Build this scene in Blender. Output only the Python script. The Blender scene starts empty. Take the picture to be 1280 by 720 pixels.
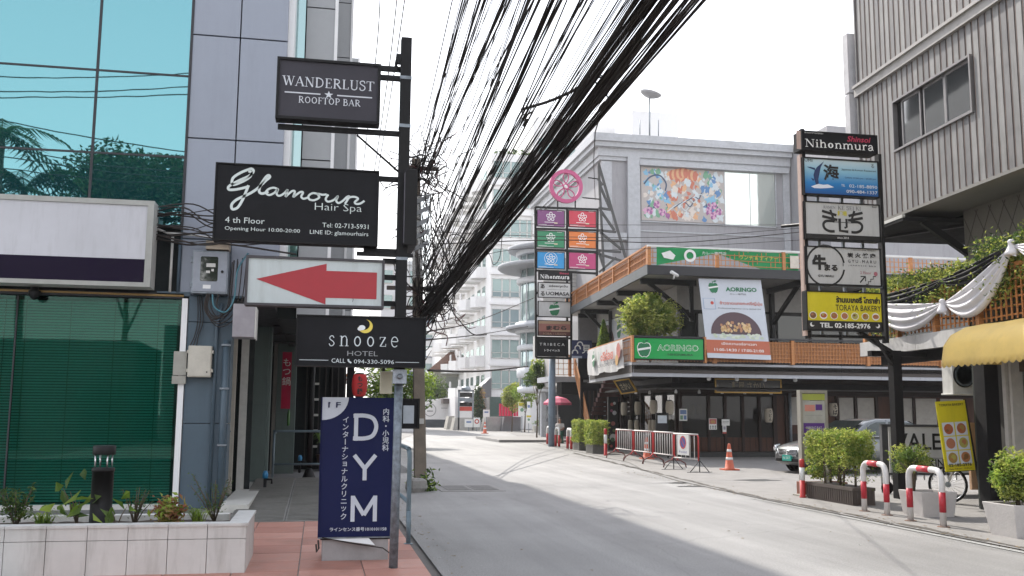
import bpy, math, random
from mathutils import Vector, Matrix, Quaternion
random.seed(7)
R_ = math.radians
V = Vector
sc = bpy.context.scene
C = sc.collection
# ------------------------------------------------------------------ camera
CAM_H, FPX, YAW, PITCH, ROLL = 1.55, 1213.0, .1945, .1286, -.0074
_right = V((math.cos(YAW), -math.sin(YAW), 0)); _fwd = V((math.sin(YAW), math.cos(YAW), 0)); _up = V((0, 0, 1))
_f2 = _fwd*math.cos(PITCH)+_up*math.sin(PITCH); _u2 = _up*math.cos(PITCH)-_fwd*math.sin(PITCH)
_r3 = _right*math.cos(ROLL)-_u2*math.sin(ROLL); _u3 = _right*math.sin(ROLL)+_u2*math.cos(ROLL)
CAM = V((0, 0, CAM_H))
cd = bpy.data.cameras.new('camera'); cam = bpy.data.objects.new('camera', cd); C.objects.link(cam)
cd.sensor_width = 36; cd.lens = FPX/1280*36; cd.clip_end = 3000; cd.clip_start = .05
mw = Matrix((_r3, _u3, -_f2)).transposed().to_4x4(); mw.translation = CAM; cam.matrix_world = mw
sc.camera = cam
# ------------------------------------------------------------------ light
SUN_AZ, SUN_EL = R_(-16), R_(46)          # azimuth from +Y, negative = towards -X
wd = bpy.data.worlds.new('World'); sc.world = wd; wd.use_nodes = True
nt = wd.node_tree; nt.nodes.clear()
sky = nt.nodes.new('ShaderNodeTexSky'); sky.sky_type = 'NISHITA'; sky.sun_disc = False
sky.sun_elevation = SUN_EL; sky.sun_rotation = SUN_AZ; sky.air_density = 1.2; sky.dust_density = 1.6; sky.ozone_density = 1.0
bgn = nt.nodes.new('ShaderNodeBackground'); bgn.inputs['Strength'].default_value = .15
wo = nt.nodes.new('ShaderNodeOutputWorld')
hz = nt.nodes.new('ShaderNodeMix'); hz.data_type = 'RGBA'; hz.inputs[0].default_value = .68; hz.inputs[7].default_value = (7.3, 7.1, 7.0, 1)   # thin even white overcast over the blue
tcw = nt.nodes.new('ShaderNodeTexCoord'); spz = nt.nodes.new('ShaderNodeSeparateXYZ'); nt.links.new(tcw.outputs['Generated'], spz.inputs[0]); mrz = nt.nodes.new('ShaderNodeMapRange')   # haze thickens towards the horizon all round
mrz.inputs[1].default_value = 0; mrz.inputs[2].default_value = .55; mrz.inputs[3].default_value = .95; mrz.inputs[4].default_value = .45; nt.links.new(spz.outputs[2], mrz.inputs[0]); nt.links.new(mrz.outputs[0], hz.inputs[0])
nt.links.new(sky.outputs[0], hz.inputs[6]); nt.links.new(hz.outputs[2], bgn.inputs[0]); nt.links.new(bgn.outputs[0], wo.inputs[0])
sl = bpy.data.lights.new('sun', 'SUN'); sl.energy = 2.9; sl.angle = R_(.55); sl.color = (1, .955, .88)
so = bpy.data.objects.new('sun', sl); C.objects.link(so)
sdir = V((math.sin(SUN_AZ)*math.cos(SUN_EL), math.cos(SUN_AZ)*math.cos(SUN_EL), math.sin(SUN_EL)))
so.rotation_euler = (-sdir).to_track_quat('-Z', 'Y').to_euler(); so.location = sdir*60
sc.view_settings.view_transform = 'Standard'; sc.view_settings.look = 'None'
sc.view_settings.exposure = 1.2; sc.view_settings.gamma = 1
sc.render.engine = 'CYCLES'; sc.cycles.max_bounces = 6; sc.cycles.transparent_max_bounces = 10
# ------------------------------------------------------------------ measuring helpers (photograph pixels, 1280x720 -> world)
def ray(x, y): return _f2*FPX+_r3*(x-640)-_u3*(y-360)
def PY(x, y, Y): d = ray(x, y); return CAM+d*(Y/d.y)
def PX(x, y, X): d = ray(x, y); return CAM+d*(X/d.x)
def G(x, y, z=0): d = ray(x, y); return CAM+d*((z-CAM_H)/d.z)
# ------------------------------------------------------------------ materials
MATS = {}
def mat(name, col, rough=.6, metal=0, var=.12, scale=6, bump=0, spec=.5, dirt=0, streak=False, coat=0, bscale=None, stretch=None, emit=0):
    if name in MATS: return MATS[name]
    m = bpy.data.materials.new(name); m.use_nodes = True; n = m.node_tree.nodes; L = m.node_tree.links
    p = n['Principled BSDF']; p.inputs['Roughness'].default_value = rough; p.inputs['Metallic'].default_value = metal
    p.inputs['Specular IOR Level'].default_value = spec; p.inputs['Coat Weight'].default_value = coat
    tc = n.new('ShaderNodeNewGeometry'); src = tc.outputs['Position']
    if stretch:
        mp = n.new('ShaderNodeMapping'); mp.inputs['Scale'].default_value = stretch; L.new(src, mp.inputs[0]); src = mp.outputs[0]
    c = (*col, 1)
    out = None
    if var > 0:
        t = n.new('ShaderNodeTexNoise'); t.inputs['Scale'].default_value = scale; t.inputs['Detail'].default_value = 6; t.inputs['Roughness'].default_value = .65
        L.new(src, t.inputs['Vector'])
        r = n.new('ShaderNodeMapRange'); r.inputs[1].default_value = .3; r.inputs[2].default_value = .7; r.inputs[3].default_value = 1-var; r.inputs[4].default_value = 1+var
        L.new(t.outputs['Fac'], r.inputs[0])
        mx = n.new('ShaderNodeVectorMath'); mx.operation = 'SCALE'; mx.inputs[0].default_value = col; L.new(r.outputs[0], mx.inputs['Scale'])
        out = mx.outputs[0]
        if rough > .1:
            r2 = n.new('ShaderNodeMapRange'); r2.inputs[1].default_value = .3; r2.inputs[2].default_value = .7; r2.inputs[3].default_value = max(.03, rough*.85); r2.inputs[4].default_value = min(1, rough*1.2)
            L.new(t.outputs['Fac'], r2.inputs[0]); L.new(r2.outputs[0], p.inputs['Roughness'])
    if dirt > 0:
        t = n.new('ShaderNodeTexNoise'); t.inputs['Scale'].default_value = 1.3; t.inputs['Detail'].default_value = 8; t.inputs['Roughness'].default_value = .7
        mp = n.new('ShaderNodeMapping'); mp.inputs['Scale'].default_value = (5, 5, .6) if streak else (1, 1, 1)
        L.new(tc.outputs['Position'], mp.inputs[0]); L.new(mp.outputs[0], t.inputs['Vector'])
        r = n.new('ShaderNodeMapRange'); r.inputs[1].default_value = .5; r.inputs[2].default_value = .78; r.inputs[3].default_value = 0; r.inputs[4].default_value = dirt
        L.new(t.outputs['Fac'], r.inputs[0])
        mx = n.new('ShaderNodeMix'); mx.data_type = 'RGBA'; L.new(r.outputs[0], mx.inputs[0])
        if out: L.new(out, mx.inputs[6])
        else: mx.inputs[6].default_value = c
        mx.inputs[7].default_value = (col[0]*.35+.01, col[1]*.33+.01, col[2]*.3+.008, 1)
        out = mx.outputs[2]
    if out: L.new(out, p.inputs['Base Color'])
    else: p.inputs['Base Color'].default_value = c
    if bump > 0:
        t = n.new('ShaderNodeTexNoise'); t.inputs['Scale'].default_value = bscale or scale*4; t.inputs['Detail'].default_value = 5; L.new(src, t.inputs['Vector'])
        b = n.new('ShaderNodeBump'); b.inputs['Strength'].default_value = bump; b.inputs['Distance'].default_value = .02
        L.new(t.outputs['Fac'], b.inputs['Height']); L.new(b.outputs[0], p.inputs['Normal'])
    if emit: p.inputs['Emission Color'].default_value = c; p.inputs['Emission Strength'].default_value = emit
    MATS[name] = m; return m
def glass(name, tint, reflect=.12, rough=.02, through=1.0, dark=(.01, .012, .012), gl=(1, 1, 1), wav=0):
    """thin window glass: fresnel mirror over tinted see-through (through=0: over a dark body)"""
    if name in MATS: return MATS[name]
    m = bpy.data.materials.new(name); m.use_nodes = True; n = m.node_tree.nodes; L = m.node_tree.links; n.clear()
    o = n.new('ShaderNodeOutputMaterial'); g = n.new('ShaderNodeBsdfGlossy'); g.inputs['Color'].default_value = (*gl, 1); g.inputs['Roughness'].default_value = rough
    if through > 0: t = n.new('ShaderNodeBsdfTransparent'); t.inputs[0].default_value = (*tint, 1)
    else: t = n.new('ShaderNodeBsdfDiffuse'); t.inputs[0].default_value = (*dark, 1)
    lw = n.new('ShaderNodeLayerWeight'); lw.inputs[0].default_value = .5
    r = n.new('ShaderNodeMapRange'); r.inputs[1].default_value = 0; r.inputs[2].default_value = 1; r.inputs[3].default_value = reflect; r.inputs[4].default_value = min(1, reflect+.6)
    mx = n.new('ShaderNodeMixShader'); pw = n.new('ShaderNodeMath'); pw.operation = 'POWER'; pw.inputs[1].default_value = 3.5; L.new(lw.outputs['Facing'], pw.inputs[0]); L.new(pw.outputs[0], r.inputs[0]); L.new(r.outputs[0], mx.inputs[0]); L.new(t.outputs[0], mx.inputs[1]); L.new(g.outputs[0], mx.inputs[2]); L.new(mx.outputs[0], o.inputs[0])
    if wav:
        tc = n.new('ShaderNodeNewGeometry'); t2 = n.new('ShaderNodeTexNoise'); t2.inputs['Scale'].default_value = .9; t2.inputs['Detail'].default_value = 2; L.new(tc.outputs['Position'], t2.inputs['Vector'])
        b = n.new('ShaderNodeBump'); b.inputs['Strength'].default_value = wav; b.inputs['Distance'].default_value = .05; L.new(t2.outputs['Fac'], b.inputs['Height']); L.new(b.outputs[0], g.inputs['Normal'])
    MATS[name] = m; return m
def flat(name, col, rough=.5): return mat(name, col, rough, var=.05, scale=9, dirt=.12)
M = dict(
 black=mat('black paint', (.010, .0095, .010), .5, var=.25, scale=20, dirt=.1, spec=.25), blackmat=mat('matt black', (.012, .011, .012), .85, spec=.2),
 steel=mat('galvanised steel', (.25, .28, .31), .5, .7, var=.35, scale=14, dirt=.6), rust=mat('rusty steel', (.16, .09, .06), .8, .2, var=.4, scale=18),
 white=mat('white paint', (.72, .72, .71), .5, var=.05, dirt=.2), offwhite=mat('aged white paint', (.55, .54, .51), .6, dirt=.35, streak=True),
 greyblue=mat('blue grey wall panel', (.07, .105, .135), .5, var=.06, dirt=.25, streak=True), alu=mat('grey aluminium composite panel', (.27, .295, .35), .42, .1, var=.035, scale=2, dirt=.12, streak=True),
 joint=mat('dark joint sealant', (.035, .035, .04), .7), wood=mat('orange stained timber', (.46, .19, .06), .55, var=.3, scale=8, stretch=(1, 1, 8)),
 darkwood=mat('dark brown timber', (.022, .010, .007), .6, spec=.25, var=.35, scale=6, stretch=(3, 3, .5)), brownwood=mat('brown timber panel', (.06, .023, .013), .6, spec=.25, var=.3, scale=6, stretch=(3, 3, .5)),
 red=mat('red paint', (.48, .03, .03), .45, var=.12, dirt=.2), concrete=mat('concrete', (.26, .25, .235), .9, var=.2, scale=5, bump=.3, dirt=.4),
 asphalt=mat('asphalt', (.09, .09, .09), .85), blackcable=mat('black cable sheath', (.035, .029, .026), .75, var=.4, spec=.3),
 green=mat('green glass frame', (.03, .10, .07), .4), print_white=flat('white print', (.78, .78, .76)), print_black=flat('black print', (.018, .017, .017)),
 silver=mat('silver trim', (.62, .63, .65), .25, .9, var=.04), soil=mat('dark soil', (.045, .032, .022), .95, var=.4, bump=.5),
)
def leafmat(name, a, b, scale=3.0, rough=.5):
    m = bpy.data.materials.new(name); m.use_nodes = True; n = m.node_tree.nodes; L = m.node_tree.links
    p = n['Principled BSDF']; p.inputs['Roughness'].default_value = rough
    tc = n.new('ShaderNodeNewGeometry'); t = n.new('ShaderNodeTexNoise'); t.inputs['Scale'].default_value = scale; t.inputs['Detail'].default_value = 5
    L.new(tc.outputs['Position'], t.inputs['Vector']); cr = n.new('ShaderNodeValToRGB'); cr.color_ramp.elements[0].position = .36; cr.color_ramp.elements[1].position = .64
    cr.color_ramp.elements[0].color = (*a, 1); cr.color_ramp.elements[1].color = (*b, 1); L.new(t.outputs['Fac'], cr.inputs[0]); L.new(cr.outputs[0], p.inputs['Base Color'])
    tr = n.new('ShaderNodeBsdfTranslucent'); L.new(cr.outputs[0], tr.inputs[0]); mx = n.new('ShaderNodeMixShader'); mx.inputs[0].default_value = .52
    L.new(p.outputs[0], mx.inputs[1]); L.new(tr.outputs[0], mx.inputs[2]); L.new(mx.outputs[0], n['Material Output'].inputs[0]); return m
LEAF = dict(hedge=leafmat('yellow green hedge leaf', (.17, .24, .035), (.54, .55, .14), 7), bright=leafmat('bright green leaf', (.11, .20, .025), (.34, .44, .07), 3),
            dark=leafmat('dark green leaf', (.02, .05, .015), (.06, .11, .025), 1.2), mid=leafmat('mid green leaf', (.05, .10, .02), (.13, .20, .04), 3), red=leafmat('pink and yellow leaf', (.35, .10, .08), (.30, .30, .07), 14))
BARK = mat('bark', (.10, .075, .05), .9, var=.35, scale=20, bump=.5)
# ------------------------------------------------------------------ frames and mesh builder
X, Y, Z = V((1, 0, 0)), V((0, 1, 0)), V((0, 0, 1))
class Fr:
    """a local frame: a along R, b along U, d out of the face (N = R x U)"""
    def __init__(s, o, R=X, U=Z, w=1, h=1): s.o, s.R, s.U = V(o), V(R).normalized(), V(U).normalized(); s.N = s.R.cross(s.U); s.w, s.h = w, h
    def P(s, a, b, d=0): return s.o+s.R*a+s.U*b+s.N*d
    def Q(s, u, v, d=0): return s.P(u*s.w, v*s.h, d)
W = Fr((0, 0, 0))
def fpx(x0, y0, x1, y1, Yv, R=X):
    """front-facing frame in the plane y = Yv whose rectangle spans photo pixels (x0,y0) top-left to (x1,y1) bottom-right"""
    a = PY(x0, y0, Yv); b = PY(x1, y1, Yv); return Fr((a.x, Yv, b.z), X, Z, b.x-a.x, a.z-b.z)
class MB:
    def __init__(s): s.v, s.f, s.mi, s.mats, s.sm = [], [], [], [], []
    def m(s, mt):
        if mt not in s.mats: s.mats.append(mt)
        return s.mats.index(mt)
    def add(s, vs, fs, mt, smooth=False):
        b = len(s.v); s.v += [V(p) for p in vs]; k = s.m(mt)
        for f in fs: s.f.append([i+b for i in f]); s.mi.append(k); s.sm.append(smooth)
        return s
    def fbox(s, fr, a0, a1, b0, b1, d0, d1, mt):
        p = [fr.P(a, b, d) for d in (d0, d1) for b in (b0, b1) for a in (a0, a1)]
        return s.add(p, [(0, 2, 3, 1), (4, 5, 7, 6), (0, 1, 5, 4), (2, 6, 7, 3), (0, 4, 6, 2), (1, 3, 7, 5)], mt)
    def box(s, x0, x1, y0, y1, z0, z1, mt): return s.fbox(W, x0, x1, z0, z1, -y1, -y0, mt)
    def bar(s, p, q, w, h, mt, up=Z):
        p, q = V(p), V(q); d = (q-p).normalized(); r = d.cross(up)
        if r.length < 1e-4: r = d.cross(X)
        r.normalize(); u = r.cross(d)
        vs = [a+r*(i*w/2)+u*(j*h/2) for a in (p, q) for i, j in ((-1, -1), (1, -1), (1, 1), (-1, 1))]
        return s.add(vs, [(0, 3, 2, 1), (4, 5, 6, 7), (0, 1, 5, 4), (1, 2, 6, 5), (2, 3, 7, 6), (3, 0, 4, 7)], mt)
    def tube(s, pts, r, mt, n=8, cap=True, smooth=True):
        pts = [V(p) for p in pts]; rs = r if isinstance(r, (list, tuple)) else [r]*len(pts); b = len(s.v); k = s.m(mt)
        pr = None
        for i, p in enumerate(pts):
            t = (pts[min(i+1, len(pts)-1)]-pts[max(i-1, 0)]).normalized()
            if pr is None: pr = t.cross(Z if abs(t.z) < .9 else X).normalized()
            else:
                pr = pr-t*pr.dot(t)
                pr = pr.normalized() if pr.length > 1e-6 else t.cross(X).normalized()
            q = t.cross(pr)
            s.v += [p+(pr*math.cos(2*math.pi*j/n)+q*math.sin(2*math.pi*j/n))*rs[i] for j in range(n)]
        for i in range(len(pts)-1):
            for j in range(n):
                a, c = b+i*n+j, b+i*n+(j+1) % n; s.f.append([a, c, c+n, a+n]); s.mi.append(k); s.sm.append(smooth)
        if cap:
            s.f.append([b+j for j in range(n)][::-1]); s.mi.append(k); s.sm.append(False)
            e = b+(len(pts)-1)*n; s.f.append([e+j for j in range(n)]); s.mi.append(k); s.sm.append(False)
        return s
    def lathe(s, c, prof, mt, n=16, ax=Z, smooth=True):
        c = V(c); ax = V(ax).normalized(); p = ax.orthogonal().normalized(); q = ax.cross(p); b = len(s.v); k = s.m(mt)
        for (r, z) in prof: s.v += [c+ax*z+(p*math.cos(2*math.pi*j/n)+q*math.sin(2*math.pi*j/n))*r for j in range(n)]
        for i in range(len(prof)-1):
            for j in range(n): a, d = b+i*n+j, b+i*n+(j+1) % n; s.f.append([a, d, d+n, a+n]); s.mi.append(k); s.sm.append(smooth)
        s.f.append([b+j for j in range(n)][::-1]); s.mi.append(k); s.sm.append(False)
        e = b+(len(prof)-1)*n; s.f.append([e+j for j in range(n)]); s.mi.append(k); s.sm.append(False); return s
    def prism(s, fr, pts, d0, d1, mt):
        n = len(pts); vs = [fr.P(a, b, d0) for a, b in pts]+[fr.P(a, b, d1) for a, b in pts]
        return s.add(vs, [list(range(n))[::-1], [n+i for i in range(n)]]+[[i, (i+1) % n, n+(i+1) % n, n+i] for i in range(n)], mt)
    def loft(s, rings, mt, cap=True, smooth=True):
        n = len(rings[0]); vs = [p for r in rings for p in r]
        fs = [[i*n+j, i*n+(j+1) % n, (i+1)*n+(j+1) % n, (i+1)*n+j] for i in range(len(rings)-1) for j in range(n)]
        s.add(vs, fs, mt, smooth)
        if cap: s.add(rings[0], [list(range(n))[::-1]], mt); s.add(rings[-1], [list(range(n))], mt)
        return s
    def sheet(s, grid, mt, smooth=True, thick=0):
        nr, nc = len(grid), len(grid[0]); vs = [p for r in grid for p in r]
        fs = [[i*nc+j, i*nc+j+1, (i+1)*nc+j+1, (i+1)*nc+j] for i in range(nr-1) for j in range(nc-1)]
        return s.add(vs, fs, mt, smooth)
    def mesh(s, name, org=V((0, 0, 0))):
        me = bpy.data.meshes.new(name); me.from_pydata([p-org for p in s.v], [], s.f)
        for mt in s.mats: me.materials.append(mt)
        me.polygons.foreach_set('material_index', s.mi); me.polygons.foreach_set('use_smooth', s.sm); me.update(); return me
    def build(s, name, parent=None, org=None, **kw):
        o_ = ORG.get(parent.name, V((0, 0, 0))) if parent else V(org or (0, 0, 0))
        ob = bpy.data.objects.new(name, s.mesh(name, o_)); C.objects.link(ob); ob.parent = parent
        if not parent: ob.location = o_
        ORG[ob.name] = o_
        for k, v in kw.items(): ob[k] = v
        return ob
ORG = {}
def thing(name, label, cat, loc, group=None):
    o = bpy.data.objects.new(name, None); C.objects.link(o); o.location = V(loc); o.empty_display_size = .1
    o['label'] = label; o['category'] = cat
    if group: o['group'] = group
    ORG[o.name] = V(loc); return o
def tag(o, label, cat, group=None):
    o['label'] = label; o['category'] = cat
    if group: o['group'] = group
    return o
def structure(o, **k): o['kind'] = 'structure'; return o
def dup(root, loc=None, label=None, rotz=None, parent=None):
    c = root.copy(); C.objects.link(c); c.parent = parent
    if parent is None:
        if loc is not None: c.location = V(loc)
        if rotz is not None: c.rotation_euler = (0, 0, rotz)
        if label: c['label'] = label
    for ch in list(root.children): dup(ch, parent=c)
    return c
PCACHE = {}
def piece(parent, name, fr, a0, a1, b0, b1, d0, d1, mt, label=None, bev=0):
    """one small box part; alike pieces share mesh data"""
    key = (name, round(a1-a0, 4), round(b1-b0, 4), round(d1-d0, 4), tuple(round(c, 4) for c in (*fr.R, *fr.U)), mt.name, bev)
    me = PCACHE.get(key)
    if me is None:
        m = MB(); f0 = Fr((0, 0, 0), fr.R, fr.U); m.fbox(f0, 0, a1-a0, 0, b1-b0, 0, d1-d0, mt); me = m.mesh(name); PCACHE[key] = me
    o = bpy.data.objects.new(name, me); C.objects.link(o); o.parent = parent; o.location = fr.P(a0, b0, d0)-(ORG.get(parent.name, V((0, 0, 0))) if parent else V((0, 0, 0)))
    if label: o['label'] = label
    if bev: b = o.modifiers.new('bevel', 'BEVEL'); b.width = bev; b.segments = 2
    return o
def bevel(o, w=.006, seg=2):
    b = o.modifiers.new('bevel', 'BEVEL'); b.width = w; b.segments = seg; b.limit_method = 'ANGLE'; return o
def smooth_pts(pts, n=6, closed=False):
    pts = [V((*p, 0)) if len(p) == 2 else V(p) for p in pts]; out = []; N = len(pts)
    for i in range(N if closed else N-1):
        g = (lambda k: pts[k % N]) if closed else (lambda k: pts[max(0, min(N-1, k))])
        p0, p1, p2, p3 = g(i-1), g(i), g(i+1), g(i+2)
        for j in range(n):
            t = j/n; out.append(.5*((2*p1)+(p2-p0)*t+(2*p0-5*p1+4*p2-p3)*t*t+(3*p1-p0-3*p2+p3)*t**3))
    if not closed: out.append(pts[-1])
    return out
# ------------------------------------------------------------------ printed artwork and lettering
class Art:
    """flat print on a face: polygons in fractions of the frame, each layer 1.5 mm above the one below"""
    def __init__(s, fr, base=.004): s.fr, s.mb, s.base, s.k = fr, MB(), base, 0
    def d(s, lv): s.k = (s.k+1) % 1400 if s.lock == 0 else s.k; return s.base+lv*.0022+(s.k % 14)*.00013
    lock = 0
    def poly(s, pts, mt, lv=0): d = s.d(lv); s.mb.add([s.fr.Q(u, v, d) for u, v in pts], [list(range(len(pts)))], mt); return s
    def rect(s, u0, u1, v0, v1, mt, lv=0): return s.poly([(u0, v0), (u1, v0), (u1, v1), (u0, v1)], mt, lv)
    def ell(s, u, v, ru, rv, mt, lv=0, n=24, a0=0, a1=360):
        return s.poly([(u+ru*math.cos(R_(a0+(a1-a0)*i/n)), v+rv*math.sin(R_(a0+(a1-a0)*i/n))) for i in range(n+(a1-a0 < 360))], mt, lv)
    def circ(s, u, v, r, mt, lv=0, n=24, **k): return s.ell(u, v, r/s.fr.w, r/s.fr.h, mt, lv, n, **k)   # r in metres
    def ring(s, u, v, r0, r1, mt, lv=0, n=28, a0=0, a1=360, ru=1, rv=1):
        dd = s.d(lv); P = lambda r, t: s.fr.Q(u+ru*r*math.cos(t)/s.fr.w, v+rv*r*math.sin(t)/s.fr.h, dd)
        vs = []; fs = []
        for i in range(n+1):
            t = R_(a0+(a1-a0)*i/n); vs += [P(r0, t), P(r1, t)]
            if i: fs.append([2*i-2, 2*i-1, 2*i+1, 2*i])
        s.mb.add(vs, fs, mt); return s
    def stroke(s, pts, w, mt, lv=0, smooth=True, taper=False, n=5):
        """pts in metres from the frame origin, w metres"""
        dd = s.d(lv); q = smooth_pts(pts, n) if smooth else [V((*p, 0)) for p in pts]; vs = []; fs = []
        for i, p in enumerate(q):
            t = (q[min(i+1, len(q)-1)]-q[max(0, i-1)]); t = t.normalized() if t.length > 1e-9 else V((1, 0, 0)); nn = V((-t.y, t.x, 0))
            ww = w*(.45+.55*math.sin(math.pi*min(1, max(0, i/(len(q)-1))))**.5) if taper else w
            for k in (-.5, .5): r = p+nn*ww*k; vs.append(s.fr.P(r.x, r.y, dd))
            if i: fs.append([2*i-2, 2*i-1, 2*i+1, 2*i])
        s.mb.add(vs, fs, mt); return s
    def strokes(s, lst, w, mt, u, v, sc_, lv=1, smooth=True):
        for pts in lst: s.stroke([(u*s.fr.w+x*sc_, v*s.fr.h+y*sc_) for x, y in pts], w, mt, lv, smooth)
        return s
    def build(s, parent, name='artwork', **k): return s.mb.build(name, parent, **k)
TC = {}
def text_geo(body, bold=0, res=2):
    key = (body, bold)
    if key not in TC:
        c = bpy.data.curves.new('lettering', 'FONT'); c.body = body; c.resolution_u = res; c.offset = bold
        o = bpy.data.objects.new('lettering', c); C.objects.link(o); bpy.context.view_layer.update()
        me = bpy.data.meshes.new_from_object(o); vs = [v.co.copy() for v in me.vertices]; fs = [list(p.vertices) for p in me.polygons]
        bpy.data.objects.remove(o); bpy.data.meshes.remove(me); bpy.data.curves.remove(c)
        TC[key] = (vs, fs)
    return TC[key]
def text(fr, parent, body, u, v, h, mt, w=None, bold=0, shear=0, al='C', lv=2, base=.004, mb=None, vert=False, rot=0):
    """lettering on a face; u, v = anchor in fractions, h (and w) = height (width) of the inked box in fractions of the face"""
    own = mb is None; mb = mb or MB()
    def put(vs, fs, cx, cy, sx, sy, al):
        x0, x1 = min(p.x for p in vs), max(p.x for p in vs); y0, y1 = min(p.y for p in vs), max(p.y for p in vs)
        ax = (x0+x1)/2 if al == 'C' else (x0 if al == 'L' else x1); ay = (y0+y1)/2
        out = []
        for p in vs:
            x, y = (p.x-ax)*sx, (p.y-ay)*sy; x += y*shear
            if rot: x, y = x*math.cos(rot)-y*math.sin(rot), x*math.sin(rot)+y*math.cos(rot)
            out.append(fr.P(cx+x, cy+y, base+lv*.0022))
        mb.add(out, fs, mt)
    if vert:
        n = len(body); ch = h*fr.h/n
        for i, c in enumerate(body):
            vs, fs = text_geo(c, bold)
            if not vs: continue
            s_ = ch*.95; 
            if c in 'ー': 
                vs = [V((-p.y, p.x, 0)) for p in vs]
            put(vs, fs, u*fr.w, v*fr.h-ch*(i+.5), s_, s_, 'C')
    else:
        vs, fs = text_geo(body, bold)
        if not vs: return
        x0, x1 = min(p.x for p in vs), max(p.x for p in vs); y0, y1 = min(p.y for p in vs), max(p.y for p in vs)
        sy = h*fr.h/max(1e-6, y1-y0); sx = sy if w is None else w*fr.w/max(1e-6, x1-x0)
        put(vs, fs, u*fr.w, v*fr.h, sx, sy, al)
    return mb.build('lettering', parent) if own else mb
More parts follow.
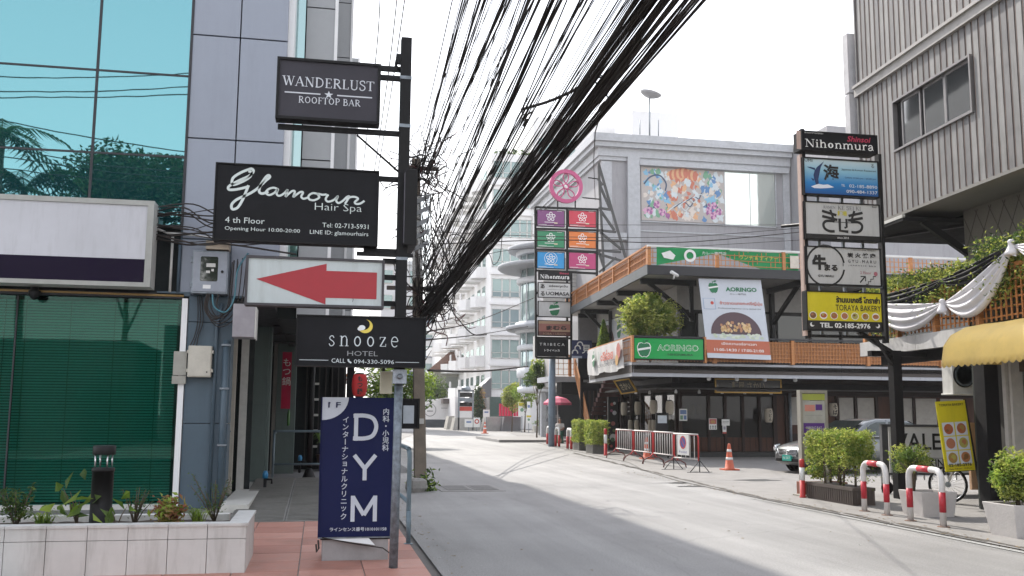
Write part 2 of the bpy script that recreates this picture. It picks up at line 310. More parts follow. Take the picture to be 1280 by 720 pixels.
# a small roman letter set drawn as strokes (t = thick, n = thin, c = curve)
def _ser(x, y, h=.15): return ('n', (x-h, y), (x+h, y))
SERIF = {
 'W': (1.22, [('t', (.12, 1), (.4, .02)), ('n', (.4, .02), (.62, .9)), ('t', (.58, 1), (.86, .02)), ('n', (.86, .02), (1.1, 1)), _ser(.12, .98), _ser(.56, .98), _ser(1.1, .98, .11)]),
 'A': (.96, [('n', (.12, 0), (.46, 1)), ('t', (.46, 1), (.82, 0)), ('n', (.24, .34), (.68, .34)), _ser(.12, .02, .11), _ser(.82, .02)]),
 'N': (.98, [('n', (.18, 0), (.18, 1)), ('t', (.18, 1), (.8, 0)), ('n', (.8, 0), (.8, 1)), _ser(.12, .98, .1), _ser(.18, .02, .13), _ser(.8, .98, .13)]),
 'D': (.98, [('t', (.22, 0), (.22, 1)), ('c', (.1, .98), (.42, .98), (.72, .82), (.82, .5), (.72, .18), (.42, .02), (.1, .02))]),
 'E': (.8, [('t', (.22, 0), (.22, 1)), ('n', (.08, .98), (.66, .98)), ('n', (.22, .52), (.52, .52)), ('n', (.08, .02), (.7, .02)), ('n', (.66, 1), (.66, .8)), ('n', (.7, 0), (.7, .22)), ('n', (.52, .62), (.52, .42))]),
 'F': (.74, [('t', (.22, 0), (.22, 1)), ('n', (.08, .98), (.66, .98)), ('n', (.22, .52), (.52, .52)), ('n', (.66, 1), (.66, .8)), _ser(.22, .02), ('n', (.52, .62), (.52, .42))]),
 'R': (.92, [('t', (.22, 0), (.22, 1)), ('c', (.1, .98), (.42, .98), (.64, .86), (.64, .64), (.42, .5), (.22, .5)), ('t', (.42, .5), (.8, 0)), _ser(.22, .02), _ser(.84, .02, .08)]),
 'P': (.8, [('t', (.22, 0), (.22, 1)), ('c', (.1, .98), (.42, .98), (.66, .86), (.66, .6), (.42, .46), (.22, .46)), _ser(.22, .02)]),
 'B': (.86, [('t', (.22, 0), (.22, 1)), ('c', (.1, .98), (.4, .98), (.6, .88), (.6, .66), (.42, .54), (.22, .54)), ('c', (.42, .54), (.68, .42), (.7, .16), (.44, .02), (.1, .02))]),
 'L': (.76, [('t', (.22, 0), (.22, 1)), ('n', (.08, .02), (.66, .02)), ('n', (.66, 0), (.66, .24)), _ser(.22, .98)]),
 'U': (.96, [('t', (.22, 1), (.22, .34)), ('c', (.22, .34), (.26, .1), (.48, 0), (.7, .1), (.76, .34)), ('n', (.76, .34), (.76, 1)), _ser(.22, .98), _ser(.76, .98, .12)]),
 'S': (.72, [('c', (.58, .76), (.52, .95), (.34, 1), (.14, .9), (.14, .7), (.34, .56), (.56, .42), (.6, .2), (.46, .03), (.28, 0), (.12, .08), (.1, .28))]),
 'T': (.84, [('t', (.42, 0), (.42, 1)), ('n', (.06, .98), (.78, .98)), ('n', (.06, 1), (.06, .78)), ('n', (.78, 1), (.78, .78)), _ser(.42, .02)]),
 'O': (1.0, [('o', .5, .5, .4, .5)]), 'M': (1.16, [('n', (.18, 0), (.18, 1)), ('t', (.18, 1), (.56, .1)), ('n', (.56, .1), (.94, 1)), ('t', (.94, 0), (.94, 1)), _ser(.14, .98, .1), _ser(.98, .98, .1), _ser(.18, .02, .13), _ser(.94, .02, .15)]), ' ': (.4, []),
 'K': (.9, [('t', (.2, 0), (.2, 1)), ('n', (.72, 1), (.22, .42)), ('t', (.36, .56), (.8, 0)), _ser(.2, .98), _ser(.2, .02), _ser(.72, .98, .1), _ser(.8, .02, .1)]),
 'I': (.42, [('t', (.2, 0), (.2, 1)), _ser(.2, .98, .13), _ser(.2, .02, .13)]),
 'i': (.4, [('t', (.2, 0), (.2, .68)), ('n', (.06, .66), (.2, .66)), _ser(.2, .02, .14), ('d', .2, .92)]),
 'h': (.76, [('t', (.18, 0), (.18, 1)), ('n', (.05, .98), (.18, .98)), ('c', (.18, .5), (.34, .66), (.5, .64), (.58, .46)), ('t', (.58, .48), (.58, 0)), _ser(.18, .02, .14), _ser(.58, .02, .14)]),
 'n': (.76, [('t', (.18, 0), (.18, .68)), ('n', (.05, .66), (.18, .66)), ('c', (.18, .5), (.34, .66), (.5, .64), (.58, .46)), ('t', (.58, .48), (.58, 0)), _ser(.18, .02, .14), _ser(.58, .02, .14)]),
 'm': (1.14, [('t', (.18, 0), (.18, .68)), ('n', (.05, .66), (.18, .66)), ('c', (.18, .5), (.34, .66), (.48, .64), (.56, .46)), ('t', (.56, .48), (.56, 0)), ('c', (.56, .5), (.72, .66), (.86, .64), (.94, .46)), ('t', (.94, .48), (.94, 0)), _ser(.18, .02, .14), _ser(.56, .02, .12), _ser(.94, .02, .14)]),
 'u': (.76, [('t', (.16, .68), (.16, .2)), ('c', (.16, .22), (.24, .04), (.4, .02), (.56, .18)), ('t', (.57, .68), (.57, 0)), ('n', (.03, .66), (.16, .66)), ('n', (.44, .66), (.57, .66)), ('n', (.57, .02), (.7, .02))]),
 'r': (.56, [('t', (.18, 0), (.18, .68)), ('n', (.05, .66), (.18, .66)), ('c', (.18, .46), (.3, .64), (.42, .68), (.5, .58)), _ser(.18, .02, .14)]),
 'a': (.66, [('c', (.12, .52), (.2, .65), (.36, .67), (.46, .54), (.47, .3)), ('t', (.47, .48), (.47, .1)), ('n', (.47, .1), (.6, .02)), ('c', (.47, .4), (.24, .34), (.1, .2), (.18, .03), (.34, .03), (.47, .16))]),
 'o': (.72, [('o', .35, .34, .26, .34)]), 'e': (.66, [('c', (.1, .38), (.54, .38), (.5, .58), (.34, .68), (.16, .6), (.08, .36), (.16, .1), (.34, .01), (.52, .1))]),
 's': (.54, [('c', (.42, .54), (.34, .66), (.2, .66), (.1, .52), (.2, .4), (.36, .3), (.44, .16), (.32, .02), (.16, .02), (.07, .16))]),
 'z': (.6, [('n', (.08, .64), (.5, .64)), ('t', (.48, .64), (.1, .04)), ('n', (.08, .04), (.52, .04)), ('n', (.08, .66), (.08, .5)), ('n', (.52, .02), (.52, .2))]),
}
def serif(art, body, u, v, w, h, mt, lv=2, wt=1.0, track=0, thick=.14, thin=.055):
    """roman lettering: left edge u, baseline v, overall width w, cap height h (fractions of the face)"""
    tot = sum(SERIF[c][0]+track for c in body)-track; fr = art.fr; sx = w*fr.w/tot; sy = h*fr.h; x = u*fr.w; y0 = v*fr.h
    for c in body:
        adv, st = SERIF[c]; T = lambda p: (x+p[0]*sx, y0+p[1]*sy)
        for s_ in st:
            k = s_[0]
            if k == 'o':
                P = lambda a, f: (x+(s_[1]+(s_[3]-thick*.45*f*wt)*math.cos(a))*sx, y0+(s_[2]+(s_[4]-thin*.9*f)*math.sin(a))*sy)
                n = 22; vs = []; fs = []; dd = art.d(lv)
                for i in range(n+1):
                    a = 2*math.pi*i/n
                    for f in (0, 2.1): p = P(a, f); vs.append(fr.P(p[0], p[1], dd))
                    if i: fs.append([2*i-2, 2*i-1, 2*i+1, 2*i])
                art.mb.add(vs, fs, mt)
            elif k == 'd': art.poly([((x+(s_[1]+.09*math.cos(a*.785))*sx)/fr.w, (y0+(s_[2]+.08*math.sin(a*.785))*sy)/fr.h) for a in range(8)], mt, lv)
            else:
                ww = (thick if k == 't' else thin if k == 'n' else thick*.72)*wt*min(sx, sy)
                art.stroke([T(p) for p in s_[1:]], ww, mt, lv, smooth=(k == 'c'))
        x += (adv+track)*sx
    return art
# ------------------------------------------------------------------ foliage
def leaf(mb, c, s_, mt, up=None):
    a = V((random.gauss(0, 1), random.gauss(0, 1), random.gauss(0, .7))).normalized(); b = a.cross(V((random.gauss(0, 1), random.gauss(0, 1), random.gauss(0, 1)))).normalized()
    l, w_ = s_*random.uniform(.7, 1.3), s_*random.uniform(.3, .5); n = a.cross(b)*s_*.15
    mb.add([c-a*l*.5, c+b*w_*.5+n, c+a*l*.5, c-b*w_*.5+n], [(0, 1, 2), (0, 2, 3)], mt)
def blob(mb, c, r, n, s_, mts, lumps=10, flat_=1.0):
    """crown: lumps of small leaves spread through an ellipsoid"""
    c = V(c); cs = []
    for i in range(lumps):
        d = V((random.gauss(0, 1), random.gauss(0, 1), random.gauss(0, 1))).normalized()*random.random()**.4
        cs.append((V((c.x+d.x*r[0]*.75, c.y+d.y*r[1]*.75, c.z+d.z*r[2]*.75)), random.uniform(.28, .5), random.choice(mts)))
    for i in range(n):
        q, k, mt = random.choice(cs); d = V((random.gauss(0, 1), random.gauss(0, 1), random.gauss(0, 1))).normalized()*random.random()**.33
        leaf(mb, V((q.x+d.x*r[0]*k, q.y+d.y*r[1]*k, q.z+d.z*r[2]*k)), s_, mt)
def boxleaves(mb, x0, x1, y0, y1, z0, z1, n, s_, mts, ragged=.05, fr=None, shell=.7):
    for i in range(n):
        p = [random.random() for _ in range(3)]
        if random.random() < shell: k = random.randrange(3); p[k] = random.choice((0, 1)) if k < 2 else (1 if random.random() < .8 else 0)
        q = V((x0+(x1-x0)*p[0]+random.gauss(0, ragged), y0+(y1-y0)*p[1]+random.gauss(0, ragged), z0+(z1-z0)*p[2]+random.gauss(0, ragged)+.04*math.sin(p[0]*9)))
        leaf(mb, fr.P(q.x, q.z, -q.y) if fr else q, s_, random.choice(mts))
def tree(name, label, base, h, r, n=6000, ls=.18, mts=None, cz=None, trunk=.14, lumps=22, cat='tree', group=None, lean=0):
    base = V(base); t = thing(name, label, cat, base, group); mts = mts or [LEAF['mid'], LEAF['dark']]; cz = cz or h-r[2]
    tr = MB(); top = base+V((lean, 0, cz)); tr.tube([base, base.lerp(top, .4)+V((.05, .03, 0)), base.lerp(top, .8), top], [trunk, trunk*.8, trunk*.55, trunk*.3], BARK, 8)
    for i in range(7):
        a = i*2.4; s0 = base.lerp(top, .45+.07*i); e = base+V((lean+math.cos(a)*r[0]*.7, math.sin(a)*r[1]*.7, cz+random.uniform(-.2, .6)*r[2]))
        tr.tube([s0, s0.lerp(e, .5)+V((0, 0, .1*r[2])), e], [trunk*.4, trunk*.28, trunk*.1], BARK, 6)
    tr.build('trunk', t); cr = MB(); blob(cr, base+V((lean, 0, cz)), r, n, ls, mts, lumps); cr.build('crown', t); return t
# ================================================================== GROUND, ROAD, PAVEMENTS
def asphalt_mat():
    m = bpy.data.materials.new('worn asphalt'); m.use_nodes = True; n = m.node_tree.nodes; L = m.node_tree.links; p = n['Principled BSDF']
    g = n.new('ShaderNodeNewGeometry')
    def noise(s, d=6, st=None, ro=.6):
        t = n.new('ShaderNodeTexNoise'); t.inputs['Scale'].default_value = s; t.inputs['Detail'].default_value = d; t.inputs['Roughness'].default_value = ro
        if st: mp = n.new('ShaderNodeMapping'); mp.inputs['Scale'].default_value = st; L.new(g.outputs['Position'], mp.inputs[0]); L.new(mp.outputs[0], t.inputs[0])
        else: L.new(g.outputs['Position'], t.inputs[0])
        return t.outputs['Fac']
    def ramp(src, a, b, c0, c1):
        r = n.new('ShaderNodeMapRange'); r.inputs[1].default_value = a; r.inputs[2].default_value = b; r.inputs[3].default_value = c0; r.inputs[4].default_value = c1; L.new(src, r.inputs[0]); return r.outputs[0]
    def mul(a, b):
        q = n.new('ShaderNodeMath'); q.operation = 'MULTIPLY'
        for i, v in enumerate((a, b)):
            if isinstance(v, (int, float)): q.inputs[i].default_value = v
            else: L.new(v, q.inputs[i])
        return q.outputs[0]
    fine = ramp(noise(45, 4), .3, .7, .74, 1.26); grit = ramp(noise(130, 2), .35, .65, .62, 1.38); big = ramp(noise(.35, 5), .3, .7, .80, 1.16)
    lanes = ramp(noise(1.0, 4, (1.6, .05, 1)), .3, .7, .78, 1.2); oil = ramp(noise(.9, 6, (1, .3, 1)), .58, .75, 1, .66)
    vo = n.new('ShaderNodeTexVoronoi'); vo.feature = 'DISTANCE_TO_EDGE'; vo.inputs['Scale'].default_value = .28
    mp = n.new('ShaderNodeMapping'); tn = n.new('ShaderNodeTexNoise'); tn.inputs['Scale'].default_value = 1.3; L.new(g.outputs['Position'], tn.inputs[0])
    ad = n.new('ShaderNodeMix'); ad.data_type = 'VECTOR'; ad.inputs[0].default_value = .25; L.new(g.outputs['Position'], ad.inputs[4]); L.new(tn.outputs['Color'], ad.inputs[5]); L.new(ad.outputs[1], vo.inputs[0])
    crack = ramp(vo.outputs['Distance'], .0, .004, .84, 1)
    f = mul(mul(mul(mul(fine, grit), mul(big, lanes)), oil), crack)
    sc_ = n.new('ShaderNodeVectorMath'); sc_.operation = 'SCALE'; sc_.inputs[0].default_value = (.215, .209, .203); L.new(f, sc_.inputs['Scale']); L.new(sc_.outputs[0], p.inputs['Base Color'])
    p.inputs['Roughness'].default_value = .60; p.inputs['Specular IOR Level'].default_value = .5
    b = n.new('ShaderNodeBump'); b.inputs['Strength'].default_value = .6; b.inputs['Distance'].default_value = .006; L.new(noise(180, 3), b.inputs['Height']); L.new(b.outputs[0], p.inputs['Normal'])
    return m
ASPH = asphalt_mat()
PAVE = mat('right pavement concrete', (.21, .20, .19), .88, var=.16, scale=3, bump=.35, bscale=60, dirt=.35)
GND = mat('ground', (.14, .13, .12), .9, var=.2, scale=.5)
m = MB(); N_ = 24
m.sheet([[V((-900+1800*i/N_, -300+2300*j/N_, -.03)) for i in range(N_+1)] for j in range(N_+1)], GND, smooth=False)
structure(m.build('ground'))
def pl(pts, z): return [V((x, y, z)) for x, y in pts]
road_edge_R = [(8.15, -30), (8.15, 17), (8.35, 22), (8.9, 26), (9.9, 30.5), (10.3, 36), (10.7, 42), (11.2, 48), (12.6, 60), (15.5, 80), (18.5, 100), (24, 130), (34, 180)]
road_edge_L = [(1.22, -30), (1.22, 17), (1.29, 22), (1.36, 26), (1.8, 30.5), (2.4, 36), (2.9, 42), (3.6, 48), (5.2, 60), (8.2, 80), (11, 100), (16, 130), (26, 180)]
m = MB()
for i in range(len(road_edge_R)-1):
    m.add(pl([road_edge_L[i], road_edge_R[i], road_edge_R[i+1], road_edge_L[i+1]], 0), [(0, 1, 2, 3)], ASPH)
structure(m.build('road'))
# right hand pavement, almost flush, and the forecourt of the restaurants
m = MB()
for i in range(len(road_edge_R)-1):
    a, b = road_edge_R[i], road_edge_R[i+1]
    m.add(pl([(a[0], a[1]), (a[0]+26, a[1]), (b[0]+26, b[1]), (b[0], b[1])], .012), [(0, 1, 2, 3)], PAVE)
structure(m.build('pavement'))
m = MB()
for i in range(2, len(road_edge_L)-1):
    a, b = road_edge_L[i], road_edge_L[i+1]
    m.add(pl([(a[0]-14, a[1]), (a[0], a[1]), (b[0], b[1]), (b[0]-14, b[1])], .012), [(0, 1, 2, 3)], PAVE)
structure(m.build('pavement'))
# white edge line (worn), right kerb gutter
LINE = mat('worn white road paint', (.27, .27, .26), .9, var=.4, scale=30, dirt=.8)
m = MB(); pts = [(7.98, -5), (7.98, 10), (7.98, 17.3)]
for a, b in zip(pts, pts[1:]): m.add(pl([a, (a[0]+.085, a[1]), (b[0]+.085, b[1]), b], .008), [(0, 1, 2, 3)], LINE)
m.build('road_line', kind='structure')
m = MB()
for i in range(60):
    y = 8+i*.5; x = 8.2+.03*math.sin(i*1.7)+(max(0, y-18)*.09)
    m.add(pl([(x, y), (x+.10+.05*math.sin(i*2.3), y+.02), (x+.12+.04*math.sin(i), y+.5), (x+.02, y+.5)], .017), [(0, 1, 2, 3)], mat('gutter grime', (.07, .062, .052), .95, var=.5, scale=14))
m.build('kerb_gutter', kind='structure')
# manhole covers and dark repair patches
MH = mat('cast iron cover', (.16, .155, .15), .6, .3, var=.3, scale=30, bump=.5)
PATCH = mat('light concrete collar', (.27, .26, .25), .9, var=.2, scale=8, bump=.3)
t = thing('manhole_cover', 'rectangular double manhole cover set in pale concrete in the shaded road', 'manhole cover', (2.95, 20.3, .004))
m = MB(); m.box(2.45, 3.75, 19.5, 21.2, 0, .010, PATCH); m.build('collar', t)
for x in (2.6, 3.15):
    m = MB(); m.box(x, x+.5, 19.75, 20.95, .010, .017, MH)
    for k in range(5): m.box(x+.05, x+.45, 19.85+k*.22, 19.93+k*.22, .017, .021, MH)
    m.build('cover', t)
tar = mat('black tar patch', (.02, .02, .02), .7, var=.4)
for i, (px, py, w, l, lab) in enumerate([(893, 608, .9, .22, 'long dark tar patch on the road below the orange cone'), (849, 604, .25, .2, 'small dark tar spot on the road left of the long patch'), (948, 601, .55, .3, 'dark tar patch on the road nearest the silver car'), (875, 603.5, 1.2, .05, 'thin dark crack seal line between the tar patches')]):
    c = G(px, py); m = MB(); pts = [(c.x+w*math.cos(a*.52)*(1+.2*math.sin(a*3+i)), c.y+l*math.sin(a*.52)*(1+.3*math.cos(a*2+i))) for a in range(12)]
    m.add(pl(pts, .016 if i in (2,) else .006), [list(range(12))], tar); tag(m.build('tar_patch'), lab, 'tar patch')
# left pavement: base slab, kerb, red tiles
KERB = mat('kerb concrete', (.30, .29, .27), .9, var=.2, dirt=.4, bump=.3)
m = MB(); m.box(-9, 1.1, -12, 14.2, -.02, .014, KERB); structure(m.build('pavement_slab'))
m = MB()
for y0 in range(-12, 9, 3): m.box(1.1, 1.22, y0, y0+2.99, -.02, .036, KERB)
m.build('kerb', kind='structure')
sw = MB(); sw.box(-9, 1.1, 14.2, 27, -.02, .016, mat('dark grey paving', (.15, .145, .14), .85, var=.2, dirt=.3)); sp = sw.build('pavement_slab', kind='structure')
TILE = [mat('red terracotta tile %s' % k, c, .55, var=.1, scale=5, dirt=.5, bump=.12) for k, c in (('a', (.40, .19, .145)), ('b', (.36, .165, .125)), ('c', (.45, .225, .175)))]
tw = thing('tiled_pavement', 'square red terracotta tiles of the pavement in front of the white planter', 'tiled pavement', (0, 10, .014)); tw['kind'] = 'structure'
for i in range(-5, 3):
    for j in range(12):
        x0 = 1.1-(i+6)*.62; y0 = 14.2-(j+1)*.62
        if y0 < 6.6 or x0 < -2.9: continue
        piece(tw, 'tile', W, x0+.006, x0+.614, .014, .028+.002*((i*7+j*3) % 3), -(y0+.61), -(y0+.006), TILE[(i*5+j*7) % 3])
tw2 = MB()
for k in range(5): tw2.box(-.9+k*.4, -.9+k*.4+.39, 21.4, 23.2, .016, .03, TILE[k % 3])
tag(tw2.build('tiled_strip', org=(0, 22, .016)), 'narrow strip of red tiles across the passage behind the ramp', 'tile strip')
# ramp up to the passage
t = thing('concrete_ramp', 'grey ribbed concrete ramp rising behind the white planter beside the red tiles', 'ramp', (-.5, 16, .016))
RC = mat('ramp concrete', (.20, .195, .18), .9, var=.2, scale=4, dirt=.5, bump=.6, bscale=14, stretch=(1, 9, 1))
for (a0, a1) in ((-1.2, -.42), (-.41, .35)):
    for k in range(3):
        y0, y1 = 14.25+k*2.2, 14.25+(k+1)*2.2-.02; z0, z1 = .03+k*.055, .03+(k+1)*.055
        m = MB(); m.add([V((a0, y0, .01)), V((a1, y0, .01)), V((a1, y1, .01)), V((a0, y1, .01)), V((a0, y0, z0)), V((a1, y0, z0)), V((a1, y1, z1)), V((a0, y1, z1))], [(0, 3, 2, 1), (4, 5, 6, 7), (0, 1, 5, 4), (1, 2, 6, 5), (2, 3, 7, 6), (3, 0, 4, 7)], RC); m.build('ramp_slab', t)
m = MB()
for k in range(44):
    y = 14.35+k*.15; z = .035+(y-14.25)*.025; m.box(-1.18, -.44, y, y+.05, z, z+.008, RC); m.box(-.39, .33, y, y+.05, z, z+.008, RC)
m.build('anti_slip_ribs', t, kind='stuff')
# ================================================================== LEFT GLASS OFFICE BUILDING
FY = 16.4
teal = glass('teal mirror glass', (0, 0, 0), .62, .012, 0, (.012, .07, .08), (.225, .47, .51), wav=.02)
gshop = glass('green shopfront glass', (.30, .62, .56), .03, .02, 1.0, gl=(.6, .9, .8), wav=.01)
L_ = thing('glass_office_building', 'grey panel office building with teal mirror glass above and green shopfront glass below', 'building', (-4, FY, 0))
dk = mat('dark interior', (.012, .016, .016), .9); inn = mat('dim interior wall', (.10, .12, .11), .9)
fl = Fr((0, FY, 0))
m = MB(); m.box(-13, -2.33, FY+.75, 40, 0, 20, dk); m.box(-2.33, -.78, FY+.14, 40, 3.3, 20, M['joint']); m.box(-13, -2.33, FY+.1, FY+.8, 3.42, 4.7, dk); m.build('wall', L_)
# upper glazing
us = [-13, -11.0, -9.4, -7.6, -5.62, -3.74, -2.29]
zs = [4.55, 5.71, 7.10, 8.55, 10.0, 11.4, 12.8, 14.2, 15.6, 17, 18.4, 20]
for i in range(len(us)-1):
    for j in range(len(zs)-1):
        if us[i] < -8 and j > 8: continue
        piece(L_, 'glass_pane', fl, us[i]+.012, us[i+1]-.012, zs[j]+.012, zs[j+1]-.012, -.03, 0, teal)
m = MB()
for u in us: m.fbox(fl, u-.02, u+.02, 4.5, 20, -.06, .018, M['joint'])
for z in zs: m.fbox(fl, -13, -2.29, z-.016, z+.016, -.06, .012, M['joint'])
m.build('mullions', L_)
# aluminium panels
pz = [3.42, 4.35, 6.05, 7.84, 9.6, 11.35, 13.1, 14.9, 16.6, 18.3, 20]
for (a0, a1) in ((-2.27, -1.51), (-1.49, -.72)):
    for j in range(len(pz)-1): piece(L_, 'metal_panel', fl, a0, a1, pz[j]+.011, pz[j+1]-.011, -.14, .0, M['alu'], bev=.006)
edge = mat('white edge trim', (.8, .8, .8), .4, var=.03)
# stepped fins behind: teal slot, panels, white returns
m = MB(); m.box(-.78, -.62, FY+.15, 17.6, 3.5, 16, edge); m.build('edge_trim', L_)
for (x0, x1, yy, top, z0) in ((-.44, .07, 17.6, 16, 3.2), (.16, .50, 24, 14.5, 3.2), (.62, .88, 30, 12.7, 3.2)):
    ff = Fr((0, yy, 0)); z = z0
    while z < top-.05:
        z1 = min(top, z+1.45); piece(L_, 'metal_panel', ff, x0, x1, z+.012, z1-.012, -.1, 0, mat('light grey fin panel', (.34, .35, .36), .45, .1, var=.04)); z = z1  # fin panels have their own lighter, more neutral grey
    m = MB(); m.box(x0, x1-.005, yy+.1, yy+.8, z0, top, M['joint']); m.box(x1, x1+.06, yy-.03, yy+5, z0, top, edge); m.build('fin_return', L_)
m = MB(); m.box(-.66, -.46, 17.5, 17.55, 3.4, 16, glass('side glass', (0, 0, 0), .4, .03, 0, (.04, .10, .10), (.6, .8, .8))); m.build('side_glass', L_)
m = MB(); m.box(-.78, .05, 17.75, 40, 3.2, 16, dk); m.box(-.2, .48, 24.15, 46, 3.2, 14.4, M['offwhite']); m.box(.2, .86, 30.15, 50, 3.2, 12.6, M['offwhite']); m.build('rear_mass', L_)
# lower part: blue grey pilaster, beam, shopfront
for a, b in ((0.02, 1.35), (1.36, 2.98), (2.99, 3.4)): piece(L_, 'pilaster_panel', fl, -2.12, -1.42, a, b, -.4, .02, M['greyblue'], bev=.004)
m = MB(); m.fbox(fl, -2.3, -1.3, 3.40, 4.62, -.35, -.02, M['greyblue']); m.fbox(fl, -2.62, -2.1, 3.4, 3.47, -.02, .03, M['greyblue']); m.fbox(fl, -13, -2.2, 3.36, 3.44, -.2, .03, M['joint']); m.build('beam', L_)
m = MB(); m.fbox(fl, -2.22, -2.13, .02, 3.36, -.3, .05, edge); m.fbox(fl, -13, -2.2, .0, .09, -.3, .03, M['offwhite']); m.build('shopfront_frame', L_)
gx = [-13, -10.5, -8.2, -6.45, -4.72, -2.24]
for a, b in zip(gx, gx[1:]): piece(L_, 'shop_glass_pane', fl, a+.008, b-.008, .09, 3.35, -.1, -.085, gshop)
for u in (-10.5, -8.2, -6.45, -4.72): piece(L_, 'glazing_joint', fl, u-.012, u+.012, .09, 3.35, -.12, -.07, M['joint'])
BL = mat('venetian blind slat', (.50, .62, .60), .5, var=.05)
for (a, b) in ((-9.9, -7.35), (-7.3, -4.95), (-4.93, -2.32)):
    m = MB(); z = .12
    while z < 3.3: m.fbox(fl, a, b, z, z+.022, -.30, -.255, BL); m.fbox(fl, a, b, z+.022, z+.028, -.275, -.25, BL); z += .045
    for k in range(4): u = a+.3+k*(b-a-.6)/3; m.fbox(fl, u, u+.012, .12, 3.3, -.25, -.245, mat('blind tape', (.12, .2, .17), .8))
    m.build('venetian_blind', L_, kind='stuff')
m = MB(); m.box(-12.5, -2.32, FY+.6, FY+.62, .05, 3.3, inn); m.build('inner_wall', L_)
m = MB(); m.box(-1.42, -1.0, 15.6, 22, .02, .14, mat('pale stone ledge', (.55, .54, .50), .5, dirt=.3)); m.build('ledge', L_)
# conduits and drainpipe on the pilaster
m = MB(); m.tube([(-1.66, FY-.06, .05), (-1.66, FY-.06, 2.9), (-1.60, FY-.06, 3.3)], .03, M['greyblue']); m.tube([(-1.5, FY-.05, .05), (-1.5, FY-.05, 2.7)], .055, M['greyblue'])
for z in (1.0, 1.9, 2.6): m.box(-1.57, -1.43, FY-.115, FY-.02, z, z+.03, M['steel'])
m.tube([(-2.42, FY-.04, 3.46), (-2.42, FY-.04, 4.4)], .022, M['offwhite']); m.tube([(-2.3, FY-.04, 3.46), (-2.3, FY-.04, 4.3)], .022, M['greyblue'])
m.tube([(-2.7, FY-.05, 4.5), (-2.5, FY-.06, 4.42), (-2.1, FY-.08, 4.40), (-1.75, FY-.1, 4.36)], .018, M['offwhite'])
m.tube([(-5.9, FY-.03, 3.42), (-2.2, FY-.03, 3.40)], .018, mat('ochre pipe', (.35, .22, .08), .6)); m.build('conduit', L_)
# passage columns further along the side
t = thing('passage_column', 'nearer grey green steel column at the passage entrance, behind the meter box', 'column', (-1.2, 20.85, 0))
colm = mat('grey green column', (.10, .135, .125), .5, var=.08, dirt=.3, streak=True)
m = MB(); m.box(-1.40, -1.05, 20.7, 21.1, .015, 1.7, colm); m.box(-1.40, -1.05, 20.7, 21.1, 1.706, 3.6, colm); m.build('shaft', t); m = MB(); m.box(-1.045, -.99, 20.75, 21.1, .015, 3.6, colm); m.build('side_trim', t)
t = thing('passage_column', 'farther grey green column in the passage, beside the red banner', 'column', (-1.1, 25.5, 0))
m = MB(); m.box(-1.05, -.58, 25.3, 25.8, .015, 3.6, colm); m.build('shaft', t); m = MB(); m.box(-1.14, -1.06, 25.2, 25.7, .015, 3.6, mat('dull frame', (.2, .19, .17), .7)); m.build('side_trim', t)
t = thing('door_jamb', 'tall beige door jamb between the pilaster and the passage column', 'door frame', (-1.6, 18, 0))
bg = mat('beige frame', (.42, .38, .33), .6, dirt=.3, streak=True)
m = MB(); m.box(-1.60, -1.46, 18, 18.1, .1, 3.3, bg); m.box(-1.43, -1.30, 18.6, 18.7, .1, 3.3, mat('pale frame', (.5, .49, .46), .5, dirt=.3)); m.box(-1.75, -1.2, 18.7, 18.75, .1, 3.3, dk); m.build('frame', t)
m = MB(); m.lathe((-1.52, 17.98, 1.2), [(.02, 0), (.02, .04)], M['steel'], 8, ax=-Y); m.build('handle', t)
# blank shop sign box
t = thing('blank_shop_sign', 'long shop sign box, blank white above and dark purple below, over the green glass', 'shop sign', (-5, FY, 3.5))
m = MB(); f = Fr((0, FY, 0)); m.fbox(f, -8.6, -2.66, 3.48, 4.86, .03, .42, M['offwhite'])
m.build('housing', t)
m = MB(); m.fbox(f, -8.56, -2.76, 3.92, 4.78, .42, .428, mat('blank sign face', (.52, .52, .55), .35, var=.06, scale=1, dirt=.3, streak=True)); m.build('upper_face', t)
m = MB(); m.fbox(f, -8.56, -2.76, 3.55, 3.92, .42, .429, mat('purple band', (.010, .005, .020), .5, var=.05, spec=.12)); m.build('lower_band', t)
m = MB(); 
for z0, z1 in ((3.48, 3.55), (4.78, 4.86)): m.fbox(f, -8.6, -2.66, z0, z1, .42, .45, mat('sign frame', (.33, .33, .31), .4, .5, var=.1))
m.fbox(f, -2.76, -2.66, 3.55, 4.78, .42, .45, mat('sign frame', (0, 0, 0))); m.build('frame', t)
m = MB(); m.fbox(f, -5.06, -5.05, 3.92, 4.78, .428, .43, M['joint']); m.build('face_joint', t)
t = thing('security_camera', 'small black dome camera under the blank shop sign', 'camera', (-4.4, FY-.2, 3.3))
m = MB(); m.lathe((-4.42, FY-.15, 3.46), [(.06, 0), (.06, -.05), (.09, -.06), (.085, -.13), (.05, -.18), (.01, -.2)][::1], M['black'], 12); m.build('dome', t)
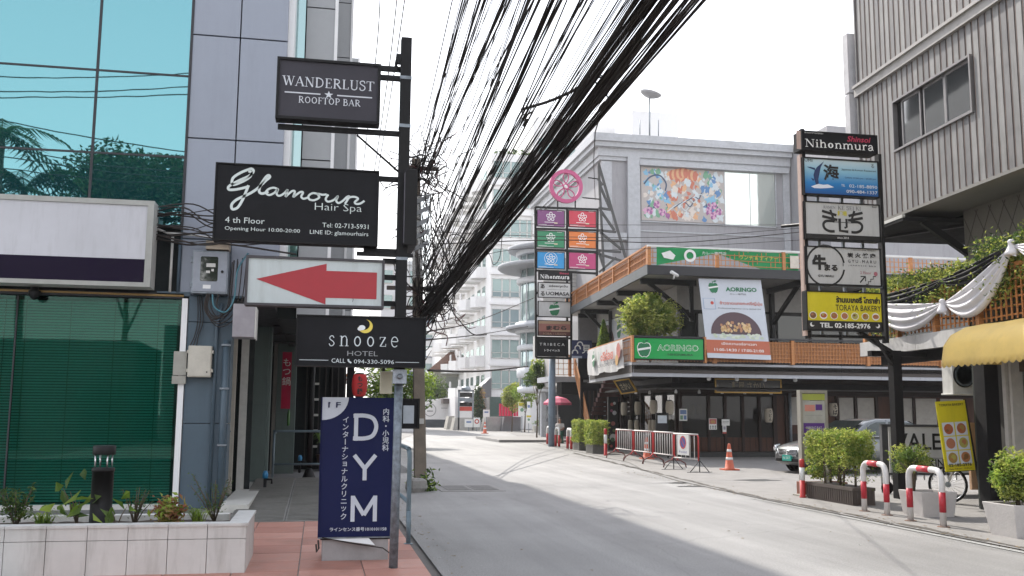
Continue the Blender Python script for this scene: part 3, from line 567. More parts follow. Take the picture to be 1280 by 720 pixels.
# electric meter box etc
t = thing('meter_box', 'grey electricity meter box with a glazed door and coiled cables below', 'meter box', (-1.78, FY-.25, 3.4))
fm = Fr((-2.06, FY-.30, 3.42)); m = MB(); m.fbox(fm, 0, .56, 0, .70, -.28, 0, M['steel']); m.fbox(fm, -.03, .0, .1, .2, -.1, -.02, M['steel']); m.fbox(fm, -.03, 0, .5, .6, -.1, -.02, M['steel']); bevel(m.build('case', t), .01)
m = MB(); m.fbox(fm, .02, .54, .03, .67, 0, .015, mat('meter door grey', (.27, .29, .33), .5, .2, dirt=.3)); bevel(m.build('door', t), .006)
m = MB(); m.prism(fm, [(.13+.27*(.5+.5*x), .2+.40*(.5+.5*y)) for x, y in ((-1, -.9), (-.9, -1), (.9, -1), (1, -.9), (1, .9), (.9, 1), (-.9, 1), (-1, .9))], .012, .02, glass('meter glass', (0, 0, 0), .12, .03, 0, (.03, .035, .03))); m.build('window', t)
m = MB(); m.fbox(fm, .22, .36, .43, .49, .02, .024, M['offwhite']); m.fbox(fm, .22, .28, .33, .37, .02, .024, M['offwhite']); m.fbox(fm, .30, .34, .36, .40, .02, .024, M['offwhite']); m.fbox(fm, .18, .30, .08, .14, .015, .018, M['white']); m.build('dial', t)
m = MB(); m.lathe(fm.P(.47, .36, .015), [(.022, 0), (.022, .02)], M['black'], 10, ax=-Y); m.build('lock', t)
m = MB(); m.box(-1.86, -1.5, FY-.35, FY-.05, 4.14, 4.28, mat('beige junction box', (.42, .35, .27), .6, dirt=.4)); tag(m.build('junction_box', org=(-1.7, FY-.1, 4.14)), 'beige junction box on top of the meter box', 'junction box')
t = thing('switch_box', 'cream electrical switch box on the blue grey pilaster', 'electrical box', (-1.88, FY-.1, 2.1))
cr = mat('cream metal', (.52, .49, .42), .5, dirt=.3); fs = Fr((-2.07, FY-.02, 2.09)); m = MB(); m.fbox(fs, 0, .36, 0, .5, 0, .16, cr); bevel(m.build('case', t), .008)
m = MB(); m.fbox(fs, .015, .345, .02, .48, .16, .175, cr); m.lathe(fs.P(.3, .08, .175), [(.012, 0), (.012, .01)], M['black'], 8, ax=-Y); m.build('door', t)
m = MB()
for a in (-.02, .36):
    for b in (.08, .38): m.fbox(fs, a, a+.025, b, b+.05, .04, .15, cr)
m.build('hinge', t)
m = MB(); m.box(-2.30, -2.10, FY-.1, FY-.0, 2.12, 2.5, mat('grey beige metal', (.33, .32, .28), .6, dirt=.4)); m.box(-2.31, -2.10, FY-.1, FY-.0, 1.98, 2.11, mat('grey beige metal', (0, 0, 0))); tag(m.build('small_box', org=(-2.2, FY, 2.0)), 'narrow grey beige box left of the cream switch box', 'electrical box')
t = thing('grey_cabinet', 'grey metal cabinet hanging under the arrow sign at the passage corner', 'electrical box', (-1.1, FY, 3.0))
m = MB(); m.box(-1.38, -1.04, FY-.5, FY, 2.72, 3.25, mat('lilac grey metal', (.30, .28, .30), .5, dirt=.25)); bevel(m.build('case', t), .008); m = MB(); m.box(-1.038, -1.02, FY-.5, FY-.05, 2.70, 3.2, M['offwhite']); m.build('side_plate', t)
# loose cables around the meter box
t = thing('meter_cables', 'tangle of black cables looping around the meter box and under the salon sign', 'cables', (-1.6, FY-.2, 4.2))
random.seed(3)
for k in range(16):
    z = 4.35+random.uniform(-.15, .35); a = V((-2.75, FY-.08, z+random.uniform(-.05, .2))); b = V((-.8+random.uniform(-.3, .8), FY-.4-random.random(), z+random.uniform(-.25, .25)))
    mid = a.lerp(b, .5)+V((0, -.1, random.uniform(-.25, .05))); q = a.lerp(b, .25)+V((0, -.05, random.uniform(-.15, .1))); m = MB(); m.tube(smooth_pts([a, q, mid, b], 6), random.uniform(.007, .016), M['blackcable'], 5); m.build('cable', t)
for k in range(9):
    c = V((-1.62+random.uniform(-.1, .15), FY-.28, 3.3)); rr = random.uniform(.12, .26); m = MB()
    m.tube(smooth_pts([c+V((-rr*.8, 0, .15)), c+V((-rr, -.03, -rr*.6)), c+V((-.3*rr, -.04, -rr*1.6)), c+V((rr*.6, -.03, -rr*1.2)), c+V((rr*1.1, 0, .0)), c+V((rr*1.3, .02, .5+rr))], 6), .009, M['blackcable'], 5); m.build('cable', t)
m = MB(); m.tube(smooth_pts([(-1.72, FY-.36, 3.4), (-1.68, FY-.4, 3.2), (-1.5, FY-.42, 3.12), (-1.38, FY-.4, 3.35), (-1.35, FY-.36, 3.8), (-1.2, FY-.3, 4.1)], 6), .014, mat('teal cable', (.05, .16, .2), .5), 6); m.build('cable', t, label='teal coated cable')
for k in range(3): m = MB(); m.tube(smooth_pts([(-1.98+k*.03, FY-.06, 3.4), (-1.96+k*.04, FY-.07, 3.0), (-2.0+k*.03, FY-.07, 2.75), (-2.06+k*.05, FY-.07, 2.6)], 6), .008, M['blackcable'], 5); m.build('cable', t)
# ------------------------------------------------------------------ white planter with plants and bollard lamp
t = thing('white_planter', 'long low planter faced with white stone slabs along the green shopfront', 'planter', (-3, 10.3, 0))
PW = mat('white stone slab', (.52, .51, .49), .55, var=.07, scale=4, dirt=.6, streak=True)
ox = -.64; sl_w = .357; fp = Fr((0, 9.82, 0))
for k in range(20):
    a1 = ox-k*sl_w; piece(t, 'stone_slab', fp, a1-sl_w+.003, a1-.003, .0, .345, -.05, 0, PW); piece(t, 'stone_slab', fp, a1-sl_w+.003, a1-.003, .350, .465, -.05, 0, PW); piece(t, 'coping_slab', fp, a1-sl_w+.002, a1-.002, .465, .49, -.17, .012, PW)
fpr = Fr((-.64, 9.86, 0), Y, Z)
for a0, a1 in ((0, .6), (.605, 1.2)): piece(t, 'stone_slab', fpr, a0, a1, .0, .465, -.05, .0, PW)
piece(t, 'coping_slab', fpr, -.03, 1.22, .465, .491, -.17, .014, PW)
m = MB(); m.box(-8.4, -.9, 11.0, 11.15, .0, .46, M['offwhite']); m.build('back_wall', t)
m = MB(); gr = [[V((-7.7+6.9*i/40, 9.95+1.1*j/6, .40+random.uniform(-.02, .03))) for i in range(41)] for j in range(7)]; m.sheet(gr, M['soil']); m.build('soil', t)
def plantlet(x, y, h, kind, label, n=60):
    t = thing('planter_plant', label, 'plant', (x, y, .40)); st = MB(); lv = MB(); random.seed(int(x*100))
    if kind == 'blade':
        for i in range(n):
            a = random.uniform(0, 6.28); l = h*random.uniform(.6, 1.2); w = .012; b = V((x+random.uniform(-.05, .05), y+random.uniform(-.03, .03), .40)); d = V((math.cos(a), math.sin(a)*.6, 0)); s = V((-d.y, d.x, 0))*w
            pts = [b, b+d*l*.3+Z*l*.6, b+d*l*.7+Z*l*.75, b+d*l*1.1+Z*l*.5]
            for q in range(3): lv.add([pts[q]-s*(1-q*.3), pts[q]+s*(1-q*.3), pts[q+1]+s*(.7-q*.3), pts[q+1]-s*(.7-q*.3)], [(0, 1, 2, 3)], LEAF['bright'])
    else:
        ns = {'upright': 12, 'broad': 4, 'bushy': 9, 'twiggy': 12}[kind]
        for i in range(ns):
            a = random.uniform(0, 6.28); r = h*random.uniform(.1, .55); hh = h*random.uniform(.6, 1.05); b = V((x, y, .40)); e = b+V((math.cos(a)*r, math.sin(a)*r*.5, hh)); st.tube([b, b.lerp(e, .5)+V((0, 0, .03)), e], [.007, .006, .003], BARK, 5)
            for q in range(n//ns):
                p = b.lerp(e, random.uniform(.35, 1.05)); ls = {'upright': .05, 'broad': .2, 'bushy': .075, 'twiggy': .03}[kind]
                mt = random.choice([LEAF['red'], LEAF['bright'], LEAF['red']]) if kind == 'bushy' else random.choice([LEAF['mid'], LEAF['bright']] if kind == 'broad' else [LEAF['mid'], LEAF['dark']])
                leaf(lv, p+V((random.gauss(0, ls*.6), random.gauss(0, ls*.5), random.gauss(0, ls*.5))), ls, mt)
    if st.v: st.build('stem', t)
    lv.build('leaves', t)
plantlet(PY(20, 650, 10.4).x, 10.4, .42, 'upright', 'upright small leaved shrub at the far left end of the white planter', 420)
plantlet(PY(55, 650, 10.3).x, 10.3, .22, 'blade', 'low strappy grass clump left of the yellow leaved young plant', 60)
plantlet(PY(97, 650, 10.45).x, 10.45, .42, 'broad', 'young plant with long drooping leaves just left of the black bollard lamp', 26)
plantlet(PY(146, 650, 10.3).x, 10.3, .2, 'broad', 'single broad leaf seedling just right of the bollard lamp', 8)
plantlet(PY(168, 650, 10.5).x, 10.5, .4, 'twiggy', 'twiggy sparse brown shrub between seedling and pink leaved plant', 200)
plantlet(PY(212, 650, 10.35).x, 10.35, .28, 'bushy', 'bushy pink and yellow croton plant in the white planter', 420)
plantlet(PY(248, 650, 10.55).x, 10.55, .22, 'blade', 'green strappy clump beside the croton plant', 60)
plantlet(PY(268, 650, 10.7).x, 10.7, .5, 'twiggy', 'tall airy shrub at the right end of the white planter', 300)
t = thing('bollard_lamp', 'black cylindrical bollard lamp standing in the white planter', 'bollard lamp', (PY(125, 655, 10.5).x, 10.5, .40))
c = V((PY(125, 655, 10.5).x, 10.5, .40)); m = MB(); m.lathe(c, [(.115, 0), (.115, .03), (.105, .03), (.102, .54), (.108, .54), (.108, .58)], M['black'], 24); m.build('post', t)
for k in range(4): a = .6+k*1.571; q = c+V((math.cos(a)*.085, math.sin(a)*.085, .58)); m = MB(); m.tube([q, q+Z*.14], .008, M['silver'], 6); m.build('bracket', t)
m = MB(); m.lathe(c+Z*.71, [(.105, 0), (.108, .005), (.108, .085), (.1, .09)], M['black'], 24); m.build('cap', t)
# ================================================================== SIGN POST AND ITS SIGNS
PX0 = .79; SY = 9.9
t = thing('sign_post', 'tall post, black square tube above and galvanised pipe below, carrying the stacked signs', 'sign post', (PX0, SY, .03))
m = MB(); m.box(PX0-.055, PX0+.055, SY-.055, SY+.055, 1.84, 5.48, M['black']); bevel(m.build('black_post', t), .004)
m = MB(); m.tube([(PX0-.015, SY-.0, .02), (PX0-.005, SY, 1.0), (PX0, SY, 1.86)], [.045, .043, .043], mat('weathered galvanised pipe', (.19, .22, .25), .55, .5, var=.45, scale=16, dirt=.8), 14); m.build('pipe', t)
m = MB(); m.box(PX0-.07, PX0+.07, SY-.09, SY-.055, 1.84, 1.98, mat('clamp plate', (.33, .36, .4), .5, .4, var=.3, scale=30)); m.lathe((PX0, SY-.09, 1.91), [(.03, 0), (.03, .015), (.012, .025)], M['steel'], 10, ax=-Y); m.build('clamp_plate', t)
for z in (4.5, 3.1, 5.02): m = MB(); m.box(PX0-.06, PX0+.06, SY-.06, SY+.06, z, z+.035, M['steel']); m.build('clamp', t)
for (z, x0) in ((5.12, .5), (5.02, .5), (4.42, -.5), (3.93, .5), (3.17, .4), (3.07, .6), (2.90, .6), (2.63, .6)): m = MB(); m.box(x0, PX0-.055, SY-.0, SY+.05, z, z+.05, M['black']); m.build('arm', t)
m = MB(); m.tube([(.3, SY, 4.40), (.78, SY, 4.0)], .012, M['black'], 6); m.build('brace', t)
m = MB(); m.box(PX0-.1, PX0-.055, SY-.03, SY+.03, 5.2, 5.3, M['black']); m.tube([(PX0-.09, SY, 5.3), (PX0-.11, SY, 5.2), (PX0-.07, SY, 5.12)], .012, M['black'], 6); m.build('hook', t)
def lightbox(name, label, fr, face, frame=M['black'], depth=.16, rim=.02, org=None, bw=.02):
    t = thing(name, label, 'sign', org or fr.P(fr.w/2, 0, -depth/2))
    m = MB(); m.fbox(fr, 0, fr.w, 0, fr.h, -depth, -.012, frame); bevel(m.build('case', t), .004)
    m = MB(); m.fbox(fr, bw*.6, fr.w-bw*.6, bw*.6, fr.h-bw*.6, -.014, 0, face); m.build('face', t)
    m = MB()
    for a0, a1, b0, b1 in ((0, fr.w, 0, bw), (0, fr.w, fr.h-bw, fr.h), (0, bw, bw, fr.h-bw), (fr.w-bw, fr.w, bw, fr.h-bw)): m.fbox(fr, a0, a1, b0, b1, -.02, rim, frame)
    m.build('frame', t); return t
# rooftop bar sign
f = fpx(347, 71, 474.5, 156, SY-.1); fc = mat('charcoal sign face', (.055, .052, .062), .5, var=.12, scale=2, spec=.18)
t = lightbox('bar_sign', 'charcoal lightbox sign reading WANDERLUST ROOFTOP BAR, topmost on the post', f, fc, bw=.028)
LG = flat('silver grey lettering', (.62, .64, .68)); a = Art(f, .001)
serif(a, 'WANDERLUST', .055, .545, .885, .155, LG); serif(a, 'ROOFTOP BAR', .21, .275, .60, .105, LG)
a.rect(.08, .42, .425, .445, LG, 1); a.rect(.58, .92, .425, .445, LG, 1)
a.poly([(.5+(.045 if k % 2 == 0 else .018)*math.sin(k*math.pi/5)*1.0, .435+(.045 if k % 2 == 0 else .018)*1.47*math.cos(k*math.pi/5)) for k in range(10)], LG, 1); a.build(t)
# hair salon sign
f = fpx(270, 203, 472, 308, SY-.12); t = lightbox('salon_sign', 'wide black sign reading Glamour Hair Spa in white script', f, mat('black acrylic', (.009, .009, .011), .42, var=.3, scale=2, spec=.18), bw=.012)
a = Art(f, .001); LW = flat('pale grey green lettering', (.62, .68, .66)); s = f.w
def S(pts, w=.030, **k): a.stroke([((x)*f.w, (1-(.06+(y-.045)*.76))*f.h) for x, y in pts], w, LW, 1, True, **k)
# script word: coordinates measured in fractions of the sign face (x right, y down)
S([(.195, .085), (.215, .11), (.20, .20), (.15, .29), (.105, .33), (.105, .22), (.15, .12), (.195, .06), (.215, .045), (.225, .09), (.20, .17), (.14, .26), (.085, .36), (.085, .42), (.13, .41), (.19, .36), (.20, .33)], .026)
S([(.20, .33), (.185, .45), (.165, .60), (.14, .72), (.11, .75), (.105, .67), (.135, .58), (.19, .50), (.225, .44), (.26, .36), (.30, .24), (.325, .17), (.315, .14), (.295, .20), (.27, .33), (.265, .43), (.285, .46), (.32, .42)], .026)
S([(.375, .37), (.35, .35), (.32, .38), (.305, .44), (.325, .48), (.355, .44), (.378, .37), (.37, .45), (.385, .485), (.41, .45), (.43, .39), (.435, .38), (.425, .49), (.44, .45), (.465, .39), (.48, .40), (.472, .49), (.49, .45), (.515, .40), (.53, .41), (.52, .48), (.535, .515), (.56, .49)], .021)
S([(.62, .42), (.59, .41), (.565, .46), (.57, .52), (.60, .53), (.63, .48), (.62, .42), (.65, .43), (.675, .42)], .021)
S([(.685, .42), (.67, .50), (.685, .545), (.72, .51), (.745, .44), (.735, .52), (.75, .56), (.775, .52), (.80, .45), (.815, .44), (.79, .57)], .021)
S([(.80, .50), (.82, .45), (.85, .44), (.87, .47), (.85, .53), (.86, .56), (.885, .55), (.91, .50)], .021); a.build(t)
text(f, t, 'Hair Spa', .895, .475, .125, LW, w=.29, al='R', bold=-.012)
text(f, t, '4 th Floor', .07, .265, .075, LW, w=.235, al='L'); text(f, t, 'Opening Hour 10:00-20:00', .07, .15, .062, LW, w=.45, al='L')
text(f, t, 'Tel: 02-713-5931', .94, .25, .06, LW, w=.285, al='R'); text(f, t, 'LINE ID: glamourhairs', .94, .145, .068, LW, w=.36, al='R')
# arrow sign
f = fpx(308, 319, 479.5, 386, SY-.12); t = lightbox('arrow_sign', 'white lightbox sign with a large red arrow pointing left', f, mat('milky sign face', (.50, .55, .55), .35, var=.06, scale=2, dirt=.35, streak=True), mat('dark bronze frame', (.05, .045, .05), .5), bw=.024)
a = Art(f, .001); a.poly([(.075, .53), (.575, .885), (.575, .74), (.945, .74), (.945, .19), (.575, .19), (.575, .055)], mat('red vinyl', (.36, .025, .035), .4, var=.05), 1); a.stroke([(.77*f.w, .12*f.h), (.775*f.w, .17*f.h), (.77*f.w, .2*f.h)], .004, M['print_black'], 2); a.build(t)
m = MB(); m.box(.33, .9, SY-.06, SY-.02, 3.13, 3.17, M['black']); m.build('top_rail', t)
# hotel sign
f = fpx(371, 393, 531.5, 460, SY-.14); t = lightbox('hotel_sign', 'black sign reading snooze HOTEL with a yellow crescent moon', f, mat('black acrylic', (0, 0, 0)), bw=.012)
a = Art(f, .001); LT = flat('light blue grey lettering', (.60, .66, .68)); serif(a, 'snooze', .245, .40, .545, .295, LT, track=.28, thick=.09, thin=.04)
a.rect(.03, .25, .115, .125, LT, 1); a.rect(.765, .95, .10, .11, LT, 1)
yl = flat('moon yellow', (.75, .60, .10)); pts = [(.525+.058*math.sin(R_(x))*1.0, .80+.135*math.cos(R_(x))) for x in range(20, 260, 12)]+[(.512+.048*math.sin(R_(x)), .835+.11*math.cos(R_(x))) for x in range(245, 10, -15)]
a.poly(pts, yl, 1); a.ell(.50, .77, .026, .05, flat('cloud white', (.75, .78, .8)), 3); a.ell(.482, .745, .016, .035, flat('cloud white', (0, 0, 0)), 3); a.build(t)
text(f, t, 'HOTEL', .51, .262, .095, flat('dim grey lettering', (.28, .29, .3)), w=.235); text(f, t, 'CALL', .327, .115, .085, LT, w=.105); text(f, t, '094-330-5096', .60, .105, .08, LT, w=.31)
a = Art(f, .001); a.stroke([(.402*f.w, .15*f.h), (.405*f.w, .11*f.h), (.425*f.w, .075*f.h)], .016, LT, 2); a.build(t)
# side lit box on the right of the post
f = Fr((.81, SY-.12, 3.24), X, Z, .13, .80); t = thing('narrow_sign_box', 'narrow black sign box seen edge on, fixed to the right of the post', 'sign', (.87, SY, 3.24))
m = MB(); m.box(.80, .925, SY-.16, SY+.75, 3.24, 4.03, M['black']); bevel(m.build('case', t), .006)
m = MB(); m.box(.795, .80, SY-.14, SY+.7, 3.27, 4.0, mat('grey sign side', (.16, .15, .17), .5)); m.build('face', t)
# clinic board
f = Fr((.045, 10.42, .27), X, Z, .755, 1.435); t = thing('clinic_sign', 'tall navy board reading D Y M beside the sign post', 'sign', (.42, 10.5, .03))
NV = mat('navy vinyl', (.010, .014, .060), .5, var=.06, scale=2, spec=.15); f = Fr(f.P(0, 0), X, V((-.004, .0, 1)), f.w, f.h); m = MB(); m.fbox(f, 0, f.w, 0, f.h, -.12, 0, NV); bevel(m.build('board', t), .004)
m = MB(); m.fbox(f, f.w, f.w+.012, 0, f.h, -.13, .01, M['steel']); m.fbox(f, -.01, f.w+.01, -.012, 0, -.13, .01, M['steel']); m.fbox(f, -.012, 0, 0, f.h, -.13, .01, NV); m.build('frame', t)
PWt = flat('pale print', (.52, .56, .62)); a = Art(f, .001)
a.poly([(0, 1), (0, .835)]+[(.36*math.sin(R_(x)), 1-.165*math.cos(R_(x))) for x in range(0, 91, 9)][1:], PWt, 1); a.build(t)
text(f, t, '1 F', .165, .945, .040, NV, w=.17, bold=.01, lv=4)
a = Art(f, .001); a.stroke([(.082*f.w, .952*f.h), (.108*f.w, .962*f.h)], .011, NV, 4, smooth=False)
def gl(c0, v0, sw, lines):
    for pts, sm in lines: a.stroke([((c0+x*.155)*f.w, (v0+y*.0835)*f.h) for x, y in pts], sw, PWt, 2, smooth=sm)
gl(.60, .785, .042, [([(-.85, -1.18), (-.85, 1.18)], False), ([(-1.1, .97), (-.1, 1.0), (.65, .75), (.95, .05), (.65, -.72), (-.1, -.98), (-1.1, -.97)], True)])
gl(.60, .495, .042, [([(-.95, 1.05), (0, -.1)], False), ([(.95, 1.05), (0, -.1)], False), ([(0, .12), (0, -1.12)], False)])
gl(.60, .20, .042, [([(-.98, -1.1), (-.98, 1.1)], False), ([(.98, -1.1), (.98, 1.1)], False), ([(-.98, 1.0), (0, -.55)], False), ([(.98, 1.0), (0, -.55)], False)])
a.build(t)
text(f, t, 'インターナショナルクリニック', .325, .865, .745, PWt, vert=True, bold=.012); text(f, t, '内科・小児科', .88, .925, .315, PWt, vert=True, bold=.015)
text(f, t, 'ラインセンス番号1010101158', .53, .055, .028, PWt, w=.77, bold=.02)
m = MB(); m.box(.08, .76, 10.44, 10.9, .025, .26, mat('grey metal base', (.30, .29, .29), .6, dirt=.3)); m.box(.06, .78, 10.43, 10.45, .24, .275, M['black']); bevel(m.build('base', t), .008)
m = MB(); m.tube([(.08, 10.40, .27), (.45, 10.38, .2), (.7, 10.37, .16), (.82, 10.38, .07)], .006, M['blackcable'], 5); m.tube([(.04, 10.45, .24), (.05, 10.44, .16), (.03, 10.44, .12), (.02, 10.45, .2)], .01, M['blackcable'], 5); m.build('cable', t)
m = MB(); m.add([V((.12, 10.425, .262)), V((.55, 10.42, .262)), V((.62, 10.37, .19)), V((.4, 10.38, .22))], [(0, 1, 2, 3)], M['white']); m.build('paper_scrap', t)
# handrails
RAIL = mat('blue grey rail paint', (.13, .18, .21), .4, .1, var=.15, dirt=.4)
def railing(name, label, pts, posts, mid=None, r=.028, base=.07):
    t = thing(name, label, 'handrail', posts[0][:3]); m = MB(); m.tube(smooth_pts(pts, 3) if len(pts) > 3 else pts, r, RAIL, 10); m.build('top_rail', t)
    if mid: m = MB(); m.tube(mid, r*.9, RAIL, 10); m.build('mid_rail', t)
    for p in posts: m = MB(); m.tube([V(p[:3]), V((p[0], p[1], pts[0][2] if len(p) < 4 else p[3]))], r, RAIL, 10); m.lathe((p[0], p[1], p[2]), [(.055, 0), (.055, .012)], RAIL, 10); m.build('post', t)
railing('handrail', 'blue grey handrail across the passage, left of the clinic board', [(-.93, 22, 1.07), (-.88, 22, 1.12), (-.80, 22, 1.13), (1.0, 22, 1.13)], [(-.93, 22, .015, 1.09), (.98, 22, .015, 1.12)], [(-.93, 22, .42), (1.0, 22, .42)])
railing('handrail', 'blue grey handrail along the kerb, right of the sign post', [(1.08, 11.7, .2), (1.08, 11.68, 1.0), (1.075, 11.75, 1.09), (1.07, 11.95, 1.13), (1.05, 14.5, 1.13)], [(1.08, 11.65, .025, .4), (1.06, 13.4, .025, 1.12)], [(1.08, 11.7, .5), (1.05, 14.5, .5)])
# concrete utility pole
UP = V((2.32, 22.4, 0)); t = thing('utility_pole', 'square concrete utility pole beside the kerb carrying the cable bundles', 'utility pole', UP)
UC = mat('pole concrete', (.22, .185, .15), .9, var=.2, scale=3, dirt=.3, bump=.3); m = MB()
pl_ = V((2.07, 22.4, 7.5)); m.loft([[p+V((i*r, j*r, 0)) for i, j in ((-1, -1), (1, -1), (1, 1), (-1, 1))] for p, r in ((UP, .135), (UP.lerp(pl_, .5), .115), (pl_, .09))], UC, smooth=False); m.build('pole', t)
for z, l in ((7.2, .45), (3.9, .6), (4.35, .7)): m = MB(); m.box(2.15-l, 2.15+l, 22.2, 22.28, z, z+.09, mat('cross arm', (.10, .08, .07), .8)); m.build('cross_arm', t)
m = MB(); m.box(2.16, 2.34, 22.2, 22.25, 2.8, 2.9, M['offwhite']); m.box(2.2, 2.36, 22.2, 22.26, 1.3, 1.42, M['offwhite']); m.build('number_plate', t)
SH = glass('clear plastic sheet', (.80, .84, .86), .10, .12, 1.0); f = Fr((1.95, 22.1, 4.62), X, Z, .46, 1.95); t = thing('plastic_guard', 'clear plastic sheet with grey chevrons wrapped round the utility pole', 'plastic guard', f.P(.2, 0))
m = MB(); m.sheet([[f.P(.46*i/6, 1.95*j/8, .02+.03*math.sin(i*1.1+j*.4)) for i in range(7)] for j in range(9)], SH); m.fbox(f, -.01, 0, 0, 1.95, 0, .03, M['offwhite']); m.fbox(f, .46, .47, 0, 1.95, 0, .03, M['offwhite']); m.fbox(f, 0, .46, 1.93, 1.96, 0, .03, M['joint']); m.build('sheet', t)
a = Art(f, .06); 
for k in range(5): v = .3+k*.14; a.poly([(.08, v), (.92, v+.10), (.92, v+.155), (.08, v+.055)], flat('grey chevron', (.20, .21, .22)), 0)
a.build(t)
f = fpx(500, 498, 524, 536, 11.2); t = lightbox('notice_board', 'small black board with a blank white sheet, right of the clinic board', f, mat('black acrylic', (0, 0, 0)), depth=.06, bw=.02); m = MB(); m.fbox(f, .04, f.w*.72, .06, f.h-.08, .004, .008, mat('grey paper', (.42, .46, .5), .7)); m.build('paper', t)
f = fpx(475.5, 464, 490, 492.5, 10.1); t = thing('cream_box', 'narrow cream box hanging under the hotel sign', 'box', f.P(f.w/2, f.h)); m = MB(); m.fbox(f, 0, f.w, 0, f.h, -.06, 0, mat('cream plastic', (.52, .50, .38), .5, dirt=.2)); bevel(m.build('case', t), .008); m = MB(); m.fbox(f, .02, .05, f.h, f.h+.06, -.04, -.02, M['black']); m.build('hanger', t)
c = V((1.96, 19.6, 0)); m = MB(); m.lathe(c, [(.2, 0), (.23, .08), (.2, .22), (.12, .26)], M['concrete'], 9, smooth=False); tag(m.build('concrete_block', org=c), 'rough concrete block at the foot of the utility pole', 'concrete block')
c = V((2.16, 19.9, 0)); m = MB(); random.seed(9)
for k in range(260): leaf(m, c+V((random.gauss(0, .12), random.gauss(0, .2), abs(random.gauss(.1, .12)))), .12, random.choice([LEAF['mid'], LEAF['bright'], LEAF['dark']]))
tag(m.build('weeds', org=c), 'tuft of weeds growing at the foot of the utility pole', 'weeds')
# ------------------------------------------------------------------ dark restaurant front down the passage
t = thing('passage_restaurant', 'dark timber restaurant front at the end of the left passage', 'building', (0, 27, 0))
m = MB(); m.box(-1.9, -.8, 26.6, 27.2, .0, 3.6, dk); m.box(-.8, .72, 27.2, 31, .0, 3.4, dk); m.box(-.8, 1.2, 27.0, 31, 3.0, 3.15, M['black']); m.build('wall', t)
for k in range(7): piece(t, 'panel_post', Fr((0, 27.1, 0)), -.35+k*.17, -.32+k*.17, .1, 3.0, -.08, 0, mat('dark brown steel', (.03, .025, .023), .5))
for k in range(5): piece(t, 'white_slat', Fr((0, 27.0, 0)), -.12, .0, .6+k*.42, .66+k*.42, -.02, .0, M['offwhite'])
for k in range(3): piece(t, 'door_panel', Fr((0, 27.15, 0)), .30+k*.22, .50+k*.22, .1, 2.9, -.05, .03, M['blackmat'])
t = thing('black_post', 'slender black steel post with a flared foot in the passage', 'post', (-.17, 23.2, .015)); m = MB(); m.tube([(-.17, 23.2, .3), (-.17, 23.2, 3.4)], .07, M['black'], 12); m.build('shaft', t); m = MB(); m.lathe((-.17, 23.2, .015), [(.16, 0), (.15, .05), (.09, .2), (.07, .24)], M['black'], 12); m.build('foot', t)
f = fpx(353.5, 440, 362.5, 511, 24.6); t = thing('red_banner', 'narrow red vertical banner with white lettering hanging beside the passage column', 'banner', f.P(f.w/2, f.h)); m = MB(); m.sheet([[f.P(f.w*i/3, f.h*j/8, .01*math.sin(j+i)) for i in range(4)] for j in range(9)], mat('red cloth', (.42, .01, .05), .8)); m.build('cloth', t); text(f, t, 'もつ鍋', .5, .9, .5, M['print_white'], vert=True, lv=8)
f = fpx(359, 510, 364, 532, 24.6); m = MB(); m.lathe(f.P(.04, 0), [(.03, 0), (.035, .1), (.035, .3), (.015, .4)], mat('green bottle', (.06, .16, .04), .2), 8); tag(m.build('hanging_bottle', org=f.P(.04, .4)), 'small green bottle hanging below the red banner', 'bottle')
def lantern(x0, y0, x1, y1, Yv, col, label, txt=None, group=None, dark=False, name='paper_lantern'):
    f = fpx(x0, y0, x1, y1, Yv); c = f.P(f.w/2, 0); h = f.h; r = f.w/2; t = thing(name, label, 'lantern', c+Z*h, group)
    body = mat('lantern %s' % ('red' if col[0] > .3 and col[1] < .2 else 'cream'), col, .7, var=.1, dirt=.3); n = 11; prof = [(r*.55, h*.04)]
    for i in range(n+1): v = .06+.88*i/n; prof.append((r*(.62+.38*math.sin(math.pi*(v-.02))**.6), h*v)); 
    for i in range(1, n+1): v = .06+.88*(i-.5)/n; prof.insert(2*i, (r*(.62+.38*math.sin(math.pi*(v-.02))**.6)*.965, h*v))
    m = MB(); m.lathe(c, prof, body, 16); m.build('shade', t); m = MB(); m.lathe(c, [(r*.5, 0), (r*.56, h*.05)], M['black'], 14); m.lathe(c+Z*h*.94, [(r*.56, 0), (r*.5, h*.06)], M['black'], 14); m.tube([c+Z*h, c+Z*(h+.12)], .006, M['black'], 5); m.build('rim', t)
    if txt:
        mb = MB(); n = len(txt); cc = V((c.x, c.y, 0))
        text(f, t, txt, .5, .88, .76, M['print_black'], vert=True, bold=.03, lv=0, base=0, mb=mb)
        for i, p in enumerate(mb.v):
            a = (p.x-c.x)/max(r, .01); zz = (p.z-c.z)/h; rr = r*(.62+.38*math.sin(math.pi*min(1, max(0, zz-.02)))**.6)+.006; mb.v[i] = V((c.x+rr*math.sin(a), c.y-rr*math.cos(a), p.z))
        mb.build('lettering', t)
    return t
lantern(440, 466, 459, 497, 17.5, (.42, .02, .02), 'red paper lantern with black characters above the clinic board', 'もつ鍋')
f = fpx(418, 467, 442, 480, 30); t = lightbox('far_eave_sign', 'small orange and white sign board under a roof edge behind the red lantern', f, M['white'], depth=.05, bw=.01); a = Art(f, .001); a.rect(.02, .98, .72, .98, flat('orange', (.6, .22, .03)), 1); a.rect(.1, .9, .35, .5, flat('soft red', (.5, .1, .1)), 1); a.build(t)
t = thing('awning_roof', 'dark sloping awning edge above the passage, below the hotel sign', 'awning', (.3, 18, 2.6)); m = MB(); m.box(-.85, .75, 20.5, 27, 3.42, 3.48, M['black']); m.bar((-.7, 20.5, 3.43), (1.0, 20.5, 3.4), .1, .1, M['black']); m.build('roof', t)
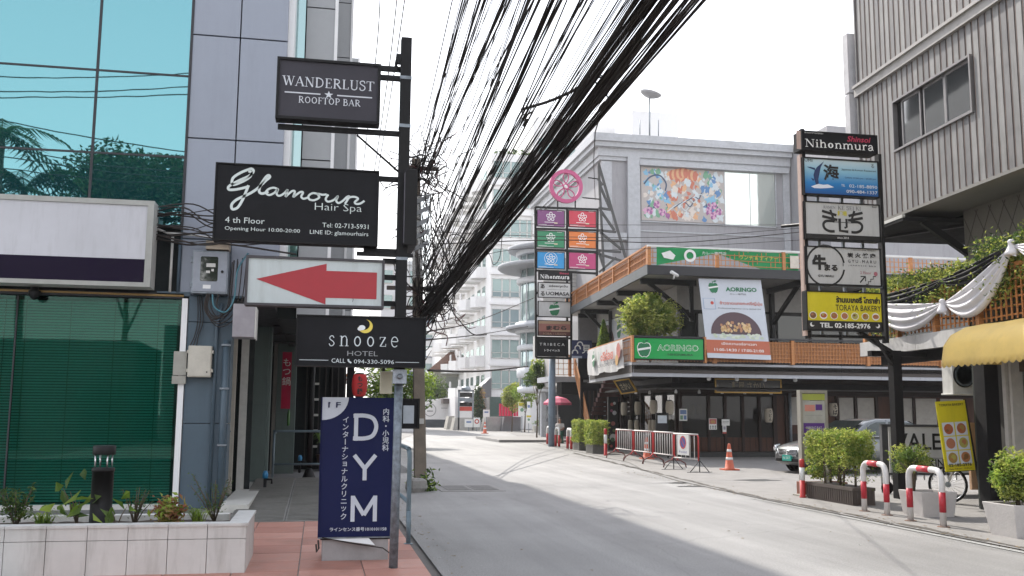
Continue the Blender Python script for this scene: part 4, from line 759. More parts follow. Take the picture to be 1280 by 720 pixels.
# arched trellis
t = thing('arched_trellis', 'black curved trellis grille above the passage between the column and the hotel sign', 'trellis', (-.4, 19, 3)); TM = mat('dark trellis metal', (.03, .025, .025), .6)
for k in range(5):
    z = 3.55-k*.16; m = MB(); m.tube(smooth_pts([(-.95, 20+.1*k, z+.05), (-.4, 20+.1*k, z+.03), (.1, 20+.1*k, z-.05), (.35, 20+.1*k, z-.12)], 5), .02, TM, 6); m.build('arch_bar', t)
for k in range(8): m = MB(); x = -.85+k*.15; m.bar((x, 20.1+.05*(k % 3), 3.58-.02*k-.16*(k % 2)), (x, 20.2, 3.40-.02*k-.16*(k % 2)), .02, .02, TM); m.build('cross_bar', t)
# taps and potted plant
for (x, y, lab) in ((-.93, 18.9, 'blue valve tap on a pipe at the foot of the nearer passage column'), (-.42, 25.6, 'blue valve tap in the passage beside the black post')):
    t = thing('water_tap', lab, 'tap', (x, y, .016)); m = MB(); m.tube([(x, y, .016), (x, y, .32)], .03, M['black'], 8); m.tube([(x, y, .3), (x+.12, y, .3), (x+.12, y, .22)], .02, M['black'], 8); m.build('pipe', t); m = MB(); m.lathe((x, y, .32), [(.05, 0), (.055, .08), (.03, .14)], mat('blue plastic', (.03, .2, .4), .4), 10); m.build('valve', t)
c = V((.22, 26.5, .016)); t = thing('potted_plant', 'leafy plant in a clay pot left of the clinic board', 'potted plant', c); m = MB(); m.lathe(c, [(.16, 0), (.24, .4), (.26, .42), (.22, .42)], mat('clay pot', (.14, .09, .06), .8), 14); m.build('pot', t)
m = MB()
for k in range(40):
    a = random.uniform(0, 6.3); l = random.uniform(.3, .6); d = V((math.cos(a), math.sin(a), 0)); s = V((-d.y, d.x, 0))*.03; p = c+Z*.42
    m.add([p-s, p+s, p+d*l*.5+Z*l+s, p+d*l*.5+Z*l-s], [(0, 1, 2, 3)], LEAF['mid']); m.add([p+d*l*.5+Z*l+s, p+d*l*.5+Z*l-s, p+d*l+Z*l*.8], [(0, 1, 2)], LEAF['mid'])
m.build('leaves', t)

# litter and fallen leaves along the kerbs, repair patches
random.seed(61); m = MB(); LT1 = mat('dry leaf', (.20, .13, .05), .8, var=.4); LT2 = mat('litter paper', (.5, .5, .48), .8)
for k in range(420):
    r_ = random.random(); x, y = (8.05+abs(random.gauss(.15, .18)), random.uniform(8, 26)) if r_ < .6 else ((1.3+abs(random.gauss(0, .12)), random.uniform(9.5, 26)) if r_ < .85 else (random.uniform(1.5, 11), random.uniform(9, 40)))
    if x > 8.1 + max(0, y-17)*.1: z = .022
    else: z = .008
    a = random.uniform(0, 6.28); l = random.uniform(.012, .035); d = V((math.cos(a), math.sin(a), 0))*l; e = V((-d.y, d.x, 0))*.5; c = V((x, y, z)); m.add([c-d, c+e+Z*.006, c+d, c-e+Z*.004], [(0, 1, 2, 3)], LT1 if random.random() < .9 else LT2)
m.build('fallen_leaves', kind='stuff')
PT = mat('newer asphalt patch', (.13, .128, .125), .85, var=.2, scale=40, bump=.5)
for x0, x1, y0, y1, lab in ((2.0, 2.5, 25.5, 33.0, 'long narrow asphalt trench repair by the utility pole'),):
    m = MB(); m.add(pl([(x0, y0), (x1, y0+.08), (x1-.04, y1), (x0+.05, y1-.05)], .005), [(0, 1, 2, 3)], PT); m.build('road_patch', kind='structure')
# ================================================================== RIGHT WOODEN BUILDING (rotated 4 degrees to the road)
RA = R_(4.1); RU = V((math.sin(RA), math.cos(RA), 0)); RN = V((math.cos(RA), -math.sin(RA), 0)); RP = V((11, 14.5, 0))
fr = Fr(RP, -RU, Z)                      # a = towards the camera, b = up, d = out over the street (d>0 street side)
B_ = thing('timber_clad_building', 'tall building with grey vertical boards overhanging a balcony and bakery', 'building', (11.5, 13, 0))
BD = [mat('weathered grey board %d' % k, c, .5, .1, var=.14, scale=3, dirt=.65, streak=True) for k, c in enumerate(((.19, .185, .182), (.155, .15, .15), (.225, .22, .215)))]
EDG = mat('pinkish board edge', (.24, .17, .14), .6)
m = MB(); m.fbox(fr, -4.0, 7.5, 5.62, 14, -5, -.05, M['blackmat']); m.fbox(fr, -3.9, 7.5, 0, 5.7, -6, -2.3, mat('dark inner wall', (.05, .045, .04), .9)); m.build('wall', B_)  # second box: dark brown core behind the lower floors
bw = .196; a = -4.04; k = 0
wa0, wa1, wb0, wb1 = -2.56, .03, 6.83, 7.80
while a < 7.4:
    for (b0, b1) in ((5.56, 8.42), (8.62, 11.4), (11.42, 14)):
        if b0 == 5.56 and a+bw > wa0 and a < wa1:
            piece(B_, 'board', fr, a+.052, a+bw, b0, wb0, -.05, 0, BD[k % 3]); piece(B_, 'board', fr, a+.052, a+bw, wb1, b1, -.05, 0, BD[k % 3])
        else: piece(B_, 'board', fr, a+.052, a+bw, b0, b1, -.05, .0, BD[(k*2+int(b0)) % 3])
    a += bw; k += 1
m = MB(); a = -4.04
while a < 7.4:
    for b0, b1 in ((5.55, wb0), (wb1, 8.42), (8.62, 14)) if wa0 < a+bw/2 < wa1 else ((5.55, 8.42), (8.62, 14)): m.fbox(fr, a+.044, a+.051, b0, b1, -.05, .004, EDG)
    a += bw
m.build('board_ribs', B_, kind='stuff')
m = MB(); m.fbox(fr, -4.1, 7.5, 8.42, 8.62, -.02, .07, mat('pale band', (.33, .315, .30), .5, dirt=.4)); m.fbox(fr, -4.1, 7.5, 8.60, 8.66, -.02, .12, mat('pale band', (0, 0, 0))); m.build('band', B_)
m = MB(); m.fbox(fr, -4.07, -4.02, 5.55, 14, -.2, .03, BD[1]); m.build('corner_trim', B_)
# window
wn = MB(); WF = mat('bronze window frame', (.035, .03, .028), .5)
for a0, a1, b0, b1 in ((wa0, wa1, wb0-.04, wb0), (wa0, wa1, wb1, wb1+.04), (wa0-.04, wa0, wb0-.04, wb1+.04), (wa1, wa1+.04, wb0-.04, wb1+.04)): wn.fbox(fr, a0, a1, b0, b1, -.1, .05, mat('grey sash', (.22, .21, .21), .4, .5))
wn.fbox(fr, wa0, wa1, wb0, wb1, -.14, -.13, M['blackmat']); w_ = wn.build('window', B_)
wg = glass('tinted window glass', (0, 0, 0), .18, .04, 0, (.03, .032, .034), wav=.02)
for i, (a0, a1) in enumerate(((wa0+.2, -1.66), (-1.58, -.86), (-.84, wa1-.02))):
    m = MB(); m.fbox(fr, a0+.04, a1-.04, wb0+.05, wb1-.05, -.05, -.04, wg); p_ = m.build('pane', w_)
    m = MB()
    for q in ((a0, a1, wb0, wb0+.05), (a0, a1, wb1-.05, wb1), (a0, a0+.04, wb0, wb1), (a1-.04, a1, wb0, wb1)): m.fbox(fr, *q, -.07, -.02 if i != 1 else -.035, mat('grey sash', (0, 0, 0)))
    m.build('sash', w_)
# soffit, canopy below the boards and its brackets
m = MB(); m.fbox(fr, -4.05, 7.5, 5.50, 5.56, -1.2, .0, mat('grey soffit', (.20, .19, .175), .8, dirt=.3)); m.build('soffit', B_)
m = MB(); m.fbox(fr, -4.3, -2.0, 5.28, 5.36, -3.4, .25, M['blackmat']); m.fbox(fr, -4.3, -2.0, 5.34, 5.40, .2, .26, M['offwhite']); m.build('canopy', B_)
m = MB(); m.bar(fr.P(-2.1, 5.3, -.2), fr.P(-1.95, 4.55, -1.2), .12, .12, M['black']); m.bar(fr.P(-3.6, 5.3, -.2), fr.P(-2.0, 5.3, -1.2), .12, .14, M['black']); m.bar(fr.P(-2.0, 5.5, -1.15), fr.P(-2.0, 4.3, -1.15), .12, .12, M['black']); m.build('bracket', B_)
m = MB(); m.tube([fr.P(-3.3, 5.56, .02), fr.P(-3.5, 5.62, .25), fr.P(-4.6, 5.62, 1.6)], .035, M['black'], 6); m.build('sign_stay', B_)
# recessed textured wall with diamond grooves
m = MB(); TW = mat('textured beige wall', (.17, .155, .13), .9, var=.12, scale=3, bump=.5, bscale=30, dirt=.25); m.fbox(fr, -2.0, 7, 3.1, 5.5, -2.5, -1.0, TW); m.build('recessed_wall', B_)
m = MB(); GR = mat('groove', (.08, .07, .06), .9)
for k in range(-10, 24):
    a0 = -2+k*.42
    for s_ in (1, -1):
        pts = [(a0, 3.2), (a0+s_*1.3, 5.45)]
        pts = [(min(max(p[0], -2), 7), 3.2+(5.45-3.2)*((min(max(p[0], -2), 7)-a0)/(s_*1.3))) if True else p for p in (pts if k >= 0 or 1 else pts)]
        if abs(pts[0][0]-pts[1][0]) > .05: m.bar(fr.P(pts[0][0], pts[0][1], -.998), fr.P(pts[1][0], pts[1][1], -.998), .012, .012, GR)
m.build('wall_grooves', B_, kind='stuff')
# balcony deck, railing and posts
m = MB(); DK = mat('pale deck fascia', (.46, .45, .44), .7, dirt=.4, streak=True)
for (a0, a1) in ((-4.42, -2.2), (-2.19, -.2), (-.19, 1.8), (1.81, 4), (4.01, 6.5)): piece(B_, 'fascia_board', fr, a0, a1, 2.81, 3.10, -.06, .0, DK)
m.fbox(fr, -4.42, 6.5, 2.83, 3.06, -2.3, -.06, mat('deck slab', (.25, .24, .23), .9)); m.fbox(fr, -4.42, -4.36, 2.81, 3.1, -2.3, 0, DK); m.fbox(fr, -4.1, 6.5, 2.62, 2.83, -.5, -.3, M['blackmat']); m.build('deck', B_)
R2 = thing('balcony_railing', 'orange timber lattice railing of the right hand balcony behind the white swags', 'railing', fr.P(0, 3.1, -.05))
for k in range(8):
    a = -4.35+k*1.35; piece(R2, 'post', fr, a, a+.10, 3.1, 4.1, -.14, -.04, M['wood'])
    m = MB()
    for j in range(1, 9): m.fbox(fr, a+.1+j*1.25/9-.014, a+.1+j*1.25/9+.014, 3.14, 3.98, -.10, -.08, M['wood'])
    for j in range(6): m.fbox(fr, a+.1, a+1.35, 3.2+j*.145, 3.228+j*.145, -.115, -.1, M['wood'])
    m.build('lattice_panel', R2, kind='stuff')
m = MB(); m.fbox(fr, -4.4, 6.4, 3.98, 4.05, -.15, -.03, M['wood']); m.build('top_rail', R2)
random.seed(21); m = MB(); boxleaves(m, -4.1, 3.2, .02, .75, 3.72, 4.25, 20000, .075, [LEAF['hedge'], LEAF['hedge'], LEAF['mid']], .06, fr=fr)
boxleaves(m, -.2, 1.6, .05, .8, 4.05, 4.45, 4500, .08, [LEAF['dark'], LEAF['mid'], LEAF['hedge']], .08, fr=fr); boxleaves(m, 1.2, 3.2, .05, .8, 4.1, 4.62, 5000, .08, [LEAF['hedge'], LEAF['mid']], .08, fr=fr)
for (a_, z_) in ((-3.9, 3.35), (-3.2, 3.3), (-1.6, 3.65), (.4, 3.6), (1.9, 3.5)): boxleaves(m, a_-.25, a_+.3, -.05, .2, z_-.15, z_+.2, 260, .08, [LEAF['hedge'], LEAF['mid']], .06, fr=fr)
tag(m.build('balcony_hedge', org=fr.P(0, 3.1, -.3)), 'long yellow green hedge growing on the right hand balcony above the swags', 'hedge')['kind'] = 'thing'
CLW = mat('white satin swag cloth', (.62, .60, .62), .55, var=.05); CLB = mat('black swag cloth', (.012, .011, .014), .7)
def swag(name, label, a0, z0, a1, z1, sag, mt, w0, d=.02, folds=7, n=26):
    m = MB(); g = []
    for i in range(folds*3+1):
        q = i/(folds*3); row = []
        for j in range(n+1):
            t = j/n; pinch = max(.12, math.sin(math.pi*t)**.7); a = a0+(a1-a0)*t; z = z0+(z1-z0)*t-4*sag*t*(1-t)*(.12+.88*q)-w0*.5*q*pinch
            row.append(fr.P(a, z, d+.03+.035*math.sin(q*folds*2*math.pi*.5+t*1.5)*pinch+.05*pinch*math.sin(math.pi*q)))
        g.append(row)
    m.sheet(g, mt); o = m.build(name, org=fr.P((a0+a1)/2, min(z0, z1), d)); s = o.modifiers.new('solid', 'SOLIDIFY'); s.thickness = .006; tag(o, label, 'drapery'); return o
swag('white_swag', 'white cloth swag on the right hand balcony, left of the central knot', -3.95, 3.95, -1.1, 3.6, .36, CLW, .45)
swag('white_swag', 'white cloth swag on the right hand balcony, rising right of the central knot', -1.05, 3.6, .95, 4.3, .42, CLW, .45)
swag('black_swag', 'black cloth swag above the left white swag on the balcony', -4.0, 4.0, -1.0, 4.05, .12, CLB, .45, d=-.02)
swag('black_swag', 'black cloth swag above the right white swag on the balcony', -1.3, 4.02, 1.0, 4.35, .10, CLB, .45, d=-.02)
swag('white_swag', 'white cloth swag on the balcony at the right edge of the picture', .98, 4.3, 3.4, 4.2, .35, CLW, .3)
for (a_, z_, lab) in ((-1.08, 3.62, 'white cloth knot with hanging tail between two balcony swags'), (.96, 4.35, 'white cloth knot at the upper end of the right swag')):
    m = MB(); c = fr.P(a_, z_-.02, .08); m.lathe(c, [(.03, .06), (.06, .03), (.05, 0), (.05, -.04), (.10, -.14), (.12, -.2)], CLW, 9); m.add([fr.P(a_+dx, z_-dz, .09+dd) for dx, dz, dd in ((-.03, 0, 0), (.03, 0, .02), (.13, .26, 0), (.03, .22, .05), (-.06, .27, .0))], [(0, 1, 2, 3, 4)], CLW); tag(m.build('cloth_knot', org=c), lab, 'drapery')
m = MB(); c = fr.P(-4.1, 3.55, .02); m.lathe(c, [(.02, .5), (.08, .3), (.14, .0), (.11, -.2), (.04, -.3)], CLW, 10); m.lathe(c+Z*.32, [(.04, .25), (.09, .0), (.05, -.25)], CLB, 9); tag(m.build('cloth_bundle', org=c), 'black and white bunched cloth at the left end of the balcony beside the sign tower', 'drapery')
# bakery below: pillar, window, awning, air conditioner
m = MB(); m.fbox(fr, -.3, .0, 0, 2.82, -.2, .05, M['blackmat']); m.fbox(fr, -.42, -.3, 0, 2.82, -.2, .0, mat('very dark green', (.02, .025, .02), .6)); m.build('pillar', B_)
m = MB(); JW = mat('off white window jamb', (.48, .45, .41), .5, dirt=.3)
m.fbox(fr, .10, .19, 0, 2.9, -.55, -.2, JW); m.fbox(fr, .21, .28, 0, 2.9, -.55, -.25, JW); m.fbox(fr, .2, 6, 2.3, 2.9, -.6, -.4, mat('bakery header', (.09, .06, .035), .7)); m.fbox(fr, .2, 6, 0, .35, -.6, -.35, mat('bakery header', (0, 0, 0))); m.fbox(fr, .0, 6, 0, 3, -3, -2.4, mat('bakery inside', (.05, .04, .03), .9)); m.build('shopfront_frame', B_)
m = MB(); m.fbox(fr, .28, 3.4, .35, 2.3, -.46, -.45, glass('bakery glass', (.55, .6, .58), .12, .02)); m.build('shop_window', B_)
fa = Fr(fr.P(.28, .35, -.44), -RU, Z, 3.1, 1.95); a = Art(fa, .003); gl_ = flat('gold leaf lettering', (.55, .34, .05)); a.build(B_) if a.mb.v else None
text(fa, B_, 'A.Y', .12, .86, .14, gl_, bold=.03); text(fa, B_, 'โท', .14, .68, .12, gl_)
t = thing('display_counter', 'light wood display counter behind the bakery window', 'counter', fr.P(.9, 0, -1.2)); m = MB(); m.fbox(fr, .5, 2.5, 0, 1.2, -1.4, -.8, mat('counter wood', (.34, .20, .09), .5, var=.2, stretch=(1, 1, 6))); m.build('body', t); m = MB(); m.fbox(fr, .45, 2.55, 1.2, 1.24, -1.45, -.75, mat('counter wood', (0, 0, 0))); m.build('top', t)
m = MB()
for k in range(4): m.fbox(fr, .6+k*.16, .7+k*.16, 1.24, 1.45+.05*(k % 2), -1.1, -1.0, mat('jar', (.4, .38, .32), .4))
m.build('jar', t)
AW = mat('yellow awning canvas', (.78, .55, .17), .55, var=.1, scale=2, dirt=.3)
t = thing('yellow_awning', 'faded yellow scalloped canvas awning over the bakery front', 'awning', fr.P(1, 2.6, .2)); m = MB(); g = []; a0, a1 = .12, 6.0; prof = [(-.25, 3.10), (.1, 3.09), (.42, 3.03), (.68, 2.90), (.82, 2.72), (.86, 2.5)]; n = 150
for (d, z) in prof: g.append([fr.P(a0+(a1-a0)*i/n, z-.012*abs(math.sin(i*.12))+(.0 if i else -.03), d+.015*math.sin(i*.21)) for i in range(n+1)])
g.append([fr.P(a0+(a1-a0)*i/n, 2.395-.05*abs(math.sin(i/n*(a1-a0)/.16*math.pi)), .865+.015*math.sin(i*.21+.5)) for i in range(n+1)])
m.sheet(g, AW); m.add([fr.P(a0, z, d) for d, z in prof]+[fr.P(a0, 2.42, .86), fr.P(a0, 2.42, -.25)], [list(range(len(prof)+2))], AW); o = m.build('canvas', t); s = o.modifiers.new('solid', 'SOLIDIFY'); s.thickness = .008
m = MB(); m.bar(fr.P(.2, 2.75, -.2), fr.P(.2, 2.45, .8), .03, .03, M['black']); m.bar(fr.P(.2, 2.45, .8), fr.P(5.9, 2.45, .8), .03, .03, M['black']); m.build('support_arm', t)
fA = fpx(1190, 460, 1226, 492, 15.6); t = thing('air_conditioner', 'white outdoor air conditioner unit with round fan hanging under the awning', 'air conditioner', fA.P(fA.w/2, 0, -.1)); m = MB(); m.fbox(fA, 0, fA.w, 0, fA.h+.15, -.3, 0, M['offwhite']); m.fbox(fA, -.04, fA.w+.02, -.03, .0, -.3, .04, M['offwhite']); bevel(m.build('case', t), .01)
m = MB(); m.lathe(fA.P(fA.w*.42, fA.h*.72, .0), [(.22, 0), (.22, .012), (.2, .012)], M['black'], 24, ax=-Y)
for k in range(5): m.lathe(fA.P(fA.w*.42, fA.h*.72, .012), [(.05+.035*k, 0), (.056+.035*k, .006)], M['steel'], 24, ax=-Y)
m.build('fan_grille', t)
# small blank sign on the boards
fS = Fr(fr.P(-4.15, 7.6, .1), X, Z, .34, 1.9); t = thing('side_sign_box', 'tall narrow pale sign box fixed to the far edge of the grey boards', 'sign', fS.P(.1, 0)); SP_ = PY(1071, 48, 18.9); m = MB(); m.box(11.2, 11.42, 18.75, 18.95, 8.6, 9.95, mat('pale sign side', (.5, .49, .5), .5)); m.box(11.2, 11.42, 18.75, 18.95, 7.3, 8.56, mat('pale sign side', (0, 0, 0))); m.build('case', t)
# ================================================================== SIGN TOWER ON THE RIGHT
TY = 16.3
t = thing('sign_tower', 'steel tower frame holding the five stacked restaurant signs on the right', 'sign tower', (10.5, TY, 0))
m = MB(); m.box(8.68, 8.72, TY, TY+.12, 3.0, 6.4, mat('pinkish frame edge', (.45, .33, .28), .5)); m.box(8.73, 8.80, TY+.02, TY+.12, 2.95, 6.9, M['black']); m.box(10.30, 10.36, TY, TY+.14, 2.9, 6.5, M['black']); m.build('frame', t)
for z in (6.28, 6.32, 5.42, 4.86, 4.05, 3.93, 2.98): m = MB(); m.box(8.73, 10.33, TY+.05, TY+.12, z, z+.05, M['steel'] if z in (5.42, 3.93) else M['black']); m.build('cross_bar', t)
for x in (9.1, 9.6, 10.0): m = MB(); m.box(x, x+.05, TY+.2, TY+.25, 3, 6.3, M['steel']); m.build('rear_strut', t)
m = MB(); m.box(10.74, 10.92, TY+.5, TY+.68, .01, 2.8, M['blackmat']); m.build('post', t)
m = MB(); m.bar((10.8, TY+.58, 2.75), (9.8, TY+.1, 3.1), .07, .07, M['black']); m.bar((10.8, TY+.58, 2.5), (10.1, TY+.1, 3.05), .05, .05, M['black']); m.bar((10.3, TY+.58, 2.74), (13.5, TY+.58, 2.74), .14, .1, M['blackmat']); m.build('bracket', t)
def tsign(y0, y1, name, label, face, x0=1003, x1=1099, **k):
    f = fpx(x0, y0, x1, y1, TY-.06); return f, lightbox(name, label, f, face, depth=.16, bw=.03, **k)
WP, BP = M['print_white'], M['print_black']
f = fpx(1001, 163, 1097, 193, TY-.1); t = lightbox('village_sign', 'black sign reading Shinsoi Nihonmura at the top of the right tower', f, mat('black acrylic', (0, 0, 0)), depth=.3, bw=.015)
a = Art(f, .001); serif(a, 'Nihonmura', .045, .17, .91, .40, WP, thick=.15, wt=1.1); a.rect(-.06, -.005, .02, .97, mat('pinkish frame edge', (0, 0, 0)), 0); a.build(t); text(f, t, 'Shinsoi', .755, .72, .30, flat('crimson print', (.45, .03, .08)), w=.30, shear=.25, bold=.015, al='C'); text(f, t, 'ร้านอาหารญี่ปุ่น', .165, .90, .1, WP, w=.24)
# umi
def gradmat(name, stops, z0, z1):
    m = bpy.data.materials.new(name); m.use_nodes = True; n = m.node_tree.nodes; L = m.node_tree.links; g = n.new('ShaderNodeNewGeometry'); s = n.new('ShaderNodeSeparateXYZ'); L.new(g.outputs['Position'], s.inputs[0]); r = n.new('ShaderNodeMapRange'); r.inputs[1].default_value = z0; r.inputs[2].default_value = z1; L.new(s.outputs[2], r.inputs[0]); cr = n.new('ShaderNodeValToRGB'); cr.color_ramp.elements[0].color = (*stops[0], 1); cr.color_ramp.elements[1].color = (*stops[-1], 1)
    for i, c in enumerate(stops[1:-1]): e = cr.color_ramp.elements.new((i+1)/(len(stops)-1)); e.color = (*c, 1)
    L.new(r.outputs[0], cr.inputs[0]); L.new(cr.outputs[0], n['Principled BSDF'].inputs['Base Color']); n['Principled BSDF'].inputs['Roughness'].default_value = .35; return m
f = fpx(1003, 196, 1099.5, 248, TY-.06); f.h = abs(f.h); t = lightbox('sea_restaurant_sign', 'blue to white sign with a leaping marlin and the character 海', f, gradmat('printed sea gradient', ((.01, .07, .26), (.02, .20, .48), (.25, .48, .60), (.55, .64, .66)), f.o.z, f.o.z+f.h), depth=.16, bw=.025)
a = Art(f, .001); nb = flat('navy print', (.02, .04, .12)); sp = flat('spray white', (.72, .74, .8))
a.poly([(.10, .22), (.16, .27), (.2, .3), (.26, .28), (.32, .3), (.40, .23), (.32, .2), (.22, .18), (.14, .18)], sp, 1)
a.poly([(.165, .28), (.145, .40), (.135, .53), (.155, .66), (.185, .75), (.215, .80), (.28, .92), (.235, .76), (.225, .68), (.21, .55), (.195, .42), (.2, .30)], nb, 2); a.poly([(.155, .66), (.10, .70), (.05, .74), (.10, .74), (.16, .72)], nb, 2); a.poly([(.14, .42), (.10, .45), (.13, .36)], nb, 2); a.build(t)
text(f, t, '海', .365, .62, .44, BP, bold=.03); text(f, t, 'UMI', .075, .915, .08, BP, w=.1); text(f, t, 'る', .92, .86, .1, BP); text(f, t, 'Japanese & Korean Restaurant', .735, .72, .065, BP, w=.46); text(f, t, 'OPEN 17.00 pm - 24.00 pm.', .755, .50, .055, nb, w=.42)
text(f, t, 'TEL', .52, .295, .06, WP, w=.05); text(f, t, '02-185-8890', .785, .29, .085, WP, w=.37); text(f, t, '090-484-1337', .765, .14, .085, WP, w=.41)
# ramen
SF = mat('grey white sign face', (.50, .50, .49), .4, var=.06, scale=2, dirt=.35, streak=True)
f = fpx(1005, 251, 1101, 303, TY-.06); t = lightbox('ramen_sign', 'white sign reading RAMEN KE SEI KI over heavy black characters', f, SF, depth=.16, bw=.02); a = Art(f, .001); a.rect(.0, 1, 0, .15, BP, 1)
serif(a, 'KE SEI KI', .44, .815, .31, .10, BP, wt=.8); serif(a, 'RAMEN', .25, .83, .16, .065, BP, wt=.8)
def ki(u, s):
    q = lambda pts: [((u+s*x)*f.w, y*f.h) for x, y in pts]
    for pts, w in (([(-.09, .76), (.10, .66)], .05), ([(-.09, .62), (.11, .54)], .05), ([(.02, .80), (.07, .50)], .045)): a.stroke(q(pts), w, BP, 1, smooth=False)
    a.stroke(q([(.07, .50), (-.03, .50), (-.075, .42), (-.06, .30), (.0, .235), (.07, .235)]), .05, BP, 1)
ki(.32, 1); ki(.68, -1); a.stroke([(.46*f.w, .58*f.h), (.46*f.w, .26*f.h), (.57*f.w, .24*f.h)], .055, BP, 1, smooth=False); a.stroke([(.55*f.w, .58*f.h), (.55*f.w, .36*f.h), (.52*f.w, .34*f.h)], .045, BP, 1, smooth=False); a.stroke([(.38*f.w, .485*f.h), (.63*f.w, .475*f.h)], .012, BP, 2, smooth=False); a.build(t)
text(f, t, '麺場', .495, .715, .135, flat('mustard print', (.52, .46, .06)), bold=.03); text(f, t, 'since 2014', .495, .075, .055, WP, w=.15); text(f, t, 'Beef', .93, .93, .04, BP, w=.06)
# gyu maru
f = fpx(1007, 307, 1102, 358.5, TY-.06); t = lightbox('beef_grill_sign', 'white sign with black brush circle around 牛まる reading GYU-MARU', f, SF, depth=.16, bw=.02); a = Art(f, .001); a.ring(.255, .5, .36, .395, BP, 1, a0=10, a1=350); a.stroke([(.49*f.w, .50*f.h), (.49*f.w, .6*f.h)], .014, BP, 1)
st = [(.70, .05)]; q = [(.84, .05), (.87, .05), (.87, .12), (.905, .12), (.905, .19), (.94, .19), (.94, .26), (.975, .26)]
a.stroke([((u-.05)*f.w, v*f.h) for u, v in q], .018, BP, 1, smooth=False); a.stroke([(.71*f.w, .09*f.h), (.775*f.w, .24*f.h)], .026, BP, 1, smooth=False); a.stroke([(.72*f.w, .25*f.h), (.785*f.w, .255*f.h), (.785*f.w, .13*f.h)], .02, BP, 1, smooth=False); a.circ(.925, .33, .04, flat('dusty rose', (.40, .13, .16)), 1); a.build(t)
text(f, t, '牛', .17, .58, .40, BP, bold=.06); text(f, t, 'まる', .325, .45, .17, BP, bold=.05, w=.18); text(f, t, 'GYU MARU', .255, .23, .06, BP, w=.21, bold=.02)
text(f, t, '炭 火 焼 肉', .74, .80, .13, BP, w=.38, bold=.03); text(f, t, 'G Y U - M A R U', .745, .64, .08, BP, w=.38); text(f, t, 'J A P A N E S E   B B Q', .745, .525, .04, BP, w=.37); text(f, t, '2 Floor', .79, .35, .07, flat('dusty rose', (0, 0, 0)), w=.15); text(f, t, 'โรงแรมอาหารญี่ปุ่น', .78, .94, .05, BP, w=.3)
# bakery
YW = mat('yellow sign face', (.64, .54, .015), .4, var=.08, scale=2, dirt=.2, streak=True)
f = fpx(1007, 363, 1104, 415, TY-.06); t = lightbox('bakery_tower_sign', 'yellow and black sign reading TORAYA BAKERY with a row of printed breads', f, YW, depth=.16, bw=.02); a = Art(f, .001); a.rect(0, 1, 0, .25, BP, 1)
br = [flat('bread %d' % k, c) for k, c in enumerate(((.20, .09, .03), (.40, .10, .03), (.38, .13, .05), (.42, .16, .08), (.40, .36, .08), (.35, .22, .05), (.42, .17, .06)))]
for k in range(7): u = .085+k*.137; a.ell(u, .38, .05, .095, WP, 1, n=14); a.ell(u, .38, .042, .08 if k not in (1, 6) else .06, br[k], 2, n=9); a.ell(u-.01, .40, .018, .03, br[(k+3) % 7], 3, n=6)
for s_, u in ((1, .07), (-1, .93)): a.ell(u, .145, .028, .055, WP, 2); a.ell(u+s_*.012, .165, .02, .042, BP, 3)
a.build(t); text(f, t, 'ร้านเบเกอรี่ โทราย่า', .68, .80, .17, BP, w=.58, bold=.05); text(f, t, 'TORAYA BAKERY', .68, .59, .15, BP, w=.60, bold=.005); text(f, t, 'TEL. 02-185-2976', .50, .135, .13, WP, w=.66, bold=.03)
# ================================================================== STREET FURNITURE ON THE RIGHT PAVEMENT
def hoop(x, ya, yb, h=.78, label='', r=.045):
    c = V((x, (ya+yb)/2, .012)); t = thing('hoop_barrier', label, 'barrier', c, 'red and white hoop guards along the right kerb'); L2 = (yb-ya)/2; rad = .13
    pts = [V((0, -L2, 0)), V((0, -L2, h-rad))]+[V((0, -L2+rad-rad*math.cos(R_(q)), h-rad+rad*math.sin(R_(q)))) for q in (20, 45, 70, 90)]+[V((0, L2-rad+rad*math.sin(R_(q)), h-rad+rad*math.cos(R_(q)))) for q in (0, 20, 45, 70)]+[V((0, L2, h-rad)), V((0, L2, 0))]
    m = MB(); m.tube([c+p for p in pts], r, mat('chipped white pipe', (.60, .58, .57), .45, var=.06, dirt=.6), 14); m.build('hoop', t)
    for s_ in (-1, 1): m = MB(); m.tube([c+V((0, s_*L2, .20)), c+V((0, s_*L2, .48))], r*1.025, mat('red reflective band', (.42, .015, .03), .4, var=.1, dirt=.3), 14); m.build('red_band', t)
    m = MB(); m.tube([c+V((0, -.14, h)), c+V((0, .14, h))], r*1.025, mat('red reflective band', (0, 0, 0)), 14); m.build('red_band', t)
    for s_ in (-1, 1): m = MB(); m.lathe(c+V((0, s_*L2, 0)), [(.09, 0), (.085, .008)], M['rust'], 10); m.build('foot_plate', t)
    return t
hoop(8.80, 14.1, 14.75, label='red and white hoop guard beside the brown planter, farther of the near pair'); hoop(8.68, 12.52, 13.3, label='red and white hoop guard nearest the camera on the right kerb')
